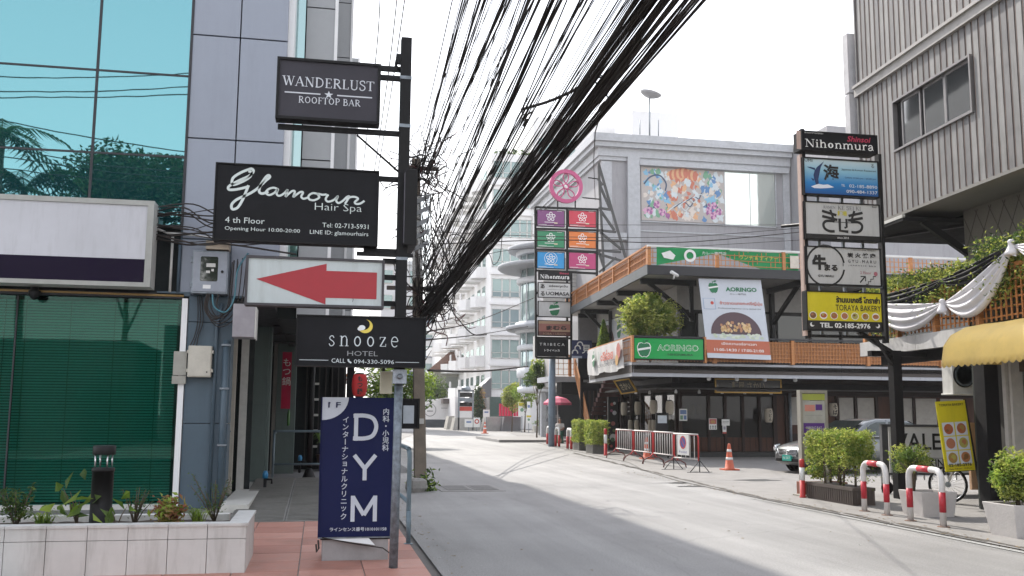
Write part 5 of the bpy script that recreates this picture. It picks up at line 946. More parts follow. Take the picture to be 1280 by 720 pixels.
def planter_box(name, label, c, w, d, h, mt, ribs=False, taper=0, group=None):
    t = thing(name, label, 'planter', c, group); c = V(c); w2, d2 = w/2, d/2; k = 1-taper
    ring = lambda s, z, i=0: [c+V(((x*w2-(i if x > 0 else -i))*s, (y*d2-(i if y > 0 else -i))*s, z)) for x, y in ((-1, -1), (1, -1), (1, 1), (-1, 1))]
    m = MB(); m.loft([ring(k, 0), ring(1, h), ring(1, h, .03), ring(1, h-.08, .03)], mt, cap=False, smooth=False); m.add(ring(k, 0), [(3, 2, 1, 0)], mt); bevel(m.build('box', t), .006)
    m = MB(); m.add(ring(1, h-.06, .03), [(0, 1, 2, 3)], M['soil']); m.build('soil', t)
    if ribs:
        m = MB(); n = int(d/.075)
        for i in range(n+1): y = c.y-d2+i*d/n; m.box(c.x-w2-.015, c.x-w2+.002, y-.015, y+.015, c.z+.03, c.z+h-.05, mt)
        for i in range(int(w/.075)+1): x = c.x-w2+i*.075; m.box(x-.012, x+.012, c.y-d2-.015, c.y-d2+.002, c.z+.03, c.z+h-.05, mt)
        m.box(c.x-w2-.02, c.x+w2, c.y-d2-.02, c.y+d2, c.z+h-.05, c.z+h+.004, mt); m.build('ribs', t)
    return t
BR = mat('brown plastic planter', (.075, .058, .05), .6, dirt=.3); CP = mat('white concrete planter', (.50, .47, .45), .75, var=.06, dirt=.3, bump=.2)
planter_box('brown_planter', 'ribbed brown trough planter under the clipped hedge on the right pavement', (9.32, 16.42, .012), .42, 1.6, .30, BR, ribs=True)
random.seed(5)
def bush(name, label, c, rx, ry, z0, z1, n, ls, mts, stems=5, box=True, trunk=.02, stemz=.3):
    t = thing(name, label, 'shrub', c); c = V(c); m = MB()
    for k in range(stems):
        x = c.x+random.uniform(-.6, .6)*rx*(1 if stems > 1 else 0); y = c.y+(k-(stems-1)/2)*(2*ry/max(1, stems))*.8; m.tube([(x, y, c.z), (x+random.uniform(-.05, .05), y+random.uniform(-.05, .05), c.z+(z1-c.z)*.5), (x+random.uniform(-.1, .1), y+random.uniform(-.1, .1), z1-.1)], [trunk, trunk*.8, trunk*.4], BARK, 6)
        for j in range(4): q = V((x, y, c.z+(z1-c.z)*random.uniform(.3, .6))); m.tube([q, q+V((random.uniform(-.6, .6)*rx, random.uniform(-.25, .25), random.uniform(.12, .35)))], trunk*.4, BARK, 5)
    m.build('stem', t); m = MB()
    if box: boxleaves(m, c.x-rx, c.x+rx, c.y-ry, c.y+ry, z0, z1, n, ls, mts, .035, shell=.8)
    else: blob(m, (c.x, c.y, (z0+z1)/2), (rx, ry, (z1-z0)/2), n, ls, mts, 44)
    m.build('crown', t); return t
t = bush('clipped_hedge', 'block of clipped yellow green hedge on dark stems behind the brown planter rim', (9.32, 16.42, .25), .24, .72, .70, 1.20, 8500, .062, [LEAF['hedge'], LEAF['hedge'], LEAF['bright']], stems=6, trunk=.022)
m = MB(); boxleaves(m, 9.15, 9.5, 15.6, 17.2, .42, .72, 700, .05, [LEAF['hedge'], LEAF['mid']], .08); m.build('lower_leaves', t)
planter_box('terracotta_trough', 'small reddish trough planter with low plants behind the kiosk foot', (9.7, 17.75, .012), .9, .35, .26, mat('red brown trough', (.20, .07, .045), .7)); bush('low_shrub', 'low loose green shrub in the reddish trough behind the hedge', (9.75, 17.75, .2), .4, .2, .3, .72, 1500, .07, [LEAF['bright'], LEAF['hedge']], stems=3, box=False)
c0 = (9.45, 14.0, .012); planter_box('white_planter_pot', 'square white concrete planter between the two hoop guards and the VALET board', c0, .62, .62, .38, CP, taper=.14)
bush('sparse_shrub', 'sparse two tone shrub in the white planter beside the VALET board', (9.25, 14.1, .32), .34, .34, .62, 1.15, 3200, .05, [LEAF['hedge'], LEAF['hedge'], LEAF['mid']], stems=2, box=False, trunk=.025)
planter_box('white_planter_pot', 'white concrete planter at the right edge nearest the camera', (9.05, 11.45, .012), .62, .62, .42, CP, taper=.2)
t = bush('round_shrub', 'dense rounded light green shrub in the white planter at the right edge', (9.05, 11.45, .36), .40, .40, .42, 1.12, 7500, .062, [LEAF['bright'], LEAF['hedge'], LEAF['hedge'], LEAF['mid']], stems=1, box=False, trunk=.03)
# small bollard in front of kiosk
def bollard(c, h, r, label, group=None, base=True):
    t = thing('red_white_bollard', label, 'bollard', c, group); c = V(c); m = MB(); m.lathe(c, [(r*1.25, 0), (r*1.2, .02), (r, .03), (r, h*.45)], M['red'], 12); m.build('lower_post', t)
    m = MB(); m.lathe(c+Z*h*.45, [(r, 0), (r, h*.33)], M['white'], 12); m.build('white_band', t); m = MB(); m.lathe(c+Z*h*.78, [(r, 0), (r, h*.18), (r*.7, h*.22)], M['red'], 12); m.build('cap', t); return t
bollard((9.05, 17.3, .012), .72, .05, 'short red and white bollard at the foot of the parking kiosk')
# parking kiosk board
t = thing('parking_kiosk', 'tall grey metal information stand with a purple notice beside the clipped hedge', 'information stand', (9.45, 17.5, .012)); KM = mat('kiosk beige grey metal', (.34, .32, .28), .5, .3, dirt=.2); fK = Fr((9.16, 17.5, .012), X, Z, .58, 2.03)
m = MB(); m.fbox(fK, 0, .05, 0, 2.03, -.14, 0, KM); m.fbox(fK, .53, .58, 0, 2.03, -.14, 0, KM); m.fbox(fK, .05, .53, 1.97, 2.03, -.14, 0, KM); bevel(m.build('frame', t), .004)
m = MB(); m.fbox(fK, .05, .53, 1.84, 1.96, -.12, -.02, mat('lime panel', (.38, .42, .08), .5)); m.build('top_panel', t); m = MB(); m.fbox(fK, .05, .53, .8, 1.83, -.12, -.03, mat('frosted panel', (.42, .41, .38), .4)); m.build('notice_panel', t)
fn = Fr(fK.P(.06, .8, -.03), X, Z, .46, 1.03); a = Art(fn, .001); pu = flat('purple notice', (.10, .03, .22)); a.rect(.02, .98, .34, .58, pu, 1); a.rect(.60, .9, .82, .93, pu, 1); a.rect(.1, .56, .80, .92, flat('salmon print', (.6, .25, .2)), 1); a.rect(.02, .98, .26, .32, WP, 1); a.rect(.1, .9, .72, .725, mat('rule grey', (.25, .25, .25), .6), 1); a.build(t); text(fn, t, 'PARKING FLAT', .5, .49, .05, WP, w=.7); text(fn, t, 'DO NOT OCCUPY', .5, .42, .04, WP, w=.7)
m = MB(); m.fbox(fK, -.06, .64, 0, .03, -.3, .15, KM); m.build('base_plate', t)
# VALET board on wheels
fV = Fr((11.34, 18.0, .42), V((.995, -.1, 0)), Z, 2.0, .92); t = thing('valet_board', 'white VALET PARKING board in a dark frame on small wheels', 'sign', fV.P(1, -.4)); m = MB(); m.fbox(fV, 0, fV.w, 0, fV.h, -.05, 0, M['white']); m.build('board', t); m = MB()
for q in ((-.16, -.03, -.4, fV.h+.04), (fV.w, fV.w+.05, -.35, fV.h+.04), (-.16, fV.w, fV.h, fV.h+.05), (-.03, fV.w, -.04, 0)): m.fbox(fV, *q, -.08, .03, mat('dark frame grey', (.07, .07, .075), .5))
m.build('frame', t)
text(fV, t, 'VALET', .37, .68, .36, BP, w=.62, bold=.012); text(fV, t, 'PARKING', .44, .22, .17, BP, w=.40, bold=.02)
a = Art(fV, .001); a.rect(.225, .655, .12, .13, BP, 1); a.rect(.225, .655, .315, .325, BP, 1); a.build(t)
m = MB()
for k in range(12): m.fbox(fV, .02+k*.17, .05+k*.17, -.14, -.04, -.02, 0, M['white'])
m.build('lower_slats', t, kind='stuff')
def wheel(t, c, r, ax, spokes=0, tyre=.03, nm='wheel'):
    c = V(c); ax = V(ax).normalized(); p = ax.orthogonal().normalized(); q = ax.cross(p); m = MB(); m.tube([c+(p*math.cos(i*math.pi/12)+q*math.sin(i*math.pi/12))*r for i in range(25)], tyre, M['blackmat'], 8, cap=False); w = m.build(nm, t)
    m = MB(); m.lathe(c-ax*.025, [(r*.16, 0), (r*.16, .05)], M['steel'], 10, ax=ax)
    if spokes:
        m.tube([c+(p*math.cos(i*math.pi/12)+q*math.sin(i*math.pi/12))*(r-tyre*1.1) for i in range(25)], .009, M['silver'], 6, cap=False)
        for i in range(spokes): an = i*2*math.pi/spokes; m.tube([c, c+(p*math.cos(an)+q*math.sin(an))*(r-tyre)], .003, M['silver'], 4)
    else: m.lathe(c-ax*.02, [(r*.92, 0), (r*.92, .04)], M['blackmat'], 16, ax=ax)
    m.build('rim', w); return w
for a_ in (-.1, 2.05): wheel(t, fV.P(a_, -.29, .05), .11, fV.R.cross(Z)*1, tyre=.02)
# bicycle behind the stand sign
t = thing('bicycle', 'bicycle with spoked wheels parked behind the yellow bakery stand sign', 'bicycle', (11.6, 15.9, .012)); bd = V((.86, -.51, 0)); bn = V((.51, .86, 0)); c1 = V((11.15, 15.9, .34)); c2 = c1+bd*1.02
wheel(t, c1, .31, bn, 20, .022); wheel(t, c2, .31, bn, 20, .022)
m = MB(); bb = c1+bd*.58+Z*-.04; st_ = c1+bd*.72+Z*.42; hd = c1+bd*.18+Z*.48; WB = mat('white bicycle frame', (.5, .48, .45), .4)
for p, q in ((c1, hd), (hd, bb), (hd, st_), (st_, bb), (bb, c2), (st_, c2)): m.tube([p, q], .017, WB, 8)
m.build('frame', t); m = MB(); m.tube([hd, hd+Z*.22, hd+Z*.24-bd*.08], .013, M['black'], 8); m.tube([hd+Z*.24-bd*.08-bn*.26, hd+Z*.24-bd*.08+bn*.26], .013, M['black'], 8); m.build('handlebar', t)
m = MB(); m.tube([st_, st_+Z*.16], .012, M['black'], 6); m.lathe(st_+Z*.16, [(.02, 0), (.09, .02), (.08, .05), (.02, .06)], M['black'], 10); m.build('saddle', t); m = MB(); m.lathe(bb-bn*.03, [(.09, 0), (.09, .01)], M['steel'], 14, ax=bn); m.tube([bb, bb-bd*.1-Z*.13], .01, M['steel'], 6); m.build('pedal', t)
# bakery stand sign, tilted
fB = Fr((10.50, 15.0, .62), V((1, 0, 0)), V((-.095, .03, 1)), .56, 1.19); fB.R = V((.998, 0, .06)).normalized(); t = thing('bakery_stand_sign', 'leaning yellow stand sign with six round food pictures beside the black pillar', 'sign', (10.8, 15.2, .012)); m = MB(); m.fbox(fB, 0, fB.w, 0, fB.h, -.025, 0, YW); m.build('board', t)
m = MB(); m.bar(fB.P(fB.w+.015, fB.h, -.02), fB.P(fB.w+.05, -.62, -.02), .03, .03, M['black']); m.bar(fB.P(.25, .9, -.05), V((10.75, 15.6, .012)), .025, .025, M['black']); m.bar(fB.P(0, 0, -.05), fB.P(fB.w, 0, -.05), .025, .025, M['black']); m.build('stand', t)
a = Art(fB, .001)
for r_ in range(3):
    for c_ in range(2):
        u, v = .29+c_*.44, .60-r_*.205; a.rect(u-.20, u+.20, v-.095, v+.095, flat('plate white', (.6, .62, .66)), 1); a.ell(u, v, .155, .075, br[(r_*2+c_+1) % 7], 2, n=16); a.ell(u+.02, v+.01, .08, .04, br[(r_+c_*3+2) % 7], 3, n=9); a.ell(u-.05, v-.02, .05, .02, br[(r_*3+c_) % 7], 4, n=7)
a.build(t); text(fB, t, 'TORAYA BAKERY', .5, .945, .035, BP, w=.84, bold=.01); text(fB, t, '02-185-2976', .5, .085, .045, BP, w=.78, bold=.03); text(fB, t, 'Open 9.00 am - 19.00 pm.', .5, .03, .026, BP, w=.8, bold=.01)
for i, (x0, x1, z0, z1) in enumerate(((.35, .65, .78, .80), (.38, .62, .745, .755))): pass
m = MB(); m.box(11.12, 11.40, 15.2, 15.26, .3, 1.45, mat('tan board', (.42, .26, .16), .7)); tag(m.build('tan_board', org=(11.2, 15.2, .3)), 'tan wooden board leaning behind the yellow stand sign', 'board')
# ================================================================== CAR
def car():
    hd = V((-.985, -.17, 0)).normalized(); fc = G(986, 592); c = V((fc.x, fc.y, 0))-hd*2.36; c.z = .012; lf = V((-hd.y, hd.x, 0)); lf = -lf if lf.dot(V((0, -1, 0))) < 0 else lf   # lf = side facing the camera
    P = lambda x, y, z: c+hd*x+lf*y+Z*z
    t = thing('silver_sedan', 'silver grey sedan with a green number plate parked in front of the restaurant', 'car', c)
    paint = mat('silver green car paint', (.115, .125, .128), .3, .5, var=.03, coat=.8); gls = glass('car glass', (0, 0, 0), .12, .02, 0, (.012, .015, .015), (.42, .46, .46))
    # stations: x, half width, sill z, shoulder z, deck z (top centre)
    S_ = [(2.36, .55, .30, .52, .58), (2.30, .70, .22, .60, .68), (2.15, .82, .20, .68, .76), (1.9, .87, .19, .74, .83), (1.4, .905, .2, .82, .93), (.95, .91, .2, .87, 1.0), (.4, .915, .2, .90, 1.02), (-.4, .915, .2, .92, 1.03), (-1.1, .91, .2, .94, 1.05), (-1.55, .90, .21, .95, 1.07), (-1.95, .87, .24, .93, 1.06), (-2.25, .80, .30, .86, 1.02), (-2.36, .70, .36, .74, .86)]
    rings = []
    for x, w, z0, z1, zt in S_:
        half = [(0, z0), (w*.72, z0), (w*.93, z0+.05), (w, z0+.2), (w*1.0, (z0+z1)/2+.06), (w*.985, z1-.06), (w*.93, z1), (w*.8, z1+(zt-z1)*.55), (w*.45, zt-.015), (0, zt)]
        rings.append([P(x, y, z) for y, z in half]+[P(x, -y, z) for y, z in half[-2:0:-1]])
    m = MB(); m.loft(rings, paint); b = m.build('body', t); s = b.modifiers.new('sub', 'SUBSURF'); s.levels = s.render_levels = 1
    # greenhouse
    Gx = [(1.0, .74, .97), (.80, .76, 1.06), (.25, .70, 1.38), (-.1, .68, 1.455), (-.7, .67, 1.47), (-1.2, .665, 1.42), (-1.75, .70, 1.17), (-2.0, .72, 1.05)]
    rg = [[P(x, .80, .93), P(x, w+.06*(1.47-z)+.0, .93+(z-.93)*.5+.02), P(x, w*.97, z-.035), P(x, w*.8, z), P(x, 0, z+.015), P(x, -w*.8, z), P(x, -w*.97, z-.035), P(x, -w-.06*(1.47-z), .93+(z-.93)*.5+.02), P(x, -.80, .93)] for x, w, z in Gx]
    m = MB(); m.loft(rg, paint); m.build('cabin', t)
    def side(pts, nm, mt, s_=1, off=.006):
        m = MB(); m.add([P(x, s_*(.80-(z-.93)*.22+off+.02), z) for x, z in pts], [list(range(len(pts)))], mt); return m.build(nm, t)
    for s_ in (1, -1):
        side([(.62, 1.0), (-.30, 1.0), (-.33, 1.38), (.0, 1.37), (.2, 1.31)], 'side_window', gls, s_); side([(-.38, 1.0), (-1.18, 1.0), (-1.25, 1.35), (-.8, 1.4), (-.41, 1.385)], 'side_window', gls, s_); side([(-1.24, 1.0), (-1.62, 1.02), (-1.32, 1.32)], 'side_window', gls, s_)
    m = MB(); m.add([P(.99, .68, 1.0), P(.99, -.68, 1.0), P(.27, -.58, 1.385), P(.27, .58, 1.385)], [(0, 1, 2, 3)], gls)
    for i in range(4): m.v[i] = m.v[i]+(hd*.035+Z*.03)
    m.build('windscreen', t); m = MB(); m.add([P(-1.98, .62, 1.09), P(-1.98, -.62, 1.09), P(-1.3, -.56, 1.41), P(-1.3, .56, 1.41)], [(0, 1, 2, 3)], gls); m.build('rear_window', t)
    m = MB(); m.tube([P(.7, .815, .985), P(-1.7, .83, 1.0)], .012, M['silver'], 5); m.tube([P(2.1, .925, .36), P(-2.1, .925, .36)], .012, M['black'], 5); m.build('trim', t)
    for x in (1.42, -1.38):
        for s_ in (1, -1):
            cc = P(x, s_*.83, .325); ax = lf*s_; m = MB(); m.lathe(cc-ax*.12, [(.29, 0), (.325, .02), (.325, .19), (.30, .215), (.22, .2)], M['blackmat'], 24, ax=ax); w = m.build('wheel', t)
            m = MB(); m.lathe(cc+ax*.06, [(.215, 0), (.21, .02), (.07, .035), (.02, .045)], M['silver'], 10, ax=ax, smooth=False); m.build('rim', w)
            m = MB(); m.lathe(cc-ax*.02, [(.385, 0), (.385, .102)], M['blackmat'], 24, ax=ax); m.build('wheel_arch', t)
    hl = mat('headlamp lens', (.62, .66, .68), .08, .3, var=.02, coat=1)
    for s_ in (1, -1):
        m = MB(); m.loft([[P(2.28, s_*.60, .55), P(2.30, s_*.60, .68), P(2.18, s_*.80, .74), P(1.98, s_*.865, .76), P(2.08, s_*.86, .60), P(2.2, s_*.76, .55)], [P(2.34, s_*.61, .57), P(2.33, s_*.61, .67), P(2.21, s_*.81, .73), P(1.95, s_*.885, .745), P(2.10, s_*.885, .62), P(2.26, s_*.77, .57)]], hl); m.build('headlight', t)
        m = MB(); m.lathe(P(2.24, s_*.7, .645), [(.05, 0), (.055, .05)], M['silver'], 12, ax=hd); m.build('lamp_bulb', t)
        m = MB(); m.loft([[P(.72+dx, s_*(.95+dy), 1.0+dz) for dx, dz in ((-.06, -.05), (.06, -.05), (.07, .06), (-.06, .07))] for dx2, dy in ((0, 0), (0, .16))], paint); m.build('mirror', t)
        for x in (-.1, -1.1): m = MB(); m.tube([P(x, s_*.925, .83), P(x-.06, s_*.945, .835), P(x-.16, s_*.925, .83)], .012, M['silver'], 6); m.build('door_handle', t)
        m = MB()
        for x in (.75, -.33, -1.25): m.tube([P(x, s_*.918, .3), P(x, s_*.921, .6), P(x-.02, s_*.90, .9)], .005, M['black'], 4)
        m.build('door_seam', t)
        m = MB(); m.loft([[P(-2.2, s_*.55, .7), P(-2.2, s_*.82, .7), P(-2.15, s_*.82, .9), P(-2.15, s_*.55, .92)], [P(-2.37, s_*.55, .7), P(-2.30, s_*.8, .7), P(-2.3, s_*.8, .86), P(-2.36, s_*.55, .88)]], mat('red lamp', (.35, .01, .01), .2), smooth=False); m.build('tail_light', t)
    m = MB(); m.add([P(2.385, y, z) for y, z in ((-.42, .62), (-.36, .47), (.36, .47), (.42, .62))], [(0, 1, 2, 3)], M['blackmat'])
    for k in range(4): m.tube([P(2.39, -.38, .49+k*.036), P(2.41, 0, .49+k*.036), P(2.39, .38, .49+k*.036)], .008, M['silver'], 5)
    m.tube([P(2.38, -.43, .63), P(2.40, 0, .635), P(2.38, .43, .63), P(2.38, .36, .465), P(2.40, 0, .46), P(2.38, -.36, .465), P(2.38, -.43, .63)], .012, M['silver'], 6); m.build('grille', t)
    m = MB(); m.loft([[P(2.33, y, z) for y, z in ((-.55, .30), (.55, .30), (.5, .40), (-.5, .40))], [P(2.40, y, z) for y, z in ((-.52, .31), (.52, .31), (.48, .385), (-.48, .385))]], M['blackmat'], smooth=False); m.build('lower_intake', t)
    m = MB(); m.loft([[P(2.36, y, z) for y, z in ((-.19, .33), (.19, .33), (.19, .48), (-.19, .48))], [P(2.42, y, z) for y, z in ((-.19, .33), (.19, .33), (.19, .48), (-.19, .48))]], mat('green number plate', (.03, .38, .30), .4), smooth=False); m.build('number_plate', t)
    fp_ = Fr(P(2.42, 0, .33), lf if lf.cross(Z).dot(hd) > 0 else -lf, Z, .38, .15); fp_.o = P(2.422, 0, .33)-fp_.R*.19; text(fp_, t, 'ทษ 2617', .5, .55, .45, M['print_white'], w=.8, base=.001, lv=1)
car()
# ================================================================== RESTAURANT BUILDING ACROSS THE FORECOURT
N_ = thing('restaurant_building', 'two storey grey and timber restaurant building with orange railed terraces', 'building', (16, 34.6, 0))
GW = mat('grey painted wall', (.31, .305, .318), .7, var=.08, scale=1.5, dirt=.4, streak=True); GC = mat('light grey moulding', (.42, .43, .45), .6, dirt=.2); SW = mat('white wall panel', (.40, .39, .375), .7, dirt=.25, streak=True)
DW, BW, OW = M['darkwood'], M['brownwood'], M['wood']
# upper volume
UY, UXL, UXR = 47, 13.9, 24.3
m = MB(); m.box(UXL, 32, UY, 62.5, 6.4, 15.2, GW); m.box(24.4, 34, 43, 62.5, 6.4, 15.9, GW); m.build('wall', N_)
fu = Fr((0, UY, 0)); fl_ = Fr((UXL, UY, 0), -Y, Z)
m = MB()
for (z0, z1, d) in ((14.55, 14.75, .12), (14.75, 15.2, .2), (15.2, 15.45, .42), (15.45, 15.85, .55)):
    m.fbox(fu, UXL-d, UXR+.05, z0, z1, -.5, d, GC); m.fbox(fl_, -15.5, d-.012, z0+.003, z1-.003, -.5, d+.004, GC)
m.build('cornice', N_)
m = MB(); m.fbox(fu, UXL, UXL+.55, 6.5, 14.5, 0, .06, GC); m.fbox(fu, UXL+1.35, UXL+2.0, 6.5, 14.75, 0, .25, GC); m.fbox(fu, UXL+2.0, UXR-.1, 14.35, 14.6, 0, .3, GC); m.fbox(fu, 23.95, UXR, 6.5, 14.5, 0, .1, GC); m.fbox(fu, UXL-.0, UXL+1.3, 10.4, 10.75, 0, .22, GC); m.fbox(fu, UXL+2.0, UXR, 10.9, 10.96, 0, .05, GC); m.build('pilaster', N_)
# mural (plain stand-in collage of sea, flowers and fish scales) and window
fm = Fr((16.03, UY, 11.5), X, Z, 4.62, 2.82); fm.o = fm.o-Y*.05; t = thing('printed_mural', 'colourful printed mural of waves and pink flowers beside the pale window', 'mural', fm.P(2.3, 0)); m = MB(); m.fbox(fm, 0, fm.w, 0, fm.h, -.04, 0, flat('mural ground', (.42, .38, .36))); m.build('panel', t); a = Art(fm, .002); random.seed(12)
pal = [flat('mural %d' % k, c) for k, c in enumerate(((.55, .60, .62), (.10, .22, .42), (.50, .16, .10), (.30, .10, .26), (.62, .36, .20), (.16, .34, .22), (.20, .42, .58), (.62, .56, .5), (.05, .08, .14), (.60, .34, .48)))]
for k in range(230):
    u, v = random.random()*.92+.04, random.random()*.88+.06; r = random.uniform(.015, .055); n = random.choice((5, 7, 9, 12)); q = random.random()*6
    mt = pal[random.choice((0, 1, 6, 7, 0, 5)) if v > .35 else random.choice((1, 9, 3, 5, 0, 8))] if not .32 < u < .72 else pal[random.choice((2, 4, 7, 0, 2))]
    a.poly([(min(.995, max(.005, u+r*.65*math.cos(6.283*i/n)*(1+.45*math.sin(3*i+q)))), min(.99, max(.01, v+r*1.5*math.sin(6.283*i/n)*(1+.4*math.cos(2*i+q))))) for i in range(n)], mt, 1+k % 4*.5+k*.008)
for k in range(11): a.ell(.5+.028*(k-5), .93-abs(k-5)*.012, .03, .1, pal[4 if k % 2 else 2], 4+.1*k, n=10)
for cx, cy in ((.10, .18), (.18, .30), (.24, .16), (.85, .14), (.80, .24), (.92, .22), (.86, .33)):
    for i in range(6): a.ell(cx+.022*math.cos(i*1.047), cy+.04*math.sin(i*1.047), .018, .034, pal[9 if (i+int(cx*10)) % 2 else 3], 6, n=10)
for k in range(5): a.stroke([(.3+k*.35+1.1, .5+k*.2), (.9+k*.3+1.1, .9+k*.15), (1.3+k*.25+1.1, .6+k*.22), (1.7+k*.2+1.0, 1.0+k*.2)], .05, pal[8 if k % 2 else 0], 6.5, True)
a.stroke([(.15, 1.9), (.5, 2.3), (1.0, 2.4), (1.35, 2.0), (1.3, 1.6)], .08, pal[8], 6.5); a.build(t)
wd_ = MB(); wd_.fbox(fu, 20.6, 20.64, 11.46, 14.36, 0, .06, GC); wd_.fbox(fu, 23.5, 23.56, 11.4, 14.4, 0, .08, GC); wd_.fbox(fu, 16, 23.56, 11.40, 11.46, 0, .08, GC); w_ = wd_.build('window', N_)
pg = glass('pale reflecting pane', (0, 0, 0), .55, .05, 0, (.36, .40, .36), (.85, .9, .85), wav=.05)
for a0, a1 in ((20.66, 22.05), (22.08, 23.48)): m = MB(); m.fbox(fu, a0, a1, 11.48, 14.36, .01, .03, pg); m.build('pane', w_)
# upper terrace deck (z 6.35 - 6.65)
dk_pts = [(10.99, 31.55), (34, 31.55), (34, 47), (11.95, 47)]
def slab(parent, nm, pts, z0, z1, mt): m = MB(); m.prism(Fr((0, 0, 0), X, Y), pts, z0, z1, mt); return m.build(nm, parent)
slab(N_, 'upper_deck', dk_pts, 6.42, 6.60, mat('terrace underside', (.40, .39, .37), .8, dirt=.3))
BK = mat('black fascia beam', (.022, .022, .026), .5); m = MB(); m.bar((10.95, 31.5, 6.49), (34, 31.5, 6.49), .12, .32, BK); m.build('front_beam', N_)
m = MB(); m.bar((10.97, 31.45, 6.50), (11.95, 47, 6.50), .1, .34, mat('weathered side beam', (.13, .14, .15), .7, dirt=.4)); m.build('side_beam', N_)
for y in (33, 36.5, 40, 43.5): m = MB(); m.bar((11.1+(y-31.5)*.06, y, 6.3), (13.3, y, 6.3), .12, .2, M['black']); m.build('joist', N_)
for x in (16.9, 20.5, 24, 28): m = MB(); m.bar((x, 31.6, 6.3), (x, 34.6, 6.3), .12, .2, M['black']); m.build('joist', N_)
for (x, y) in ((12.0, 33.0), (12.2, 38), (12.4, 43)): m = MB(); m.bar((x-.5, y, 6.25), (13.2, y, 5.0), .12, .14, M['black']); m.bar((13.12, y, 6.3), (13.12, y, 4.9), .12, .14, M['black']); m.build('brace', N_)
for x in (17.0, 21.5): m = MB(); m.bar((x, 32.3, 6.3), (x, 34.5, 5.0), .12, .14, M['black']); m.bar((x, 34.5, 6.4), (x, 34.5, 3.3), .22, .14, M['black']); m.build('brace', N_)
def rail_run(parent, p0, p1, zb, h, bays, grid=.14, solid=False, top=M['white'], mt=OW, cross=False):
    p0, p1 = V((*p0, zb)), V((*p1, zb)); R = (p1-p0).normalized(); L = (p1-p0).length; f = Fr(p0, R, Z)
    for k in range(bays+1): piece(parent, 'post', f, L*k/bays-.06, L*k/bays+.06, 0, h, -.05, .07, mt)
    bl = L/bays
    for k in range(bays):
        m = MB(); a0, a1 = k*bl+.06, (k+1)*bl-.06
        if solid: m.fbox(f, a0, a1, .08, h-.06, -.01, .0, mat('tan lattice backing', (.34, .15, .06), .7, var=.2))
        x = a0+grid/2
        while x < a1: m.fbox(f, x-.013, x+.013, .05, h-.05, .0, .02, mt); x += grid
        z = .08
        while z < h-.04: m.fbox(f, a0, a1, z-.012, z+.012, .02, .04, mt); z += grid*1.1
        if cross:
            x = a0+.1
            while x < a1-.3: m.bar(f.P(x, .1, .05), f.P(x+.35, h-.2, .05), .02, .03, M['offwhite']); x += .55
        m.build('lattice_panel', parent, kind='stuff')
    m = MB(); m.fbox(f, -.06, L+.06, h, h+.06, -.06, .08, top); m.build('top_rail', parent)
t = thing('terrace_railing', 'long orange lattice railing along the front edge of the upper terrace', 'railing', (16, 31.5, 6.65)); rail_run(t, (11.0, 31.5), (33.5, 31.5), 6.65, .64, 9, .17, cross=False)
t = thing('terrace_railing', 'sunlit orange railing along the street side of the upper terrace', 'railing', (11.3, 38, 6.65)); rail_run(t, (11.95, 46.5), (11.02, 31.6), 6.66, .64, 6, .2, solid=True, top=OW)
# green banner draped along the rail
GB = mat('green banner cloth', (.01, .25, .075), .7, var=.08)
t = thing('green_banner', 'green white and yellow banner sagging along the upper terrace railing', 'banner', (14, 31.4, 6.7)); fb = Fr((11.0, 31.42, 6.62), X, Z, 5.6, .64)
m = MB(); g = []
for j in range(6): g.append([fb.P(.25+x*.1*(1-.0), (1-j/5)*0+(.66-(j/5)*max(.04, (.62-x*.0125) if x < 14 else .04)) if False else .66-(j/5)*max(.03, .66*(1-((x+1)/29)**1.0)), .02+.015*math.sin(x*.8+j)) for x in range(28)])
m.sheet(g, GB); g = []
for j in range(6): g.append([fb.P(2.2+x*.12, .64-(j/5)*min(.62, max(.03, .03+x*.036)), -.06+.012*math.sin(x+j)) for x in range(29)])
m.sheet(g, GB); o = m.build('cloth', t); a = Art(fb, .05); a.ring(.26, .62, .13, .22, WP, 0); a.poly([(.09, .45), (.075, .70), (.13, .86), (.165, .60), (.15, .36)], WP, 0); a.poly([(.93, .15), (.99, .15), (.99, .85), (.93, .85)], mat('cream patch', (.62, .56, .48), .7), -9); a.build(t)
text(fb, t, 'ランチ & ディナー', .72, .66, .26, flat('banner yellow', (.62, .52, .05)), w=.26, lv=-8, base=.03); text(fb, t, 'カレー専門店', .42, .80, .18, WP, w=.16, lv=0, base=.05)
# first floor walls (under the upper terrace)
GFY, GFX = 34.6, 13.2
ff = Fr((0, GFY, 0)); fs_ = Fr((GFX, GFY, 0), -Y, Z)
m = MB(); m.box(GFX, 34, GFY+.02, 60, 3.1, 6.4, SW); m.build('first_floor_wall', N_)
m = MB(); m.fbox(ff, GFX, 34, 4.2, 4.32, 0, .06, M['black']); m.fbox(ff, GFX, 34, 5.42, 5.5, 0, .06, M['black']); m.fbox(ff, GFX, 34, 3.2, 4.2, 0, .04, mat('dark dado', (.05, .035, .03), .7)); m.build('black_band', N_)
wg2 = glass('dark upstairs glass', (0, 0, 0), .05, .03, 0, (.03, .035, .032), wav=.03)
xs = [13.3, 13.95, 15.0, 15.9, 16.75, 17.2, 18.6, 19.9, 21.2, 22.5, 24]
for i, (x0, x1) in enumerate(zip(xs, xs[1:])):
    if i in (4,): continue
    wm = MB()
    for q in ((x0, x1, 4.32, 4.37), (x0, x1, 5.37, 5.42), (x0, x0+.05, 4.37, 5.37), (x1-.05, x1, 4.37, 5.37)): wm.fbox(ff, *q, 0, .07, M['black'])
    w_ = wm.build('window', N_); m = MB(); m.fbox(ff, x0+.05, x1-.05, 4.37, 5.37, .01, .02, wg2); m.build('pane', w_)
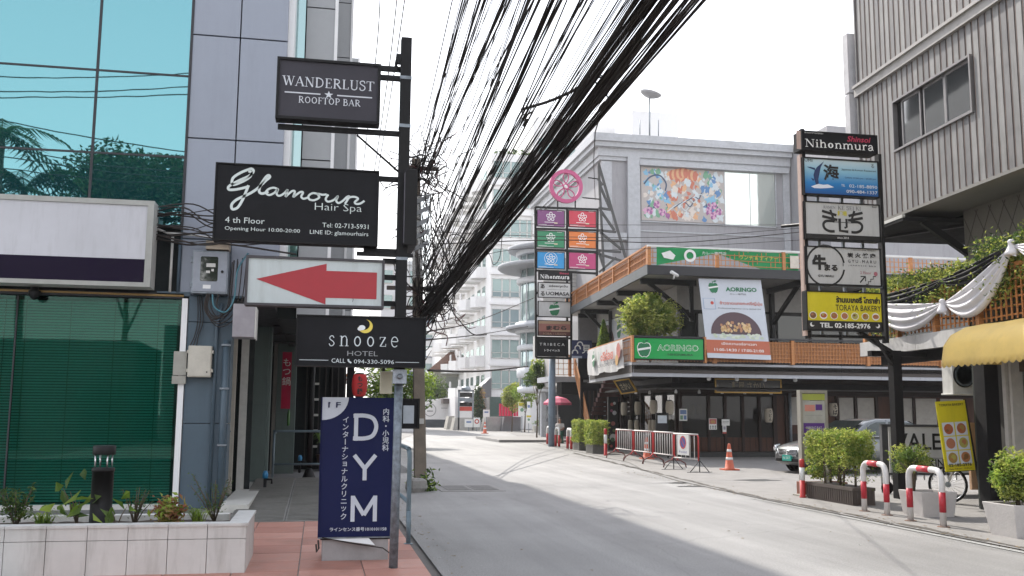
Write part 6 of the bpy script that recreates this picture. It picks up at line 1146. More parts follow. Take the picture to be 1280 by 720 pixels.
# side poster
fp2 = Fr((GFX-.03, 45.2, 4.5), -Y, Z, 6.0, 1.42); t = thing('side_wall_poster', 'white poster with a green apple and dark arch on the side wall of the restaurant', 'poster', fp2.P(3, 0)); m = MB(); m.fbox(fp2, 0, fp2.w, 0, fp2.h, -.02, 0, mat('poster white', (.52, .55, .60), .5, var=.03)); m.build('panel', t); a = Art(fp2, .001)
dkb = flat('dark arch brown', (.07, .04, .04)); a.poly([(.03+.0, 0)]+[(.24-.21*math.cos(R_(x)), .85*math.sin(R_(x))) for x in range(0, 181, 12)], dkb, 1); a.ell(.26, .12, .12, .16, flat('curry gold', (.50, .28, .08)), 2, n=9); a.rect(0, 1, .98, 1.0, BP, 1)
APG = flat('apple green print', (.01, .16, .06))
def apple(a, u, v, s, mt=APG, wt=WP, out=False):
    W_, H_ = a.fr.w, a.fr.h; q = lambda pts: [(u+x*s/W_, v+y*s/H_) for x, y in pts]
    pts = [(0, .36), (.16, .44), (.34, .40), (.44, .2), (.42, -.08), (.30, -.36), (.14, -.48), (0, -.44), (-.14, -.48), (-.30, -.36), (-.42, -.08), (-.44, .2), (-.34, .40), (-.16, .44)]
    if out: a.poly(q([(x*1.12, y*1.1) for x, y in pts]), wt, 1)
    a.poly(q(pts), mt, 2); a.poly(q([(-.03, .36), (-.08, .62), (-.02, .62), (.03, .36)]), mt, 2); a.poly(q([(.02, .5), (.12, .66), (.34, .66), (.26, .54), (.1, .50)]), mt, 2)
    a.poly(q([(-.48, -.10), (.46, .06), (.46, .20), (-.48, .04)]), wt, 3)
apple(a, .56, .55, .7); a.build(t); text(fp2, t, 'AORINGO', .80, .5, .2, APG, w=.3, bold=.02)
# lower terrace deck with two rows of fascia boards
ld = [(10.36, 31.5), (34, 31.5), (34, 34.6), (13.2, 34.6), (13.2, 38.8), (10.94, 38.8)]
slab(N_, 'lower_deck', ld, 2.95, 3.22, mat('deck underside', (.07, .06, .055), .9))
FC = mat('pale grey fascia board', (.40, .41, .44), .65, var=.05, dirt=.25, streak=True)
fd = Fr((10.36, 31.5, 0)); L = 1.55
for k in range(16):
    a0 = k*L; piece(N_, 'fascia_board', fd, a0+.004, a0+L-.004, 3.065, 3.30, -.06, .0, FC); piece(N_, 'fascia_board', fd, a0+.004, a0+L-.004, 2.83, 3.055, -.06, -.012, FC)
fe = Fr((10.36, 31.5, 0), (V((10.36, 31.5, 0))-V((10.95, 38.9, 0))), Z)
for k in range(5): piece(N_, 'fascia_board', fe, -(k+1)*1.5+.004, -k*1.5-.004, 3.065, 3.30, -.06, .0, FC); piece(N_, 'fascia_board', fe, -(k+1)*1.5+.004, -k*1.5-.004, 2.83, 3.055, -.06, -.012, FC)
t = thing('lower_terrace_railing', 'orange lattice railing along the front of the lower terrace', 'railing', (16, 31.4, 3.3)); rail_run(t, (10.42, 31.45), (33.6, 31.45), 3.31, .84, 8, .12, solid=True, top=BK)
t = thing('lower_terrace_railing', 'orange railing on the street side of the lower terrace, partly under a white banner', 'railing', (10.6, 35, 3.3)); rail_run(t, (10.95, 38.7), (10.42, 31.5), 3.31, .84, 4, .2, top=OW)
# aoringo lightbox, big poster, side banner
f = fpx(791.5, 421, 880.5, 451, 31.25); KG = mat('kelly green sign face', (.0, .33, .065), .35, var=.04)
t = lightbox('curry_sign', 'bright green sign with an apple reading AORINGO on the lower terrace rail', f, KG, depth=.14, bw=.035); a = Art(f, .001); apple(a, .15, .45, .5, out=True); a.build(t)
OG = flat('pale green outline', (.62, .78, .62)); text(f, t, 'AORINGO', .625, .55, .28, OG, w=.585, bold=.035, lv=1); text(f, t, 'AORINGO', .625, .55, .235, flat('deep green fill', (.01, .22, .06)), w=.565, bold=-.005, lv=2); text(f, t, 'NIHONMURA', .66, .25, .10, flat('dark green print', (.01, .10, .03)), w=.36, bold=.02)
for x in (-.06, f.w+.0): m = MB(); m.fbox(f, x, x+.07, -.08, f.h+.05, -.12, .04, OW); m.build('side_post', t)
p0, p1, p2, p3 = PY(873, 348, 31.6), PY(951, 350, 31.6), PY(964, 450, 31.15), PY(884.5, 447, 31.15)
fP = Fr(p3, (p2-p3), (p0-p3)+X*0, (p2-p3).length, (p0-p3).length); t = thing('curry_poster', 'large hanging AORINGO poster with a bowl of fried cutlet curry', 'poster', (p0+p1)/2)
PWm = mat('poster white', (0, 0, 0)); sk = lambda u, v, d=0: p3.lerp(p2, u).lerp(p0.lerp(p1, u), v)+V((0, -1, 0))*d
class SkFr:
    """the poster face: the cloth hangs skewed, so its print follows the same four corners"""
    w, h = fP.w, fP.h
    def Q(s, u, v, d=0): return sk(u, v, d)
    def P(s, a, b, d=0): return sk(a/s.w, b/s.h, d)
fq = SkFr(); m = MB(); m.sheet([[sk(i/6, j/8, 0) for i in range(7)] for j in range(9)], PWm); m.add([sk(0, 0, -.03), sk(1, 0, -.03), sk(1, 1, -.03), sk(0, 1, -.03)], [(3, 2, 1, 0)], M['joint']); m.build('cloth', t)
a = Art(fq, .004); RB = flat('brick orange band', (.45, .11, .05)); a.rect(0, 1, .06, .225, RB, 1); a.poly([(.10, .30)]+[(.50-.40*math.cos(R_(x)), .30+.28*math.sin(R_(x))) for x in range(0, 181, 9)], flat('plum bowl', (.085, .045, .055)), 1)
random.seed(4)
for k in range(40): a.ell(.12+.78*random.random(), .275+random.uniform(-.02, .03), .03, .016, flat('rice %d' % (k % 2), ((.62, .66, .55), (.50, .56, .42))[k % 2]), 2+k*.01, n=6)
for k in range(70):
    u = .27+.46*random.random(); v = .34+.12*random.random()*(1-abs(u-.5)*1.2); a.ell(u, v, .022, .02, flat('cutlet %d' % (k % 4), ((.50, .30, .12), (.62, .42, .20), (.42, .20, .10), (.66, .48, .26))[k % 4]), 3+k*.01, n=6)
a.rect(.03, .22, .61, .75, flat('thin blue outline', (.25, .35, .5)), 1); a.rect(.04, .21, .615, .745, PWm, 2); a.circ(.17, .69, .06, flat('red dot', (.5, .06, .04)), 3)
apple(a, .22, .885, .40); a.build(t); text(fq, t, 'AORINGO', .66, .87, .055, APG, w=.50, bold=.04); text(fq, t, 'カレー専門店', .60, .81, .022, BP, w=.26); text(fq, t, 'ข้าวราดแกงกะหรี่ญี่ปุ่น', .63, .69, .055, flat('coral print', (.5, .12, .08)), w=.68, bold=.02); text(fq, t, 'Professional Japanese curry special rice', .60, .625, .02, BP, w=.68); text(fq, t, 'เปิดความอร่อยเวลา', .52, .185, .035, WP, w=.55, bold=.01); text(fq, t, '11:00-14:30 / 17:00-21:00', .51, .105, .035, WP, w=.78, bold=.01)
fB2 = Fr(V((10.86, 38.3, 3.15)), (V((10.38, 31.9, 0))-V((10.86, 38.3, 0))), Z, 6.3, .98); fB2.o = fB2.o+fB2.N*.1
t = thing('side_banner', 'wrinkled white banner with red letters on the street side of the lower terrace', 'banner', fB2.P(3, 0)); m = MB(); m.sheet([[fB2.P(6.1*i/40, (.98 if j == 6 else .98*j/6-.10*abs(math.sin(i*.16))*(1-j/6)), .03+.045*math.sin(i*.9+j*.5)*(1-j/8)) for i in range(41)] for j in range(7)], mat('white banner cloth', (.60, .59, .58), .8, var=.05)); m.build('cloth', t)
a = Art(fB2, .09); a.ell(.90, .62, .05, .3, flat('curry photo red', (.42, .10, .07)), 0, n=9); a.ell(.86, .30, .04, .2, flat('curry gold', (0, 0, 0)), 1, n=9); apple(a, .22, .5, .55); a.build(t); text(fB2, t, 'J', .36, .6, .4, APG, bold=.03, base=.09); text(fB2, t, 'cอิร่อย', .60, .58, .40, flat('coral print', (0, 0, 0)), w=.34, bold=.04, base=.09); text(fB2, t, 'AORINGO CURRY', .58, .22, .12, BP, w=.5, base=.09)
t = thing('cctv_camera', 'white bullet security camera under the upper terrace corner', 'camera', (11.6, 31.4, 6.1)); m = MB(); c = PY(843, 343, 31.3); m.tube([c+V((-.14, -.05, .08)), c+V((.14, .05, -.04))], .06, M['white'], 10); m.build('body', t); m = MB(); m.tube([c, c+V((-.02, .02, -.14)), c+V((0, .12, -.14))], .025, M['white'], 6); m.build('bracket', t)
# ground floor timber front
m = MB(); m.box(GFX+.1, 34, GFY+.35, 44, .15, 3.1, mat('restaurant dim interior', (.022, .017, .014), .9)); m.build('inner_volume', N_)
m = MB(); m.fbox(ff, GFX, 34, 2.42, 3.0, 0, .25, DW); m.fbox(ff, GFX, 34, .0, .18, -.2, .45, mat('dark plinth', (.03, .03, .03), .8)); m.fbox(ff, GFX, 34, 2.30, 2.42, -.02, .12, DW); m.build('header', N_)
m = MB(); m.fbox(fs_, -9.4, 0, 2.42, 3.0, 0, .25, DW); m.fbox(fs_, -9.4, 0, 0, .16, -.2, .3, mat('dark plinth', (0, 0, 0))); m.build('side_header', N_)
m = MB(); m.add([V((GFX-1.4, GFY-1.5, 2.5)), V((34, GFY-1.5, 2.5)), V((34, GFY, 2.78)), V((GFX, GFY, 2.78))], [(0, 1, 2, 3)], mat('slate eave', (.06, .055, .055), .8)); m.add([V((GFX-1.4, GFY-1.5, 2.5)), V((GFX, GFY, 2.78)), V((GFX, 39.5, 2.78)), V((GFX-1.4, 39.5, 2.5))], [(0, 1, 2, 3)], mat('slate eave', (0, 0, 0))); e = m.build('eave', N_); s = e.modifiers.new('solid', 'SOLIDIFY'); s.thickness = .05
gg = glass('restaurant front glass', (.3, .3, .3), .018, .02, 1.0, wav=.04)
bays = [13.25, 14.36, 15.02, 15.72, 16.40, 17.05, 17.45]
for i, (x0, x1) in enumerate(zip(bays, bays[1:])):
    piece(N_, 'door_post', ff, x0-.05, x0+.05, .18, 2.42, -.05, .08, DW)
    if x1-x0 > .5:
        piece(N_, 'lower_panel', ff, x0+.05, x1-.05, .2, .72, -.03, .02, BW); m = MB(); m.fbox(ff, x0+.05, x1-.05, .72, 2.25, -.01, 0, gg); m.build('glass_pane', N_)
        for k in (1, 2): piece(N_, 'panel_stile', ff, x0+.05+k*(x1-x0)/3, x0+.07+k*(x1-x0)/3, .2, .72, .02, .035, DW)
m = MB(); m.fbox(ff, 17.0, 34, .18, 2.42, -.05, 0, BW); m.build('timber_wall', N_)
for k, x in enumerate((17.0, 17.5, 18.55, 19.6, 20.4, 21.3, 21.95, 22.9)): piece(N_, 'door_post', ff, x-.05, x+.05, .18, 2.42, 0, .09, DW)
shut = mat('pale shutter panel', (.36, .34, .31), .7, dirt=.2)
for x0, x1 in ((17.62, 18.5), (19.72, 20.32), (20.5, 21.2), (22.1, 22.9), (23.0, 23.9), (24.1, 25.1)): m = MB(); m.fbox(ff, x0, x1, 1.2, 2.25, 0, .03, shut); m.build('shutter', N_)
for x in (17.7, 18.3, 20.6, 21.0): m = MB(); m.fbox(ff, x, x+.42, .5, .9, .0, .03, BW); m.fbox(ff, x+.04, x+.38, .54, .86, .03, .035, DW); m.build('carved_panel', N_)
m = MB(); m.tube([(17.62, GFY-.12, .1), (17.62, GFY-.12, 2.4)], .06, M['steel'], 10); m.build('downpipe', N_)
for k in range(7): y = -.2-k*1.35; piece(N_, 'side_post', fs_, y-.06, y+.06, .16, 2.42, -.03, .08, DW)
for k in range(6):
    y0 = -.14-(k+1)*1.35+.1; m = MB(); m.fbox(fs_, y0-.02, y0+1.25-.0, .7, 2.3, -.02, -.01, gg); m.build('side_pane', N_); piece(N_, 'side_panel', fs_, y0, y0+1.2, .16, .7, -.03, .02, BW)
m = MB(); m.fbox(fs_, -10.2, -8.9, 0, 2.9, -.1, .05, mat('pale grey pier', (.36, .38, .42), .6)); m.build('corner_pier', N_)
for i, px in enumerate((795, 812, 845, 874, 903, 931, 964)): 
    c = PY(px, 497, 34.0 if i > 1 else 36); m = MB(); m.lathe((c.x, c.y, 2.36), [(.02, .12), (.045, .08), (.06, 0), (.05, -.03)], M['white'], 8); tag(m.build('eave_lamp', org=(c.x, c.y, 2.36)), ['first', 'second', 'third', 'fourth', 'fifth', 'sixth', 'seventh'][i]+' little white lamp from the left under the restaurant eave', 'lamp', 'small lamps under the restaurant eave')
for i, px in enumerate((886, 921, 956, 994)): c = PY(px, 474, 31.9); m = MB(); m.lathe((c.x, c.y, 2.79), [(.02, .1), (.07, .05), (.075, -.03), (.03, -.06)], M['white'], 8); tag(m.build('spot_lamp', org=(c.x, c.y, 2.7)), ['leftmost', 'second', 'third', 'rightmost'][i]+' round white spotlight under the lower terrace edge', 'lamp', 'round spotlights under the lower terrace')
CRM = (.46, .41, .33)
LBL = 'cream paper lantern %s'
for (x0, y0, x1, y1, Yv, lab, tx) in ((776, 502, 784, 520, 40.5, 'farthest left by the pale corner pier, partly in shadow', None), (793, 501, 802, 519, 37.6, 'second from the left on the street side of the restaurant', None), (812, 499, 822, 518, 35.6, 'third from the left near the restaurant corner', None), (832, 500, 842.5, 519, 34.1, 'at the restaurant corner above the menu stand', None), (955.5, 509.5, 966, 529, 34.1, 'with black characters right of the sliding doors', 'うどん'), (1036, 503, 1047, 521, 34.1, 'with black characters behind the parking kiosk', 'そば')): lantern(x0, y0, x1, y1, Yv, CRM, LBL % lab, tx, group='cream paper lanterns along the restaurant eave')
for (px, Yv, lab) in ((788, 40.2, 'dim pale hanging scroll lantern low behind the left side glass'), (796, 38.2, 'dim pale lantern low behind the side glass by the barrier'), (813, 36.6, 'dim pale lantern low behind the corner glass, left one'), (817, 36.2, 'dim pale lantern low behind the corner glass, right one')):
    lantern(px-3, 524, px+3, 540, Yv, (.40, .37, .30), lab, group='low lanterns inside the corner glass')
for (px, lab) in ((865, 'green glass lantern behind the first sliding door'), (874, 'green glass lantern behind the second sliding door')):
    c = PY(px, 512, 34.9); m = MB(); m.lathe(c-Z*.22, [(.06, 0), (.11, .06), (.12, .3), (.08, .42)], mat('lime glass', (.35, .38, .04), .4), 12); tag(m.build('glass_lantern', org=c), lab, 'lantern')  # lime coloured body without emission
# name boards
f = fpx(893.5, 473, 977, 492, 33.4); t = lightbox('restaurant_name_board', 'black name board with a gold frame and brushed characters above the sliding doors', f, mat('black lacquer', (.012, .011, .010), .3), mat('gold frame', (.38, .23, .045), .4, .5), depth=.08, bw=.045); gp = flat('aged gold print', (.26, .22, .14)); text(f, t, '麺屋 さかい', .50, .50, .62, gp, w=.50, bold=.02)
pa, pb, pc, pd = PY(767, 476, 33.2), PY(788, 472.5, 32.6), PY(797, 490, 32.4), PY(777, 493, 33.0)
t = thing('corner_name_board', 'tilted black name board with a gold frame hanging under the terrace corner', 'sign', (pa+pb)/2); f = Fr(pd, pc-pd, pa-pd, (pc-pd).length, (pa-pd).length); m = MB(); m.fbox(f, 0, f.w, 0, f.h, -.06, 0, mat('black lacquer', (0, 0, 0))); m.build('board', t); m = MB()
for q in ((0, f.w, 0, .05), (0, f.w, f.h-.05, f.h), (0, .05, .05, f.h-.05), (f.w-.05, f.w, .05, f.h-.05)): m.fbox(f, *q, -.06, .03, mat('gold frame', (0, 0, 0)))
m.build('frame', t); text(f, t, 'さかい', .5, .5, .5, gp, w=.6, bold=.03)
# menu posters and boards on the restaurant front
for (x0, y0, x1, y1, lab, kind) in ((849, 511, 859, 526, 'blue and white notice on the restaurant glass', 0), (886, 523, 896, 537, 'red and white menu poster on the sliding door', 1), (902, 524, 912, 532, 'small white paper on the sliding door', 2), (903, 532, 908, 542, 'narrow white and red slip under the white paper', 3)):
    f = fpx(x0, y0, x1, y1, 34.5); t = thing('window_notice', lab, 'poster', f.P(0, 0)); m = MB(); m.fbox(f, 0, f.w, 0, f.h, 0, .01, WP); m.build('paper', t); a = Art(f, .012)
    if kind == 0: a.rect(.1, .9, .55, .9, flat('notice blue', (.12, .2, .4)), 0); a.rect(.1, .45, .1, .45, flat('notice green', (.15, .3, .2)), 0); a.rect(.55, .9, .1, .45, flat('notice blue', (0, 0, 0)), 0)
    elif kind == 1: a.rect(.05, .95, .5, .95, flat('soft red', (0, 0, 0)), 0); a.ell(.5, .7, .3, .15, flat('curry gold', (0, 0, 0)), 1); [a.ell(.2+.3*k, .3-.16*j, .1, .06, BP, 0, n=8) for k in range(3) for j in range(2)]
    elif kind == 2: a.rect(.1, .9, .6, .65, BP, 0); a.rect(.1, .8, .4, .44, BP, 0)
    else: a.rect(0, 1, 0, .2, flat('red dot', (0, 0, 0)), 0); a.rect(.2, .8, .5, .9, flat('soft grey', (.3, .3, .35)), 0)
    a.build(t)
t = thing('menu_stand', 'black menu stand with a white sheet behind the crowd barriers', 'stand', (13.6, 33.8, 0)); f = fpx(820, 516, 836, 543, 33.4); m = MB(); m.fbox(f, 0, f.w, 0, f.h, -.08, 0, M['black']); m.fbox(f, 0, .05, -.9, 0, -.06, -.02, M['black']); m.fbox(f, f.w-.05, f.w, -.9, 0, -.06, -.02, M['black']); m.build('frame', t); m = MB(); m.fbox(f, .06, f.w-.07, f.h*.52, f.h*.88, 0, .012, mat('cool white paper', (.55, .6, .65), .6)); m.build('paper', t)
f = fpx(760, 497, 772.5, 549, 38.2); t = thing('tall_menu_panel', 'tall dark panel with food photographs left of the barriers', 'sign', f.P(0, 0)); f.o.z = .1; m = MB(); m.fbox(f, 0, f.w, 0, 2.15, -.08, 0, M['black']); m.build('panel', t); f.h = 2.15; a = Art(f, .002)
for (u, v, r, c) in ((.4, .86, .07, (.35, .08, .07)), (.65, .88, .06, (.5, .5, .5)), (.35, .74, .06, (.25, .07, .14)), (.65, .70, .09, (.5, .5, .52)), (.5, .50, .09, (.25, .06, .05)), (.5, .24, .15, (.5, .5, .5)), (.45, .20, .09, (.05, .12, .05)), (.3, .08, .06, (.3, .05, .05)), (.6, .37, .07, (.1, .16, .05))): a.circ(u, v, r, flat('food %02d' % int(v*100), c), 1+int(v*10)*.3, n=12)
a.build(t)
# stairs with orange handrail and landing
t = thing('outdoor_stairs', 'dark red outdoor stairs with an orange lattice handrail at the left end of the restaurant', 'stairs', (13.2, 45, 0)); ST = mat('dark red tread', (.075, .02, .018), .7)
for k in range(16): piece(t, 'step', W, 12.2, 14.2, .1+k*.2, .28+k*.2, -(48.2-k*.3+.3)+3.2, -(48.2-k*.3)+3.2, ST)
m = MB(); m.box(14.2, 14.3, 40, 46, 0, 4, mat('pale grey pier', (0, 0, 0))); m.build('side_wall', t)
s0, s1 = PY(737, 528, 41.2), PY(718, 445, 46.3); m = MB(); m.bar(s0, s1, .06, .06, OW); m.bar(s0-Z*.75, s1-Z*.75, .05, .08, OW); m.build('handrail', t)
m = MB()
for k in range(30): p = s0.lerp(s1, (k+.5)/30); m.bar(p, p-Z*.72, .03, .04, OW)
for k in range(4): m.bar(s0-Z*(.15+.15*k), s1-Z*(.15+.15*k), .03, .025, OW)
m.build('baluster_lattice', t, kind='stuff')
m = MB(); m.box(10.9, 13.2, 46, 48.5, 3.1, 3.35, FC); m.box(11.6, 12.9, 46.2, 47.2, 2.5, 3.1, M['blackmat']); m.build('landing', t); rail_run(t, (10.95, 46), (13.0, 46), 3.36, 1.0, 2, .25, top=OW)
m = MB()
for k in range(9): m.box(11.9+k*.2, 11.98+k*.2, 43.0, 43.06, .1, 2.6, M['darkwood'])
for z in (.4, 1.0, 1.6, 2.3): m.box(11.8, 13.6, 43.06, 43.1, z, z+.08, M['blackmat'])
m.box(11.7, 11.82, 43, 43.12, .0, 3.3, M['blackmat']); m.build('under_stair_grille', t, kind='stuff')
f = Fr((13.1, 43.5, .1), X, Z, .5, 1.2); m = MB(); m.box(12.2, 13.8, 44.5, 44.6, 0, 3.0, M['blackmat']); m.build('under_stair_wall', t)
# dark panels between pylon and terrace, with the blue banner
f = fpx(715, 425, 740, 448, 45.0); t = thing('wave_banner', 'dark blue banner with white curls behind the sign pylon', 'banner', f.P(0, 0)); m = MB(); m.fbox(f, 0, f.w, 0, f.h, -.03, 0, flat('indigo cloth', (.02, .03, .10))); m.build('cloth', t); a = Art(f, .002)
for k, (u, v) in enumerate(((.15, .3), (.28, .55), (.4, .75))): a.ring(u, v, .1, .16, WP, 1+k*.2, a0=-20, a1=200)
a.rect(.0, .5, .0, .12, flat('pale wave', (.4, .45, .55)), 1); a.build(t); text(f, t, '見', .72, .5, .5, WP, bold=.02)
m = MB(); m.box(12.3, 14.4, 45.6, 45.7, 3.2, 7.2, M['blackmat']); m.box(12.3, 14.3, 45.5, 45.56, 5.0, 6.2, mat('mid grey panel', (.22, .21, .21), .7)); m.build('end_panel', N_)  # mid grey panel in front of the black end panel
# plants on the lower terrace
random.seed(31)
c = G(808, 418, 4.0); t = thing('terrace_tree', 'bushy bamboo like shrub standing on the lower terrace above the green sign', 'shrub', (11.9, 32.5, 3.22)); m = MB(); blob(m, (11.4, 32.6, 4.95), (1.08, .9, .8), 11000, .17, [LEAF['bright'], LEAF['hedge'], LEAF['hedge']], 40)
for k in range(260):
    d = V((random.gauss(0, 1), random.gauss(0, .8), random.gauss(.2, .8))).normalized()
    for q in range(5): leaf(m, V((11.4, 32.6, 4.95))+V((d.x*1.0, d.y*.8, d.z*.75))*(.85+.09*q), .13, LEAF['hedge'])
m.build('crown', t); m = MB()
for k in range(14): a_ = k*.9; m.tube([(11.4, 32.6, 3.3), (11.4+.3*math.cos(a_), 32.6+.3*math.sin(a_), 4.4), (11.4+.75*math.cos(a_), 32.6+.6*math.sin(a_), 5.2)], .015, BARK, 5)
m.build('stem', t)
t = thing('small_conifer', 'small cone shaped conifer behind the white side banner', 'shrub', (11.1, 37.6, 3.2)); m = MB()
for k in range(2200): h_ = random.random(); r_ = .42*(1-h_)**.8*random.random()**.4; a_ = random.random()*6.28; leaf(m, V((11.25+r_*math.cos(a_), 37.8+r_*math.sin(a_), 3.7+1.65*h_)), .10, random.choice([LEAF['bright'], LEAF['mid']]))
m.build('crown', t); m = MB(); m.tube([(11.25, 37.8, 3.2), (11.25, 37.8, 4.2)], .04, BARK, 6); m.build('trunk', t)
# ------------------------------------------------------------------ crowd barriers, cone, sign barrier, posts, planters along the kerb
def barrier(x0, y0, x1, y1, label, zt=1.0, feet='arch'):
    p, q = V((x0, y0, .012)), V((x1, y1, .012)); R = (q-p).normalized(); L = (q-p).length; f = Fr(p, R, Z); t = thing('crowd_barrier', label, 'barrier', (p+q)/2, 'red and white crowd barriers in front of the restaurant')
    pk = mat('peeling white barrier paint', (.58, .55, .53), .5, dirt=.4); rd = M['red']
    m = MB(); m.tube([f.P(.03, .30), f.P(.03, zt-.06), f.P(.08, zt), f.P(L-.08, zt), f.P(L-.03, zt-.06), f.P(L-.03, .30)], .022, rd, 8); m.tube([f.P(.06, zt+.004), f.P(L-.06, zt+.004)], .024, pk, 8); m.tube([f.P(.03, .34), f.P(L-.03, .34)], .018, pk, 8); m.build('frame', t)
    n = int(L/.21)
    for i in range(1, n): m = MB(); m.tube([f.P(L*i/n, .34), f.P(L*i/n, zt)], .012, pk, 6); m.build('bar', t)
    for a in (.0, L) if feet == 'arch' else ():
        m = MB(); rs = mat('rusty leg', (.13, .05, .045), .7); m.tube([f.P(a, 0, -.35), f.P(a, .12, -.32), f.P(a, .2, -.18), f.P(a, .22, 0), f.P(a, .2, .18), f.P(a, .12, .32), f.P(a, 0, .35)], .02, rs, 7); m.tube([f.P(a, .2, -.12), f.P(a, .34, 0), f.P(a, .2, .12)], .018, rd, 6); m.build('leg', t)
    return t
barrier(10.43, 33.6, 10.40, 31.55, 'farthest of the three red and white crowd barriers, nearest the tall menu panel'); barrier(10.40, 31.5, 10.37, 29.5, 'middle one of the three linked red and white crowd barriers'); barrier(10.37, 29.45, 10.34, 27.5, 'nearest of the three linked crowd barriers, touching the no parking barrier')
t = barrier(9.93, 26.55, 10.13, 25.1, 'single barrier carrying a white no parking sign, nearest the camera', feet='tri'); t['group'] = 'red and white crowd barriers in front of the restaurant'
f = Fr((9.93, 26.5, .36), V((.20, -1.45, 0)), Z, 1.45, .6); 
for a_ in (0, 1.45):
    m = MB(); b_ = f.P(a_, -.35); rr = f.N; m.tube([b_-rr*.38, b_+rr*.38], .018, M['black'], 6); m.tube([b_-rr*.3, b_+Z*.32, b_+rr*.3], .012, M['black'], 6); m.tube([b_, b_+Z*.4], .014, M['black'], 6); m.build('foot', t)
fN = Fr(f.P(.32, .08, .03), f.R, Z, .62, .56); m = MB(); m.fbox(fN, 0, .62, 0, .56, 0, .012, WP); m.build('sign_plate', t); a = Art(fN, .014); a.circ(.5, .62, .17, flat('sign blue', (.08, .08, .30)), 0); a.ring(.5, .62, .14, .18, flat('sign red', (.5, .04, .04)), 1); a.stroke([(.20, .46), (.42, .23)], .03, flat('sign red', (0, 0, 0)), 1, smooth=False); a.build(t); text(fN, t, 'ห้ามจอด', .5, .17, .14, flat('sign blue', (0, 0, 0)), w=.7, base=.014)
def cone(c, h, label, r=.17, group=None):
    t = thing('traffic_cone', label, 'traffic cone', c, group); c = V(c); og = mat('faded orange plastic', (.52, .10, .04), .5, dirt=.35); m = MB(); m.lathe(c, [(r, .03), (r*.78, .05), (r*.22, h*.96), (r*.16, h)], og, 16); m.build('cone', t); m = MB(); m.box(c.x-r*1.25, c.x+r*1.25, c.y-r*1.25, c.y+r*1.25, c.z, c.z+.035, og); m.build('base', t)
    for k0, k1 in ((.38, .48), (.68, .78)): rr = lambda k: (r*.78+(r*.22-r*.78)*(k*h-.05)/(h*.96-.05))*1.03; m = MB(); m.lathe(c, [(rr(k0), k0*h), (rr(k1), k1*h)], M['white'], 16); m.build('white_band', t)
    return t
cone((11.44, 26.1, .012), .74, 'orange traffic cone standing alone in the forecourt'); cone((11.3, 32.8, .012), .75, 'orange traffic cone behind the farthest crowd barrier')
bollard(G(757, 569.5, .012), 1.0, .06, 'tall red and white post between the planter hedge and the menu panel')
random.seed(41)
gA, gB = G(731.5, 563.5), G(749, 567.5)
for (x, y, lab) in ((gA.x-.2, gA.y+.4, 'concrete planter with clipped hedge beside the stairs, the farther one'), (gB.x-.2, gB.y+.4, 'concrete planter with clipped hedge beside the menu panel, the nearer one')):
    planter_box('kerb_planter', lab, (x+.2, y, .012), .58, 1.0, .36, mat('weathered concrete planter', (.13, .125, .115), .9, dirt=.5)); bush('kerb_hedge', lab.replace('concrete planter with clipped hedge', 'clipped yellow green hedge in the planter'), (x+.2, y, .33), .32, .60, .38, 1.22, 3200, .09, [LEAF['hedge'], LEAF['hedge'], LEAF['bright']], stems=3)
for (y, x, lab) in ((48.2, 11.45, 'farthest'), (45.0, 11.1, 'middle'), (41.9, 10.88, 'nearest')):
    c = V((x, y, .012)); t = thing('kerb_hoop', lab+' of three short red and white hoops along the kerb by the stairs', 'barrier', c, 'three short hoops along the far kerb'); m = MB(); m.tube([c+V((0, -.33, 0)), c+V((0, -.33, .78)), c+V((0, -.22, .87)), c+V((0, .22, .87)), c+V((0, .33, .78)), c+V((0, .33, 0))], .055, M['white'], 10); m.build('hoop', t)
    for s_ in (-.33, .33): m = MB(); m.tube([c+V((0, s_, .02)), c+V((0, s_, .55))], .06, M['red'], 10); m.build('red_sleeve', t)
# ------------------------------------------------------------------ coloured sign pylon
YP = 45.2; t = thing('sign_pylon', 'black steel pylon frame with lattice side truss carrying coloured signs', 'sign tower', (11, YP, 0)); m = MB()
def pbar(x0, y0, x1, y1, w=.1, Yv=YP, mt=M['black']): m.bar(PY(x0, y0, Yv), PY(x1, y1, Yv), w, w, mt)
for q in ((669, 259, 670, 447), (708.5, 260, 709, 447), (747, 262, 746, 345), (669, 259, 748, 262), (669, 286, 748, 288), (669, 312, 748, 315), (669, 338, 747, 342), (714, 340, 714, 447), (670, 447, 714, 448), (670, 366, 714, 367), (670, 395, 714, 396), (670, 422, 714, 423)): pbar(*q)
m.build('frame', t); m = MB()
for q in ((748, 204, 755, 345), (748, 204, 782, 322), (748, 224, 753, 232), (750, 232, 762, 260), (748, 260, 763, 262), (750, 262, 768, 288), (748, 288, 770, 290), (750, 290, 777, 312), (748, 313, 776, 315), (750, 318, 790, 330), (749, 340, 770, 322), (748, 313, 755, 335)): pbar(*q, w=.11, mt=mat('dark grey truss', (.06, .06, .06), .6))
m.build('lattice_truss', t); m = MB(); c = PY(690, 447, YP+.4); m.tube([(c.x, c.y, 0), (c.x, c.y, c.z+.2)], .17, mat('blue grey pole paint', (.20, .26, .33), .5, dirt=.3), 14); m.build('pole', t)
m = MB(); pbar(735, 222, 749, 224, .05); pbar(728, 247, 749, 249, .05); pbar(697, 250, 697, 262, .06); pbar(719, 250, 719, 262, .06); m.build('wheel_bracket', t)
cw = PY(707.3, 233, YP-.1); t = thing('flower_wheel_sign', 'round pink wheel emblem with a five petal flower on top of the pylon', 'sign', cw-Z*.9); PK = mat('pink painted metal', (.46, .07, .19), .45, var=.05); fw = Fr(cw, X, Z, 1, 1)
def tor(m, c, R0, r, mt, n=40): m.tube([c+X*math.cos(2*math.pi*i/n)*R0+Z*math.sin(2*math.pi*i/n)*R0 for i in range(n+1)], r, mt, 8, cap=False)
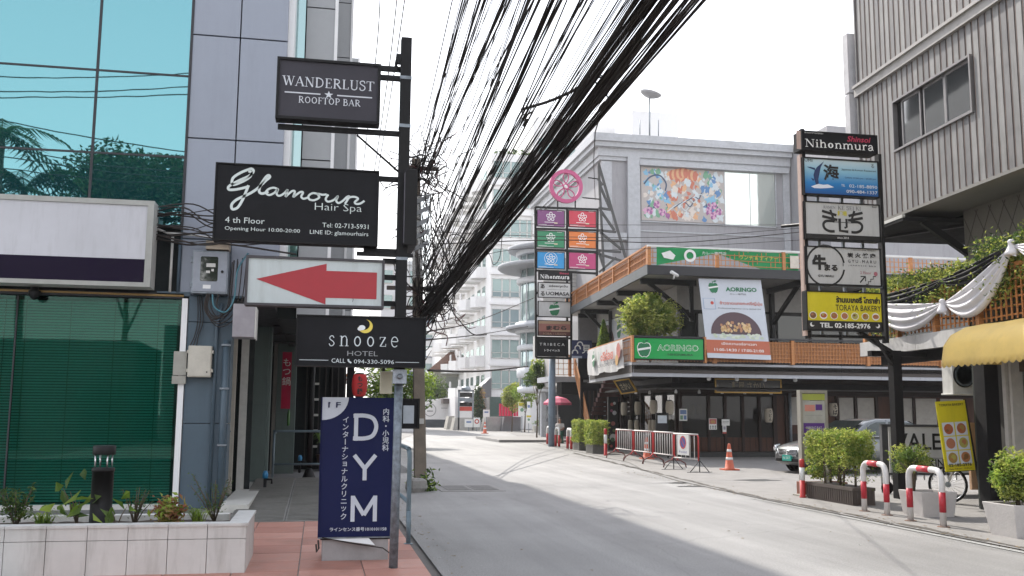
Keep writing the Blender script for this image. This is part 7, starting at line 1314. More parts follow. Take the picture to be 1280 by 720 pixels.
m = MB(); g = []; n = 48
for d in (-.08, .08): g.append((d,))
m.loft([[cw+V((math.cos(a_)*r_, d, math.sin(a_)*r_)) for r_, d in ((.84, -.09), (.66, -.09), (.66, .09), (.84, .09))] for a_ in [2*math.pi*i/n for i in range(n+1)]], PK, cap=False, smooth=False); m.build('ring', t)
m = MB(); tor(m, cw, .13, .035, PK, 16); tor(m, cw, .05, .03, M['white'], 10); m.build('hub', t)
for k in range(5):
    a_ = R_(90+72*k); m = MB(); cc = cw+V((math.cos(a_), 0, math.sin(a_)))*.40; e1 = V((math.cos(a_), 0, math.sin(a_))); e2 = V((-math.sin(a_), 0, math.cos(a_)))
    m.tube([cc+e1*math.cos(q)*.235+e2*math.sin(q)*(.13+.05*math.cos(q)) for q in [2*math.pi*i/20 for i in range(21)]], .028, PK, 6, cap=False); m.build('petal', t)
COLS = [('purple', (.19, .045, .17)), ('red', (.52, .03, .06)), ('green', (.015, .21, .09)), ('orange', (.64, .16, .02)), ('blue', (.01, .25, .56)), ('magenta', (.42, .03, .14))]
for i, (nm, col) in enumerate(COLS):
    r_, c_ = divmod(i, 2); x0 = 671+c_*39.5; y0 = 261.5+r_*26.2+c_*.8; f = fpx(x0, y0, x0+35, y0+22.8, YP-.12)
    t = lightbox('flower_sign', '%s square sign with a white five petal flower on the pylon' % nm, f, mat('%s sign face' % nm, col, .4, var=.05), depth=.1, bw=.03); a = Art(f, .001)
    for k in range(5): an = R_(90+72*k); a.ring(.5+.15*math.cos(an)/f.w*1.0, .60+.15*math.sin(an)/f.h, .055, .085, WP, 1, n=12)
    a.circ(.5, .6, .03, WP, 1, n=8); 
    if nm == 'blue': a.ring(.5, .6, .30, .32, WP, 1)
    a.rect(.28, .62, .255, .285, WP, 1); a.rect(.62, .74, .20, .27, flat('cream tag', (.6, .5, .35)), 1); a.rect(.06, .6, .07, .085, WP, 1); a.rect(.06, .35, .11, .125, WP, 1); a.rect(.72, .9, .93, .945, WP, 1); a.build(t)
def psign(y0, y1, nm, lab, face, x0=672.5, x1=713.5): f = fpx(x0, y0, x1, y1, YP-.15); return f, lightbox(nm, lab, f, face, depth=.12, bw=.03)
f, t = psign(338, 351, 'village_sign', 'small black Nihonmura sign on the left pylon under the coloured squares', mat('black acrylic', (0, 0, 0)), 673, 714); a = Art(f, .001); serif(a, 'Nihonmura', .05, .16, .9, .42, WP, thick=.16, wt=1.2); a.build(t); text(f, t, 'Shinsoi', .78, .78, .22, flat('crimson print', (0, 0, 0)), w=.28, bold=.02)
f, t = psign(352.5, 373, 'fish_restaurant_sign', 'white pylon sign reading UOMASA in thick black letters', SF); text(f, t, 'UOMASA', .60, .28, .24, BP, w=.72, bold=.03); text(f, t, 'อร่อยทุกวัน', .62, .76, .2, BP, w=.58, bold=.03); text(f, t, 'あ', .14, .74, .3, BP, bold=.04); text(f, t, 'る', .14, .26, .3, BP, bold=.04); a = Art(f, .001); a.rect(.28, .9, .52, .55, mat('rule grey', (0, 0, 0)), 1); a.build(t)
f, t = psign(376, 397, 'apple_sign', 'white pylon sign with a single green apple', SF); a = Art(f, .001); apple(a, .5, .46, .58); a.build(t)
f, t = psign(400, 420.5, 'udon_sign', 'brown and pink pylon sign with black brush characters', flat('dusty pink print', (.34, .14, .11))); a = Art(f, .001); a.rect(.02, .98, .03, .28, flat('brown print', (.12, .04, .03)), 1); a.rect(.02, .98, .78, .96, flat('tan print', (.42, .28, .18)), 1); a.rect(.4, .98, .28, .4, flat('tan print', (0, 0, 0)), 1); a.build(t); text(f, t, 'まむら', .56, .52, .28, BP, w=.62, bold=.04); text(f, t, 'SOBA・UDON', .5, .14, .13, flat('tan print', (0, 0, 0)), w=.7)
f, t = psign(423, 446, 'tribeca_sign', 'black pylon sign reading TRIBECA, lowest on the pylon', mat('black acrylic', (0, 0, 0)), 671, 709); text(f, t, 'T R I B E C A', .5, .68, .15, WP, w=.82); text(f, t, 'トライベッカ', .5, .34, .14, WP, w=.5, bold=.02)
m = MB(); f = Fr((12.0, 52, 7.5), X, Z, 3, 2.6)
for k in range(12): m.fbox(f, 0, 3.4, k*.22, k*.22+.19, -.05+.02*(k % 2), .03, M['offwhite'])
m.fbox(f, 0, 3.4, -.1, 2.7, -.3, -.06, GW); m.build('louvred_screen', N_)
# ================================================================== OVERHEAD CABLES
random.seed(77)
CB = M['blackcable']
def strand(t, p, q, r, sag=.15, j=.0, ext=0, n=10, mt=CB, nm='cable', blobs=0):
    p, q = V(p), V(q)
    if ext: q = q+(q-p).normalized()*ext
    pts = [p.lerp(q, i/n)-Z*(4*sag*(i/n)*(1-i/n))+V((random.gauss(0, j), 0, random.gauss(0, j)))*(0 if i in (0, n) else 1) for i in range(n+1)]
    m = MB(); m.tube(pts, r, mt, 5)
    for k in range(blobs):
        i = random.uniform(.1, .75); a = p.lerp(q, i)-Z*(4*sag*i*(1-i)); d = (q-p).normalized(); m.tube([a-d*.12, a-d*.08, a+d*.08, a+d*.12], [r, r*2.4, r*2.4, r], mt, 6)
    m.build(nm, t)
def bundle(name, label, far, near, n, spread_far, spread_near, rr=(.007, .015), sag=(.0, .25), ext=14, blobs=.3):
    t = thing(name, label, 'cables', PY(*far), 'black cable bundles hung from the concrete utility pole')
    for i in range(n):
        a = PY(far[0]+random.gauss(0, spread_far[0]), far[1]+random.gauss(0, spread_far[1]), far[2]); b = PY(near[0]+random.gauss(0, spread_near[0]), near[1], near[2]); b = b+V((0, 0, random.gauss(0, spread_near[1])))
        strand(t, a, b, random.uniform(*rr), random.uniform(*sag), .012, ext, blobs=1 if random.random() < blobs else 0)
    return t
bundle('cable_bundle', 'thickest black cable bundle sweeping from the pole foot up to the top centre right', (532, 392, 22.4), (842, -30, 8), 64, (5, 8), (21, .03), (.006, .014), (.0, .28), blobs=.35)
bundle('cable_bundle', 'looser strands running just above and left of the thickest cable bundle', (536, 384, 22.4), (822, -30, 8), 9, (6, 16), (38, .1), (.004, .008))
for (lab, far, near, n, sf, sn) in (
 ('leftmost clump of thin cables rising from the upper knot on the pole', (524, 216, 22.4), (586, -30, 12), 8, (3, 6), (6, .02)),
 ('dense second clump of cables rising from the upper knot on the pole', (530, 218, 22.4), (612, -30, 12), 12, (3, 8), (6, .02)),
 ('third clump of cables rising from the upper knot, crossing in front of the sky', (534, 222, 22.4), (637, -30, 12), 11, (3, 9), (7, .02)),
 ('sparse fan of cables between the upper knot and the middle bundles', (545, 250, 22.4), (655, -30, 11), 7, (10, 25), (12, .04)),
 ('middle cable clump passing just left of the cross tie in the sky', (532, 320, 22.4), (668, -30, 9), 11, (4, 22), (7, .03)),
 ('twisted middle cable clump with splices below the cross tie', (534, 345, 22.4), (704, -30, 9), 12, (4, 18), (7, .03)),
 ('cable clump right of the splices, thinner towards the lower knot', (536, 365, 22.4), (738, -30, 8.5), 8, (5, 16), (6, .03)),
 ('single spaced cables between the middle clumps and the thick bundle', (540, 372, 22.4), (765, -30, 8.5), 6, (6, 14), (18, .05))):
    bundle('cable_bundle', lab, far, near, n+2, sf, (sn[0]*.75, sn[1]), (.004, .0095), (.0, .3))
t = thing('cross_cable', 'short thick cable linking the middle clump to the thick bundle', 'cable', PY(655, 135, 12)); m = MB(); m.tube(smooth_pts([PY(652, 137, 12.5), PY(685, 127, 12), PY(715, 114, 11.4), PY(745, 96, 11)], 5), .02, CB, 6); m.build('cable', t)
for p in ((652, 140, 12.5), (745, 100, 11), (755, 122, 11.2), (752, 133, 11.2)):
    m = MB(); c = PY(*p); m.tube([c+V((random.gauss(0, .08), 0, random.gauss(0, .08))) for k in range(6)], .012, CB, 5); m.build('tie', t)
t = thing('loop_wire', 'thin wire hanging in a curve from the thick bundle to the pylon truss', 'cable', PY(746, 145, 18)); m = MB(); m.tube([PY(752, 138, 11.3), PY(744, 165, 15), PY(742, 200, 22), PY(744, 250, 35)], .010, CB, 5); m.build('cable', t)
# tangles round the pole
for (cx, cy, sx, sy, n, lab) in ((530, 212, 13, 12, 60, 'dense knot of cables wrapped round the top of the utility pole'), (534, 300, 9, 50, 26, 'hanging mess of loose cables between the two knots on the utility pole'), (540, 385, 16, 14, 40, 'lower knot of cables on the utility pole behind the hotel sign')):
    t = thing('cable_tangle', lab, 'cables', PY(cx, cy, 22.3))
    for k in range(n):
        a = V((cx+random.gauss(0, sx), cy+random.gauss(0, sy), 0)); pts = []; d = V((random.gauss(0, 1), random.gauss(0, 1.2), 0)).normalized()
        for j in range(6): pts.append(PY(a.x, a.y, 22.2+random.gauss(0, .25))); a = a+d*random.uniform(5, 14); d = (d+V((random.gauss(0, .7), random.gauss(0, .7), 0))).normalized()
        m = MB(); m.tube(smooth_pts(pts, 3), random.uniform(.006, .016), random.choice([CB, CB, CB, mat('reddish cable', (.10, .03, .03), .6)]), 4); m.build('cable', t)
t = thing('hanging_cables', 'long strands fanning from the lower knot down along the pole', 'cables', PY(540, 390, 22.3))
for k in range(34):
    a = V((random.uniform(516, 548), random.uniform(225, 330), 0)); b = V((random.uniform(522, 575), random.uniform(340, 405), 0)); mid = (a+b)/2+V((random.gauss(0, 12), random.uniform(-5, 20), 0))
    m = MB(); m.tube(smooth_pts([PY(a.x, a.y, 22.3), PY(mid.x, mid.y, 22.1), PY(b.x, b.y, 22.3)], 6), random.uniform(.006, .013), CB, 4); m.build('cable', t)
for (pts, r, lab) in (([(476, -30, 10), (471, 60, 11), (455, 200, 14), (450, 245, 15)], .007, 'thin wire nearest the bar sign coming down from the top edge'), ([(499, -30, 10), (487, 80, 11), (470, 200, 14), (462, 250, 15)], .007, 'thin wire between the bar sign and the post, middle one'), ([(510, -30, 10), (500, 40, 10.5), (485, 140, 13), (466, 250, 15)], .007, 'thin wire running down right behind the post top'),
 ([(545, 305, 26), (700, 300, 28), (850, 303, 30), (1001, 290, 31)], .016, 'dark horizontal wire crossing in front of the terrace level, thickest'), ([(545, 290, 26), (700, 296, 28), (850, 296, 30), (1001, 285, 31)], .010, 'thin horizontal wire just above the thickest cross wire'), ([(560, 277, 26), (740, 281, 28), (1001, 281, 31)], .008, 'faint horizontal wire below the mural'), ([(545, 340, 26), (640, 312, 28), (780, 312, 30), (1001, 300, 31)], .009, 'slanting wire from the pole towards the terrace'),
 ([(535, 463, 24), (600, 464, 30), (660, 458, 40)], .03, 'thick dark cable low across the far street'), ([(532, 415, 23), (600, 400, 40), (668, 372, 60)], .02, 'wire rising from the pole towards the round corner tower'), ([(532, 425, 23), (600, 418, 40), (660, 408, 60)], .02, 'wire running level from the pole towards the apartment block'), ([(575, 300, 22), (572, 350, 22), (560, 400, 22.4)], .008, 'drooping thin wire below the thick bundle')):
    pp = [PY(*p) for p in pts]; m = MB(); m.tube(smooth_pts(pp, 6), r, CB, 5); tag(m.build('wire', org=pp[0]), lab, 'wire')
m = MB(); m.tube(smooth_pts([PY(628, 287, 22), PY(625, 320, 22), PY(617, 331, 22), PY(612, 318, 22), PY(600, 300, 22)], 6), .009, CB, 5); tag(m.build('wire', org=PY(620, 300, 22)), 'loose loop of wire hanging under the thick cable bundle', 'wire')
# ================================================================== FAR BUILDINGS
AP = thing('apartment_block', 'tall white apartment block with teal windows and angular balconies up the street', 'apartment building', (18, 97, 0))
AWH = mat('apartment white wall', (.74, .73, .72), .7, var=.04, scale=.5, dirt=.2, streak=True); AWS = mat('apartment grey white wall', (.60, .595, .60), .7, var=.04)
tg = glass('apartment teal glass', (0, 0, 0), .2, .05, 0, (.13, .19, .19), (.62, .74, .72))
AY, AX = 97, PY(613, 400, 97).x; XR = PY(690, 400, 97).x
m = MB(); m.box(AX, XR+9, AY, 140, -.02, 27.6, AWH); m.box(PY(665, 300, AY).x, XR+12, AY-.4, 130, 20, 32.5, AWH); m.box(AX-.1, XR, AY-.1, AY+.2, 27.6, 28.4, AWH); m.build('wall', AP)
fa_ = Fr((0, AY, 0)); H0, DH = 3.35, 3.12
wx = [PY(p, 400, AY).x for p in (614.5, 627, 637, 649, 658, 664)]
for k in range(8):
    zb = H0+k*DH+.62; zt = zb+1.95
    for i, (x0, x1) in enumerate(zip(wx, wx[1:])):
        wm = MB(); 
        for q in ((x0, x1, zb, zb+.07), (x0, x1, zt-.07, zt), (x0, x0+.06, zb, zt), (x1-.06, x1, zb, zt), (x0, x1, zb+.55, zb+.61)): wm.fbox(fa_, *q, 0, .08, M['offwhite'])
        w_ = wm.build('window', AP); m = MB(); m.fbox(fa_, x0+.06, x1-.06, zb+.07, zt-.07, .0, .03, tg); m.build('pane', w_)
    m = MB(); m.fbox(fa_, AX-.2, XR, H0+k*DH-.15, H0+k*DH+.1, 0, .25, AWH); m.build('floor_band', AP)
for x0 in range(3):
    zz = 29+x0*0; xx = PY(672+x0*16, 190, AY).x; wm = MB(); wm.fbox(fa_, xx, xx+1.2, 28.4, 30.2, .42, .46, tg); wm.build('window', AP)
# balconies up the street side
fsd = Fr((AX, AY, 0), -Y, Z)
for k in range(8):
    z = H0+k*DH-.1
    for j, y in enumerate((3.0, 10.5, 18, 26, 35)):
        if k > 6 and j > 3: continue
        for (dy, dep, w_b) in ((0, 1.5, 2.4), (3.2, 2.3, 2.6)):
            a0 = -(y+dy)-w_b; m = MB(); pts = [(a0, 0), (a0+w_b, 0), (a0+w_b-.1, dep*.7), (a0+w_b*.62, dep), (a0+.1, dep*.8)]
            vs = [fsd.P(a, z, d) for a, d in pts]+[fsd.P(a, z+1.15, d) for a, d in pts]; m.add(vs, [(4, 3, 2, 1, 0), (0, 1, 6, 5), (1, 2, 7, 6), (2, 3, 8, 7), (3, 4, 9, 8), (4, 0, 5, 9)], AWH)
            m.add([fsd.P(a, z+.2, d*.93) for a, d in pts], [(0, 1, 2, 3, 4)], AWS); m.build('balcony', AP)
            if j < 3: m = MB(); m.fbox(fsd, a0+.3, a0+w_b-.3, z+.1, z+2.3, .0, .04, tg); m.build('balcony_door', AP)
            if j < 2 and dy: m = MB(); m.fbox(fsd, a0+.3, a0+1.6, z+1.15, z+1.9, dep*.85, dep*.88, mat('thin grey rail', (.35, .35, .36), .6)); m.build('balcony_screen', AP)
m = MB(); m.box(AX-3.2, AX, AY+2, 140, -.02, 3.2, AWS); m.box(AX, wx[-1]-2.0, AY-.3, AY, .1, 3.2, mat('ground floor green glass', (.05, .09, .08), .2)); m.build('podium', AP)
m = MB(); m.add([V((AX-2.8, AY-1, 2.6)), V((AX, AY-1, 5.2)), V((AX, AY+2, 5.2)), V((AX-2.8, AY+2, 2.6))], [(0, 1, 2, 3)], AWH); m.add([V((AX-2.8, AY-1, 2.5)), V((AX, AY-1, 5.1)), V((AX, AY-1, 3.2))], [(0, 1, 2)], mat('grey triangle', (.12, .12, .13), .6)); m.build('entrance_canopy', AP)
m = MB()
random.seed(8)
for k in range(60): blob(m, (AX+random.uniform(.5, 9), AY+random.uniform(0, 2), 28.7), (.5, .4, .35), 26, .3, [LEAF['mid'], LEAF['dark']], 3)
m.build('roof_plants', AP)
RT = thing('round_corner_tower', 'pale building with a rounded glazed corner and disc canopies beyond the sign pylon', 'building', (14.9, 66, 0)); cy, rr_ = 66.5, 2.35; cx = PY(649, 350, 66.5).x+rr_+.05; RW = mat('cool white render', (.52, .53, .55), .6, dirt=.2)
m = MB(); m.box(cx+.6, 34, 64.5, 69, 3.2, 12.6, RW); m.box(cx-.4, 34, 66, 69, 0, 3.2, mat('recessed dark shopfront', (.05, .055, .06), .4)); m.box(cx-1.2, cx-.9, 64.6, 64.9, 0, 3.2, RW); m.box(cx+.2, 30, 67, 70, 12, 17.4, mat('lilac corrugated wall', (.36, .35, .43), .5, var=.05)); m.build('wall', RT)
for (z0, z1, k) in ((3.0, 3.4, 1.04), (4.0, 4.7, 1.06), (5.9, 6.3, 1.05), (7.1, 7.9, 1.12), (10.6, 11.0, 1.08), (12.6, 13.2, 1.1)): m = MB(); m.lathe((cx, cy, z0), [(rr_*k*.96, 0), (rr_*k, .06), (rr_*k, z1-z0-.06), (rr_*k*.96, z1-z0)], RW, 32); m.build('round_band', RT)
for (z0, z1) in ((3.2, 7.2), (7.9, 12.6)): m = MB(); m.lathe((cx, cy, z0), [(rr_*.94, 0), (rr_*.94, z1-z0)], glass('curved glass', (0, 0, 0), .3, .06, 0, (.20, .27, .27), (.8, .9, .9)), 32); m.build('curved_glazing', RT)
for (z, r) in ((7.3, 3.3), (11.6, 3.9), (12.9, 3.2)): m = MB(); m.lathe((cx, cy, z), [(r*.96, 0), (r, .12), (r, .3), (r*.7, .42)], mat('disc canopy grey', (.30, .31, .33), .6), 36); m.build('disc_canopy', RT)
for k in range(26): a_ = 2.2+k*.115; m = MB(); m.tube([(cx+rr_*.97*math.cos(a_), cy+rr_*.97*math.sin(a_), 3.2), (cx+rr_*.97*math.cos(a_), cy+rr_*.97*math.sin(a_), 12.6)], .045, RW, 4) if k % 4 == 0 else None; m.build('glazing_bar', RT) if k % 4 == 0 else None
fq_ = Fr((15.5, 64.4, 0)); 
for k in range(40): piece(RT, 'stone_strip', fq_, -.4+.03*(k*7 % 5), .35+.05*(k*3 % 4), 1+k*.26, 1.24+k*.26, 0, .05+.03*(k % 3), mat('grey stone strip %d' % (k % 3), ((.18, .19, .21), (.28, .28, .30), (.11, .12, .14))[k % 3], .8))
# far roof block with dish
f = fpx(790, 138, 848, 175, 90); t = thing('roof_plant_room', 'white rooftop block with a mast and satellite dish behind the restaurant roof', 'building', (f.P(f.w/2, 0).x, 92, 0)); m = MB(); m.fbox(f, 0, f.w, -f.o.z, f.h, -6, 0, mat('haze paled white', (.78, .78, .79), .8, var=.03)); m.build('wall', t)  # distance haze is put into this extra pale wall colour
m = MB(); c = PY(812, 122, 88); m.tube([PY(812, 170, 88), c], .08, M['steel'], 6); m.tube([PY(800, 168, 88), PY(800, 150, 88)], .05, M['steel'], 5); m.tube([PY(823, 150, 88), PY(823, 170, 88)], .05, M['steel'], 5); m.build('mast', t)
m = MB(); ax_ = V((.25, -.1, 1)).normalized(); m.lathe(c, [(.1, 0), (.55, .07), (.9, .25), (1.1, .45), (1.06, .46), (.5, .12), (.05, .04)], mat('dish mesh grey', (.25, .25, .26), .6), 24, ax=ax_); m.tube([c+ax_*.1, c+ax_*.9], .03, M['steel'], 5); m.build('dish', t)
def block(name, label, x0, y0, x1, y1, Yv, depth, mt, nx, nz, wm_, band=None, roof=False, zb=None):
    f = fpx(x0, y0, x1, y1, Yv); t = thing(name, label, 'building', (f.P(f.w/2, 0).x, Yv, 0)); m = MB(); m.fbox(f, 0, f.w, -f.o.z, f.h, -depth, 0, mt); m.build('wall', t)
    for i in range(nx):
        for j in range(nz):
            a0 = f.w*(i+.18)/nx; a1 = f.w*(i+.82)/nx; b0 = f.h*(j+.25)/nz; b1 = f.h*(j+.75)/nz; wn = MB(); wn.fbox(f, a0-.08, a1+.08, b0-.08, b1+.08, 0, .06, M['offwhite']); w_ = wn.build('window', t); m = MB(); m.fbox(f, a0, a1, b0, b1, .06, .09, wm_); m.build('pane', w_)
            if band: m = MB(); m.fbox(f, a0-.2, a1+.2, b0-.5, b0-.1, 0, .25, band); m.build('ledge', t)
    m = MB(); m.fbox(f, -.2, f.w+.2, f.h, f.h+.3, -depth, .2, mt); m.build('parapet', t); return t
block('far_block', 'blue banded white block far up the street just right of the utility pole', 529, 384, 556, 515, 190, 20, AWS, 2, 6, tg, band=mat('blue grey band', (.16, .20, .27), .6))
block('far_block', 'pale white block far up the street behind the tiled roof house', 553, 372, 580, 515, 175, 20, AWH, 2, 6, tg)
block('far_block', 'hazy white tower above the balconies of the apartment block', 596, 216, 634, 500, 150, 20, mat('haze paled white', (0, 0, 0)), 3, 10, mat('pale window', (.35, .42, .44), .3))  # far tower takes the same wall colour with the haze put in
block('far_block', 'grey white block with small windows left of the passage beyond the pole', 478, 330, 522, 520, 80, 20, AWS, 3, 6, tg)
# tiled roof house and oval logo wall
t = thing('tiled_roof_house', 'low house with a red brown tiled roof at the far end of the street', 'house', PY(560, 500, 120)); f = fpx(541, 463, 590, 515, 120); m = MB(); m.fbox(f, 0, f.w, -f.o.z, f.h, -10, 0, mat('house cream wall', (.45, .43, .39), .8)); m.build('wall', t); RTL = mat('brown roof tile', (.15, .075, .05), .8, var=.2, scale=4)
p = [f.P(-.8, f.h-.1, 1.2), f.P(f.w+.5, f.h-.1, 1.2), f.P(f.w+.5, f.h+2.6, -4), f.P(2.6, f.h+2.6, -4)]; m = MB(); m.add(p, [(0, 1, 2, 3)], RTL)
for k in range(14): q = k/14; m.bar(p[0].lerp(p[3], q)+Z*.04, p[1].lerp(p[2], q)+Z*.04, .06, .06, RTL)
r_ = m.build('roof', t); m = MB(); m.bar(p[3], p[2], .25, .25, AWS); m.build('ridge', r_)
for i in range(2): m = MB(); m.fbox(f, 1.6+i*2.1, 3.2+i*2.1, f.h*.40, f.h*.85, 0, .1, mat('grey window', (.30, .31, .29), .4)); m.build('window', t); m = MB(); m.fbox(f, 1.2+i*2.1, 3.6+i*2.1, f.h*.3, f.h*.36, 0, .6, AWH); m.build('ledge', t)
f = fpx(527, 499, 566, 527, 105); f.h += f.o.z; f.o.z = 0; t = thing('logo_wall', 'white boundary wall with an oval emblem and a dark base at the street end', 'wall', f.P(2, 0)); m = MB(); m.fbox(f, 0, f.w, .85, f.h, -.3, 0, AWH); m.fbox(f, 0, f.w, 0, .85, -.3, .02, mat('slate base', (.06, .07, .08), .7)); m.build('wall', t); a = Art(f, .03); a.ring(.27, .62, .62, .70, mat('rule grey', (0, 0, 0)), 0, ru=.95, rv=1.0); a.rect(.18, .36, .56, .60, mat('rule grey', (0, 0, 0)), 0); a.rect(.62, .9, .68, .70, mat('rule grey', (0, 0, 0)), 0); a.build(t)
t = thing('carport', 'dark flat roofed entrance beside the oval emblem wall', 'carport', PY(562, 526, 104)); f = fpx(553, 498, 575, 527, 104); m = MB(); m.fbox(f, 0, f.w, f.h*.78, f.h, -4, .3, mat('carport roof', (.10, .08, .075), .8)); m.build('roof', t); m = MB(); m.fbox(f, .3, f.w, -f.o.z, f.h*.78, -4, -3.6, M['blackmat']); m.build('back', t)
# information stand, concrete blocks, letters etc. at Y about 85-92
f = fpx(573, 480, 592, 528, 88); t = thing('street_directory', 'metal framed directory board with red and white panels at the far kerb', 'information stand', f.P(f.w/2, -.5)); m = MB(); m.fbox(f, 0, .14, -f.o.z, f.h*.85, -.2, 0, M['steel']); m.fbox(f, f.w-.14, f.w, -f.o.z, f.h*.85, -.2, 0, M['steel']); m.fbox(f, 0, f.w, f.h*.80, f.h*.85, -.2, 0, M['steel']); m.lathe(f.P(f.w/2, f.h*.85, -.1), [(f.w*.3, 0), (f.w*.28, .2), (f.w*.15, .35)], M['steel'], 12, smooth=False); m.build('frame', t)
for b0, b1, mt in ((.66, .78, M['black']), (.54, .64, M['steel']), (.42, .52, M['black']), (.30, .41, flat('red dot', (0, 0, 0))), (.04, .29, WP)): m = MB(); m.fbox(f, .16, f.w-.16, f.h*b0, f.h*b1, -.1, -.02, mt); m.build('panel', t)
CK = mat('pale street concrete', (.42, .41, .38), .85, dirt=.25); DKC = mat('dark street concrete', (.14, .14, .15), .85)
for (x0, x1, y0, y1, Yv, mt, lab, nm) in ((558, 568, 520, 533, 92, CK, 'sloped pale concrete block at the far left kerb', 'concrete_block'), (566, 600, 522, 535.5, 88, CK, 'long concrete block under the directory board', 'concrete_block'), (605, 627, 521, 537, 85, mat('grey veined stone', (.34, .34, .33), .7, var=.2, scale=2), 'pale stone plinth left of the pink letters', 'stone_plinth'), (627, 651, 521, 537.5, 84, DKC, 'dark stone plinth under the pink letters', 'stone_plinth')):
    f = fpx(x0, y0, x1, y1, Yv); m = MB(); m.prism(f, [(0, -f.o.z), (f.w, -f.o.z), (f.w, f.h), (.25, f.h)], -2, 0, mt); tag(m.build(nm, org=f.P(0, -f.o.z)), lab, nm.replace('_', ' '))
f = fpx(624, 500, 649, 521, 83.5); t = thing('pink_letters', 'bright pink stencil letters standing on the dark stone plinth', 'sign', f.P(f.w/2, 0)); PKL = mat('hot pink paint', (.62, .01, .07), .4)
for k in range(7): m = MB(); m.fbox(f, .03+k*f.w/7, .03+(k+.72)*f.w/7, .05, f.h*(.78 if k != 1 else 1), -.2, 0, PKL); m.build('letter', t)
for (px, py, Yv, lab, s_) in ((582, 535.5, 86, 'small far traffic cone in front of the long concrete block', .85), (606, 541, 76, 'far traffic cone in front of the pale stone plinth', .95)): c = G(px, py+1); c.z = .012; cone(c, s_*.95, lab, .2)
for (x0, y0, x1, y1, Yv, lab, mt, art) in ((581, 524, 591, 534, 84, 'square no parking notice leaning on the long concrete block', WP, 1), (592, 522, 600, 534, 84, 'small sign with red circle right of the square notice', WP, 2), (604, 512, 612, 521, 84.5, 'small white sign on the stone plinth', WP, 1), (648, 503, 657, 520, 80, 'yellow green and white real estate board', WP, 3), (659, 502, 663, 519, 78, 'narrow white board beside the yellow board', WP, 1), (658, 519, 664, 529, 77, 'small framed green emblem board near the ground', WP, 3)):
    f = fpx(x0, y0, x1, y1, Yv); t = thing('street_sign', lab, 'sign', f.P(f.w/2, 0)); m = MB(); m.fbox(f, 0, f.w, 0, f.h, -.06, 0, mt); m.build('board', t); m = MB(); m.fbox(f, f.w*.45, f.w*.55, -f.o.z, 0, -.05, -.01, M['steel']); m.build('post', t); a = Art(f, .01)
    if art == 1: a.rect(.2, .8, .55, .75, flat('notice blue', (0, 0, 0)), 0)
    if art == 2: a.ring(.5, .6, f.w*.2, f.w*.36, flat('red dot', (0, 0, 0)), 0)
    if art == 3: a.rect(.02, .98, .75, .98, flat('banner yellow', (0, 0, 0)), 0); a.circ(.5, .45, f.w*.25, flat('notice green', (0, 0, 0)), 0)
    a.build(t)
c = G(654, 538); planter_box('far_planter', 'low grey planter with round green shrubs at the far kerb', (c.x, c.y-8, .012), 1.6, .8, .5, CK); bush('far_shrub', 'round green shrubs in the low grey far planter', (c.x, c.y-8, .4), .95, .5, .5, 1.25, 900, .16, [LEAF['mid'], LEAF['bright']], stems=3, box=False)
m = MB(); c = G(700, 546); m.box(9.6, 13.5, 52, 60, .012, .14, mat('raised kerb', (.24, .23, .22), .9)); m.build('far_kerb', kind='structure')
tree('bamboo_clump', 'slender bamboo clump beside the round corner tower', (PY(671, 500, 57).x, 57, 0), 4.9, (.78, .7, 1.0), 2600, .2, [LEAF['bright'], LEAF['mid'], LEAF['hedge']], trunk=.05, lumps=14, cat='bamboo')
for (x0, Yv, h, r, lab) in ((640, 82, 4.4, 1.3, 'light green shrub behind the pink letters, left one'), (656, 80, 4.5, 1.3, 'light green shrub behind the pink letters, right one')): c = PY(x0, 500, Yv); tree('young_tree', lab, (c.x, Yv, 0), h, (r, 1, 1.3), 1500, .28, [LEAF['hedge'], LEAF['bright']], trunk=.06, lumps=9)
c = PY(598, 500, 90); tree('dark_shrub', 'tall dark red green shrub right of the directory board', (c.x, 90, 0), 4.2, (.9, .8, 1.9), 2200, .25, [LEAF['dark'], LEAF['dark'], LEAF['red']], trunk=.08)
c = PY(536, 490, 118); tree('street_tree', 'green tree above the oval emblem wall right of the utility pole', (c.x, 118, 0), 6.8, (3.0, 2, 2.6), 2600, .45, [LEAF['bright'], LEAF['mid']])
c = PY(497, 470, 45); tree('street_tree', 'green tree behind the passage roofs left of the utility pole', (c.x, 45, 0), 5.2, (2.2, 1.6, 1.9), 2600, .25, [LEAF['bright'], LEAF['mid']])
# pink umbrella, stall and seated vendor
c = PY(697, 510, 52); UMc = V((c.x, 52, .012)); t = thing('pink_umbrella', 'faded pink market umbrella beside the stairs', 'umbrella', UMc); PKU = mat('faded pink canvas', (.55, .10, .17), .7, var=.1); m = MB(); ap = UMc+Z*2.5; n = 8; vs = [ap]; 
for i in range(n): a_ = 2*math.pi*i/n; vs += [ap+V((math.cos(a_)*.5, math.sin(a_)*.5, -.12)), ap+V((math.cos(a_)*.80, math.sin(a_)*.80, -.36))]
m.add(vs, [(0, 1+2*i, 1+2*((i+1) % n)) for i in range(n)]+[(1+2*i, 2+2*i, 2+2*((i+1) % n), 1+2*((i+1) % n)) for i in range(n)], PKU)
for i in range(n): a_, b_ = vs[2+2*i], vs[2+2*((i+1) % n)]; m.add([a_, b_, b_-Z*.12, a_-Z*.12], [(0, 1, 2, 3)], PKU)
m.build('canopy', t); m = MB(); m.tube([UMc, UMc+Z*2.5], .025, M['offwhite'], 6); m.build('pole', t)
m = MB()
for i in range(n): m.tube([UMc+Z*2.1, vs[2+2*i]-Z*.02], .008, M['steel'], 4)
m.build('rib', t)
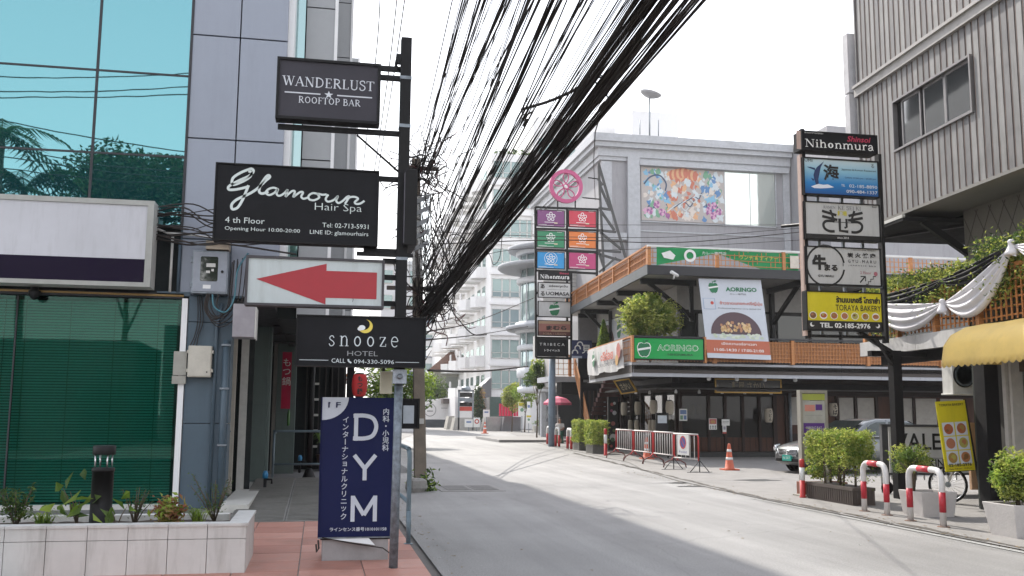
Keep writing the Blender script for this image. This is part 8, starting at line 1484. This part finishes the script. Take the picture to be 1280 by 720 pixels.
m = MB(); m.lathe(UMc+V((-.25, -.2, 0)), [(.12, 0), (.14, .5), (.06, 1.1), (.02, 1.3)], mat('folded red cloth', (.50, .03, .04), .8), 8); tag(m.build('folded_parasol', org=UMc), 'folded red parasol leaning beside the seated vendor', 'parasol')
vb = V((PY(700, 530, 50.5).x, 50.5, .012))
t = thing('stool', 'low green stool under the seated vendor', 'stool', vb); m = MB(); m.lathe(vb, [(.2, 0), (.17, .42), (.19, .45)], mat('green plastic', (.02, .22, .12), .5), 10); m.build('seat', t)
def person(base, yaw):
    t = thing('person', 'person in a white shirt and dark green apron sitting under the pink umbrella', 'person', base); q = Matrix.Rotation(yaw, 3, 'Z'); P = lambda x, y, z: base+q@V((x, y, z))
    SK = mat('skin', (.38, .20, .13), .5, var=.05); sh = mat('white shirt', (.62, .60, .58), .8); ap_ = mat('green apron', (.02, .10, .06), .8); hr = mat('black hair', (.01, .009, .008), .5)
    def skin(nm, joints, edges, mt, root=0, sub=2):
        me = bpy.data.meshes.new(nm); me.from_pydata([P(*j[:3])-ORG[t.name] for j in joints], edges, []); me.materials.append(mt); o = bpy.data.objects.new(nm, me); C.objects.link(o); o.parent = t; md = o.modifiers.new('skin', 'SKIN'); md.use_smooth_shade = True
        for i, j in enumerate(joints): me.skin_vertices[0].data[i].radius = (j[3], j[4] if len(j) > 4 else j[3])
        me.skin_vertices[0].data[root].use_root = True; s = o.modifiers.new('sub', 'SUBSURF'); s.levels = s.render_levels = sub; return o
    # y negative = the way the vendor faces
    J = [(0, 0, .52, .14, .11), (0, .0, .70, .12, .10), (0, -.02, .92, .16, .10), (0, -.03, 1.04, .06), (0, -.05, 1.12, .05), (0, -.07, 1.20, .075, .09), (0, -.06, 1.29, .075, .085),
         (.17, -.02, .98, .055), (.22, -.1, .76, .042), (.10, -.30, .70, .032), (.07, -.38, .70, .03), (-.17, -.02, .98, .055), (-.22, -.1, .76, .042), (-.08, -.30, .72, .032), (-.04, -.38, .74, .03),
         (.10, -.04, .50, .09), (.13, -.42, .50, .065), (.13, -.40, .10, .045), (.13, -.52, .04, .04), (-.10, -.04, .50, .09), (-.14, -.42, .50, .065), (-.16, -.36, .10, .045), (-.16, -.48, .04, .04)]
    E_ = [(0, 1), (1, 2), (2, 3), (3, 4), (4, 5), (5, 6), (2, 7), (7, 8), (8, 9), (9, 10), (2, 11), (11, 12), (12, 13), (13, 14), (0, 15), (15, 16), (16, 17), (17, 18), (0, 19), (19, 20), (20, 21), (21, 22)]
    skin('body', J, E_, SK)
    skin('shirt', [(0, .0, .56, .155, .125), (0, 0, .72, .135, .115), (0, -.02, .93, .175, .115), (0, -.03, 1.01, .08), (.18, -.02, .98, .07), (.22, -.09, .80, .055), (-.18, -.02, .98, .07), (-.22, -.09, .80, .055)], [(0, 1), (1, 2), (2, 3), (2, 4), (4, 5), (2, 6), (6, 7)], sh)
    skin('apron', [(0, 0, .52, .16, .13), (.10, -.08, .52, .115), (.14, -.42, .51, .085), (.14, -.41, .22, .07), (-.10, -.08, .52, .115), (-.15, -.42, .51, .085), (-.16, -.38, .22, .07)], [(0, 1), (1, 2), (2, 3), (0, 4), (4, 5), (5, 6)], ap_)
    skin('hair', [(0, -.01, 1.20, .07), (0, -.03, 1.30, .085, .09), (0, -.07, 1.345, .06)], [(0, 1), (1, 2)], hr)
    fc = P(0, -.165, 1.22); m = MB(); 
    for s_ in (-.03, .03): m.lathe(P(s_, -.15, 1.235), [(.009, 0), (.004, .012)], hr, 6, ax=q@V((0, -1, 0)))
    m.build('eye', t); m = MB(); m.loft([[P(-.012, -.15, 1.20), P(.012, -.15, 1.20), P(0, -.15, 1.23)], [P(-.004, -.175, 1.20), P(.004, -.175, 1.20), P(0, -.165, 1.22)]], SK); m.build('nose', t)
    for s_ in (1, -1):
        hb = P(.07 if s_ > 0 else -.04, -.38, .70 if s_ > 0 else .74)
        for k in range(4): m = MB(); b0 = hb+q@V(((k-1.5)*.018, -.02, 0)); m.tube([b0, b0+q@V((0, -.04, -.005)), b0+q@V((0, -.06-.006*(k in (1, 2)), -.03))], [.009, .008, .006], SK, 6); m.build('finger', t)
        m = MB(); b0 = hb+q@V((-s_*.03, 0, 0)); m.tube([b0, b0+q@V((-s_*.02, -.03, 0)), b0+q@V((-s_*.015, -.05, -.01))], [.01, .009, .007], SK, 6); m.build('thumb', t)
    return t
person(vb, R_(-25))
m = MB(); m.box(vb.x+.5, vb.x+1.2, 50.6, 51.2, .012, .75, mat('white sack', (.6, .6, .58), .8)); tag(bevel(m.build('white_sack', org=vb+X), .08), 'white covered stall box right of the seated vendor', 'box')
# ================================================================== BEHIND THE CAMERA (seen only as reflections in the glass)
random.seed(99)
def refl(px, py, Yr):
    """world point that appears at this pixel as a reflection in the teal facade, at real y = Yr"""
    p = PY(px, py, 2*FY-Yr); return V((p.x, Yr, p.z))
c = refl(165, 225, -9); tree('street_tree', 'leafy tree across the road behind the viewer, reflected in the teal glass', (c.x, -9, 0), c.z+1.8, (3.6, 2.6, 2.9), 12000, .3, [LEAF['dark']])
c = refl(250, 300, -9); tree('street_tree', 'second leafy tree behind the viewer, lower and farther right in the reflection', (c.x+2, -11, 0), c.z+2.8, (3.2, 2.4, 2.6), 6000, .3, [LEAF['dark']])
def palm(px, py, Yr, lab):
    c = refl(px, py, Yr); t = thing('palm_tree', lab, 'palm tree', (c.x, Yr, 0)); m = MB(); m.tube([(c.x+.3, Yr, 0), (c.x+.1, Yr, c.z*.5), (c.x, Yr, c.z)], [.2, .16, .13], BARK, 8); m.build('trunk', t)
    for k in range(26):
        a_ = random.uniform(0, 6.28); el = random.uniform(-.5, 1.2); L = random.uniform(3.0, 4.2); m = MB(); d = V((math.cos(a_), math.sin(a_), 0)); pr = V(c)
        pts = [c+d*L*q*math.cos(el*.7)+Z*(L*(math.sin(el)*q-1.1*q*q*.7)) for q in (0, .2, .4, .6, .8, 1)]
        s = V((-d.y, d.x, 0))
        for i in range(5):
            for j in range(4):
                p = pts[i].lerp(pts[i+1], j/4); l = .8*math.sin(math.pi*min(1, (i+j/4)/5+.12))
                for sg in (1, -1): e = p+s*sg*l+d*.18-Z*(.28*l+random.uniform(0, .15)); m.add([p, p+d*.11, e], [(0, 1, 2)], LEAF['dark'])
        m.tube(pts, .015, LEAF['mid'], 4); m.build('frond', t)
palm(2, 165, -7, 'palm tree behind the viewer with its crown reflected at the left edge of the glass'); palm(30, 235, -8, 'lower palm tree behind the viewer reflected beside the taller palm')
for i, (y0, y1, y2) in enumerate(((96, 97, 92), (114, 115, 109), (121, 122, 118), (150, 172, 190), (183, 205, 215), (196, 212, 224), (210, 224, 230))):
    pts = [refl(-60, y0-3, -1.5), refl(0, y0, -1.5), refl(115, y1, -1.5), refl(237, y2, -1.5), refl(300, y2-2, -1.5)]; m = MB(); m.tube(smooth_pts(pts, 5), .022, CB, 5); tag(m.build('wire', org=pts[0]), ['topmost', 'second', 'third', 'fourth', 'fifth', 'sixth', 'lowest'][i]+' of the street wires behind the viewer, mirrored in the teal glass', 'wire')
m = MB(); m.box(-30, -9, -26, -18, 0, 5, mat('dull far wall', (.10, .11, .11), .9)); m.box(-8, 12, -30, -20, 0, 6, mat('dull far wall', (0, 0, 0))); 
tag(m.build('low_building', org=(-10, -20, 0)), 'low pale building row behind the viewer, faintly mirrored in the shop glass', 'building')

# ------------------------------------------------------------------ hazy air
m = MB(); m.box(-75, 130, -45, 270, -1.2, 36, M['joint']); hb = m.build('haze', kind='stuff'); hb.data.materials.clear()
hm = bpy.data.materials.new('haze air'); hm.use_nodes = True; hn = hm.node_tree.nodes; hn.clear(); ho = hn.new('ShaderNodeOutputMaterial'); hv = hn.new('ShaderNodeVolumePrincipled'); hv.inputs['Density'].default_value = .0005; hv.inputs['Color'].default_value = (.97, .97, .98, 1); hv.inputs['Anisotropy'].default_value = .3
hm.node_tree.links.new(hv.outputs[0], ho.inputs['Volume']); hb.data.materials.append(hm)
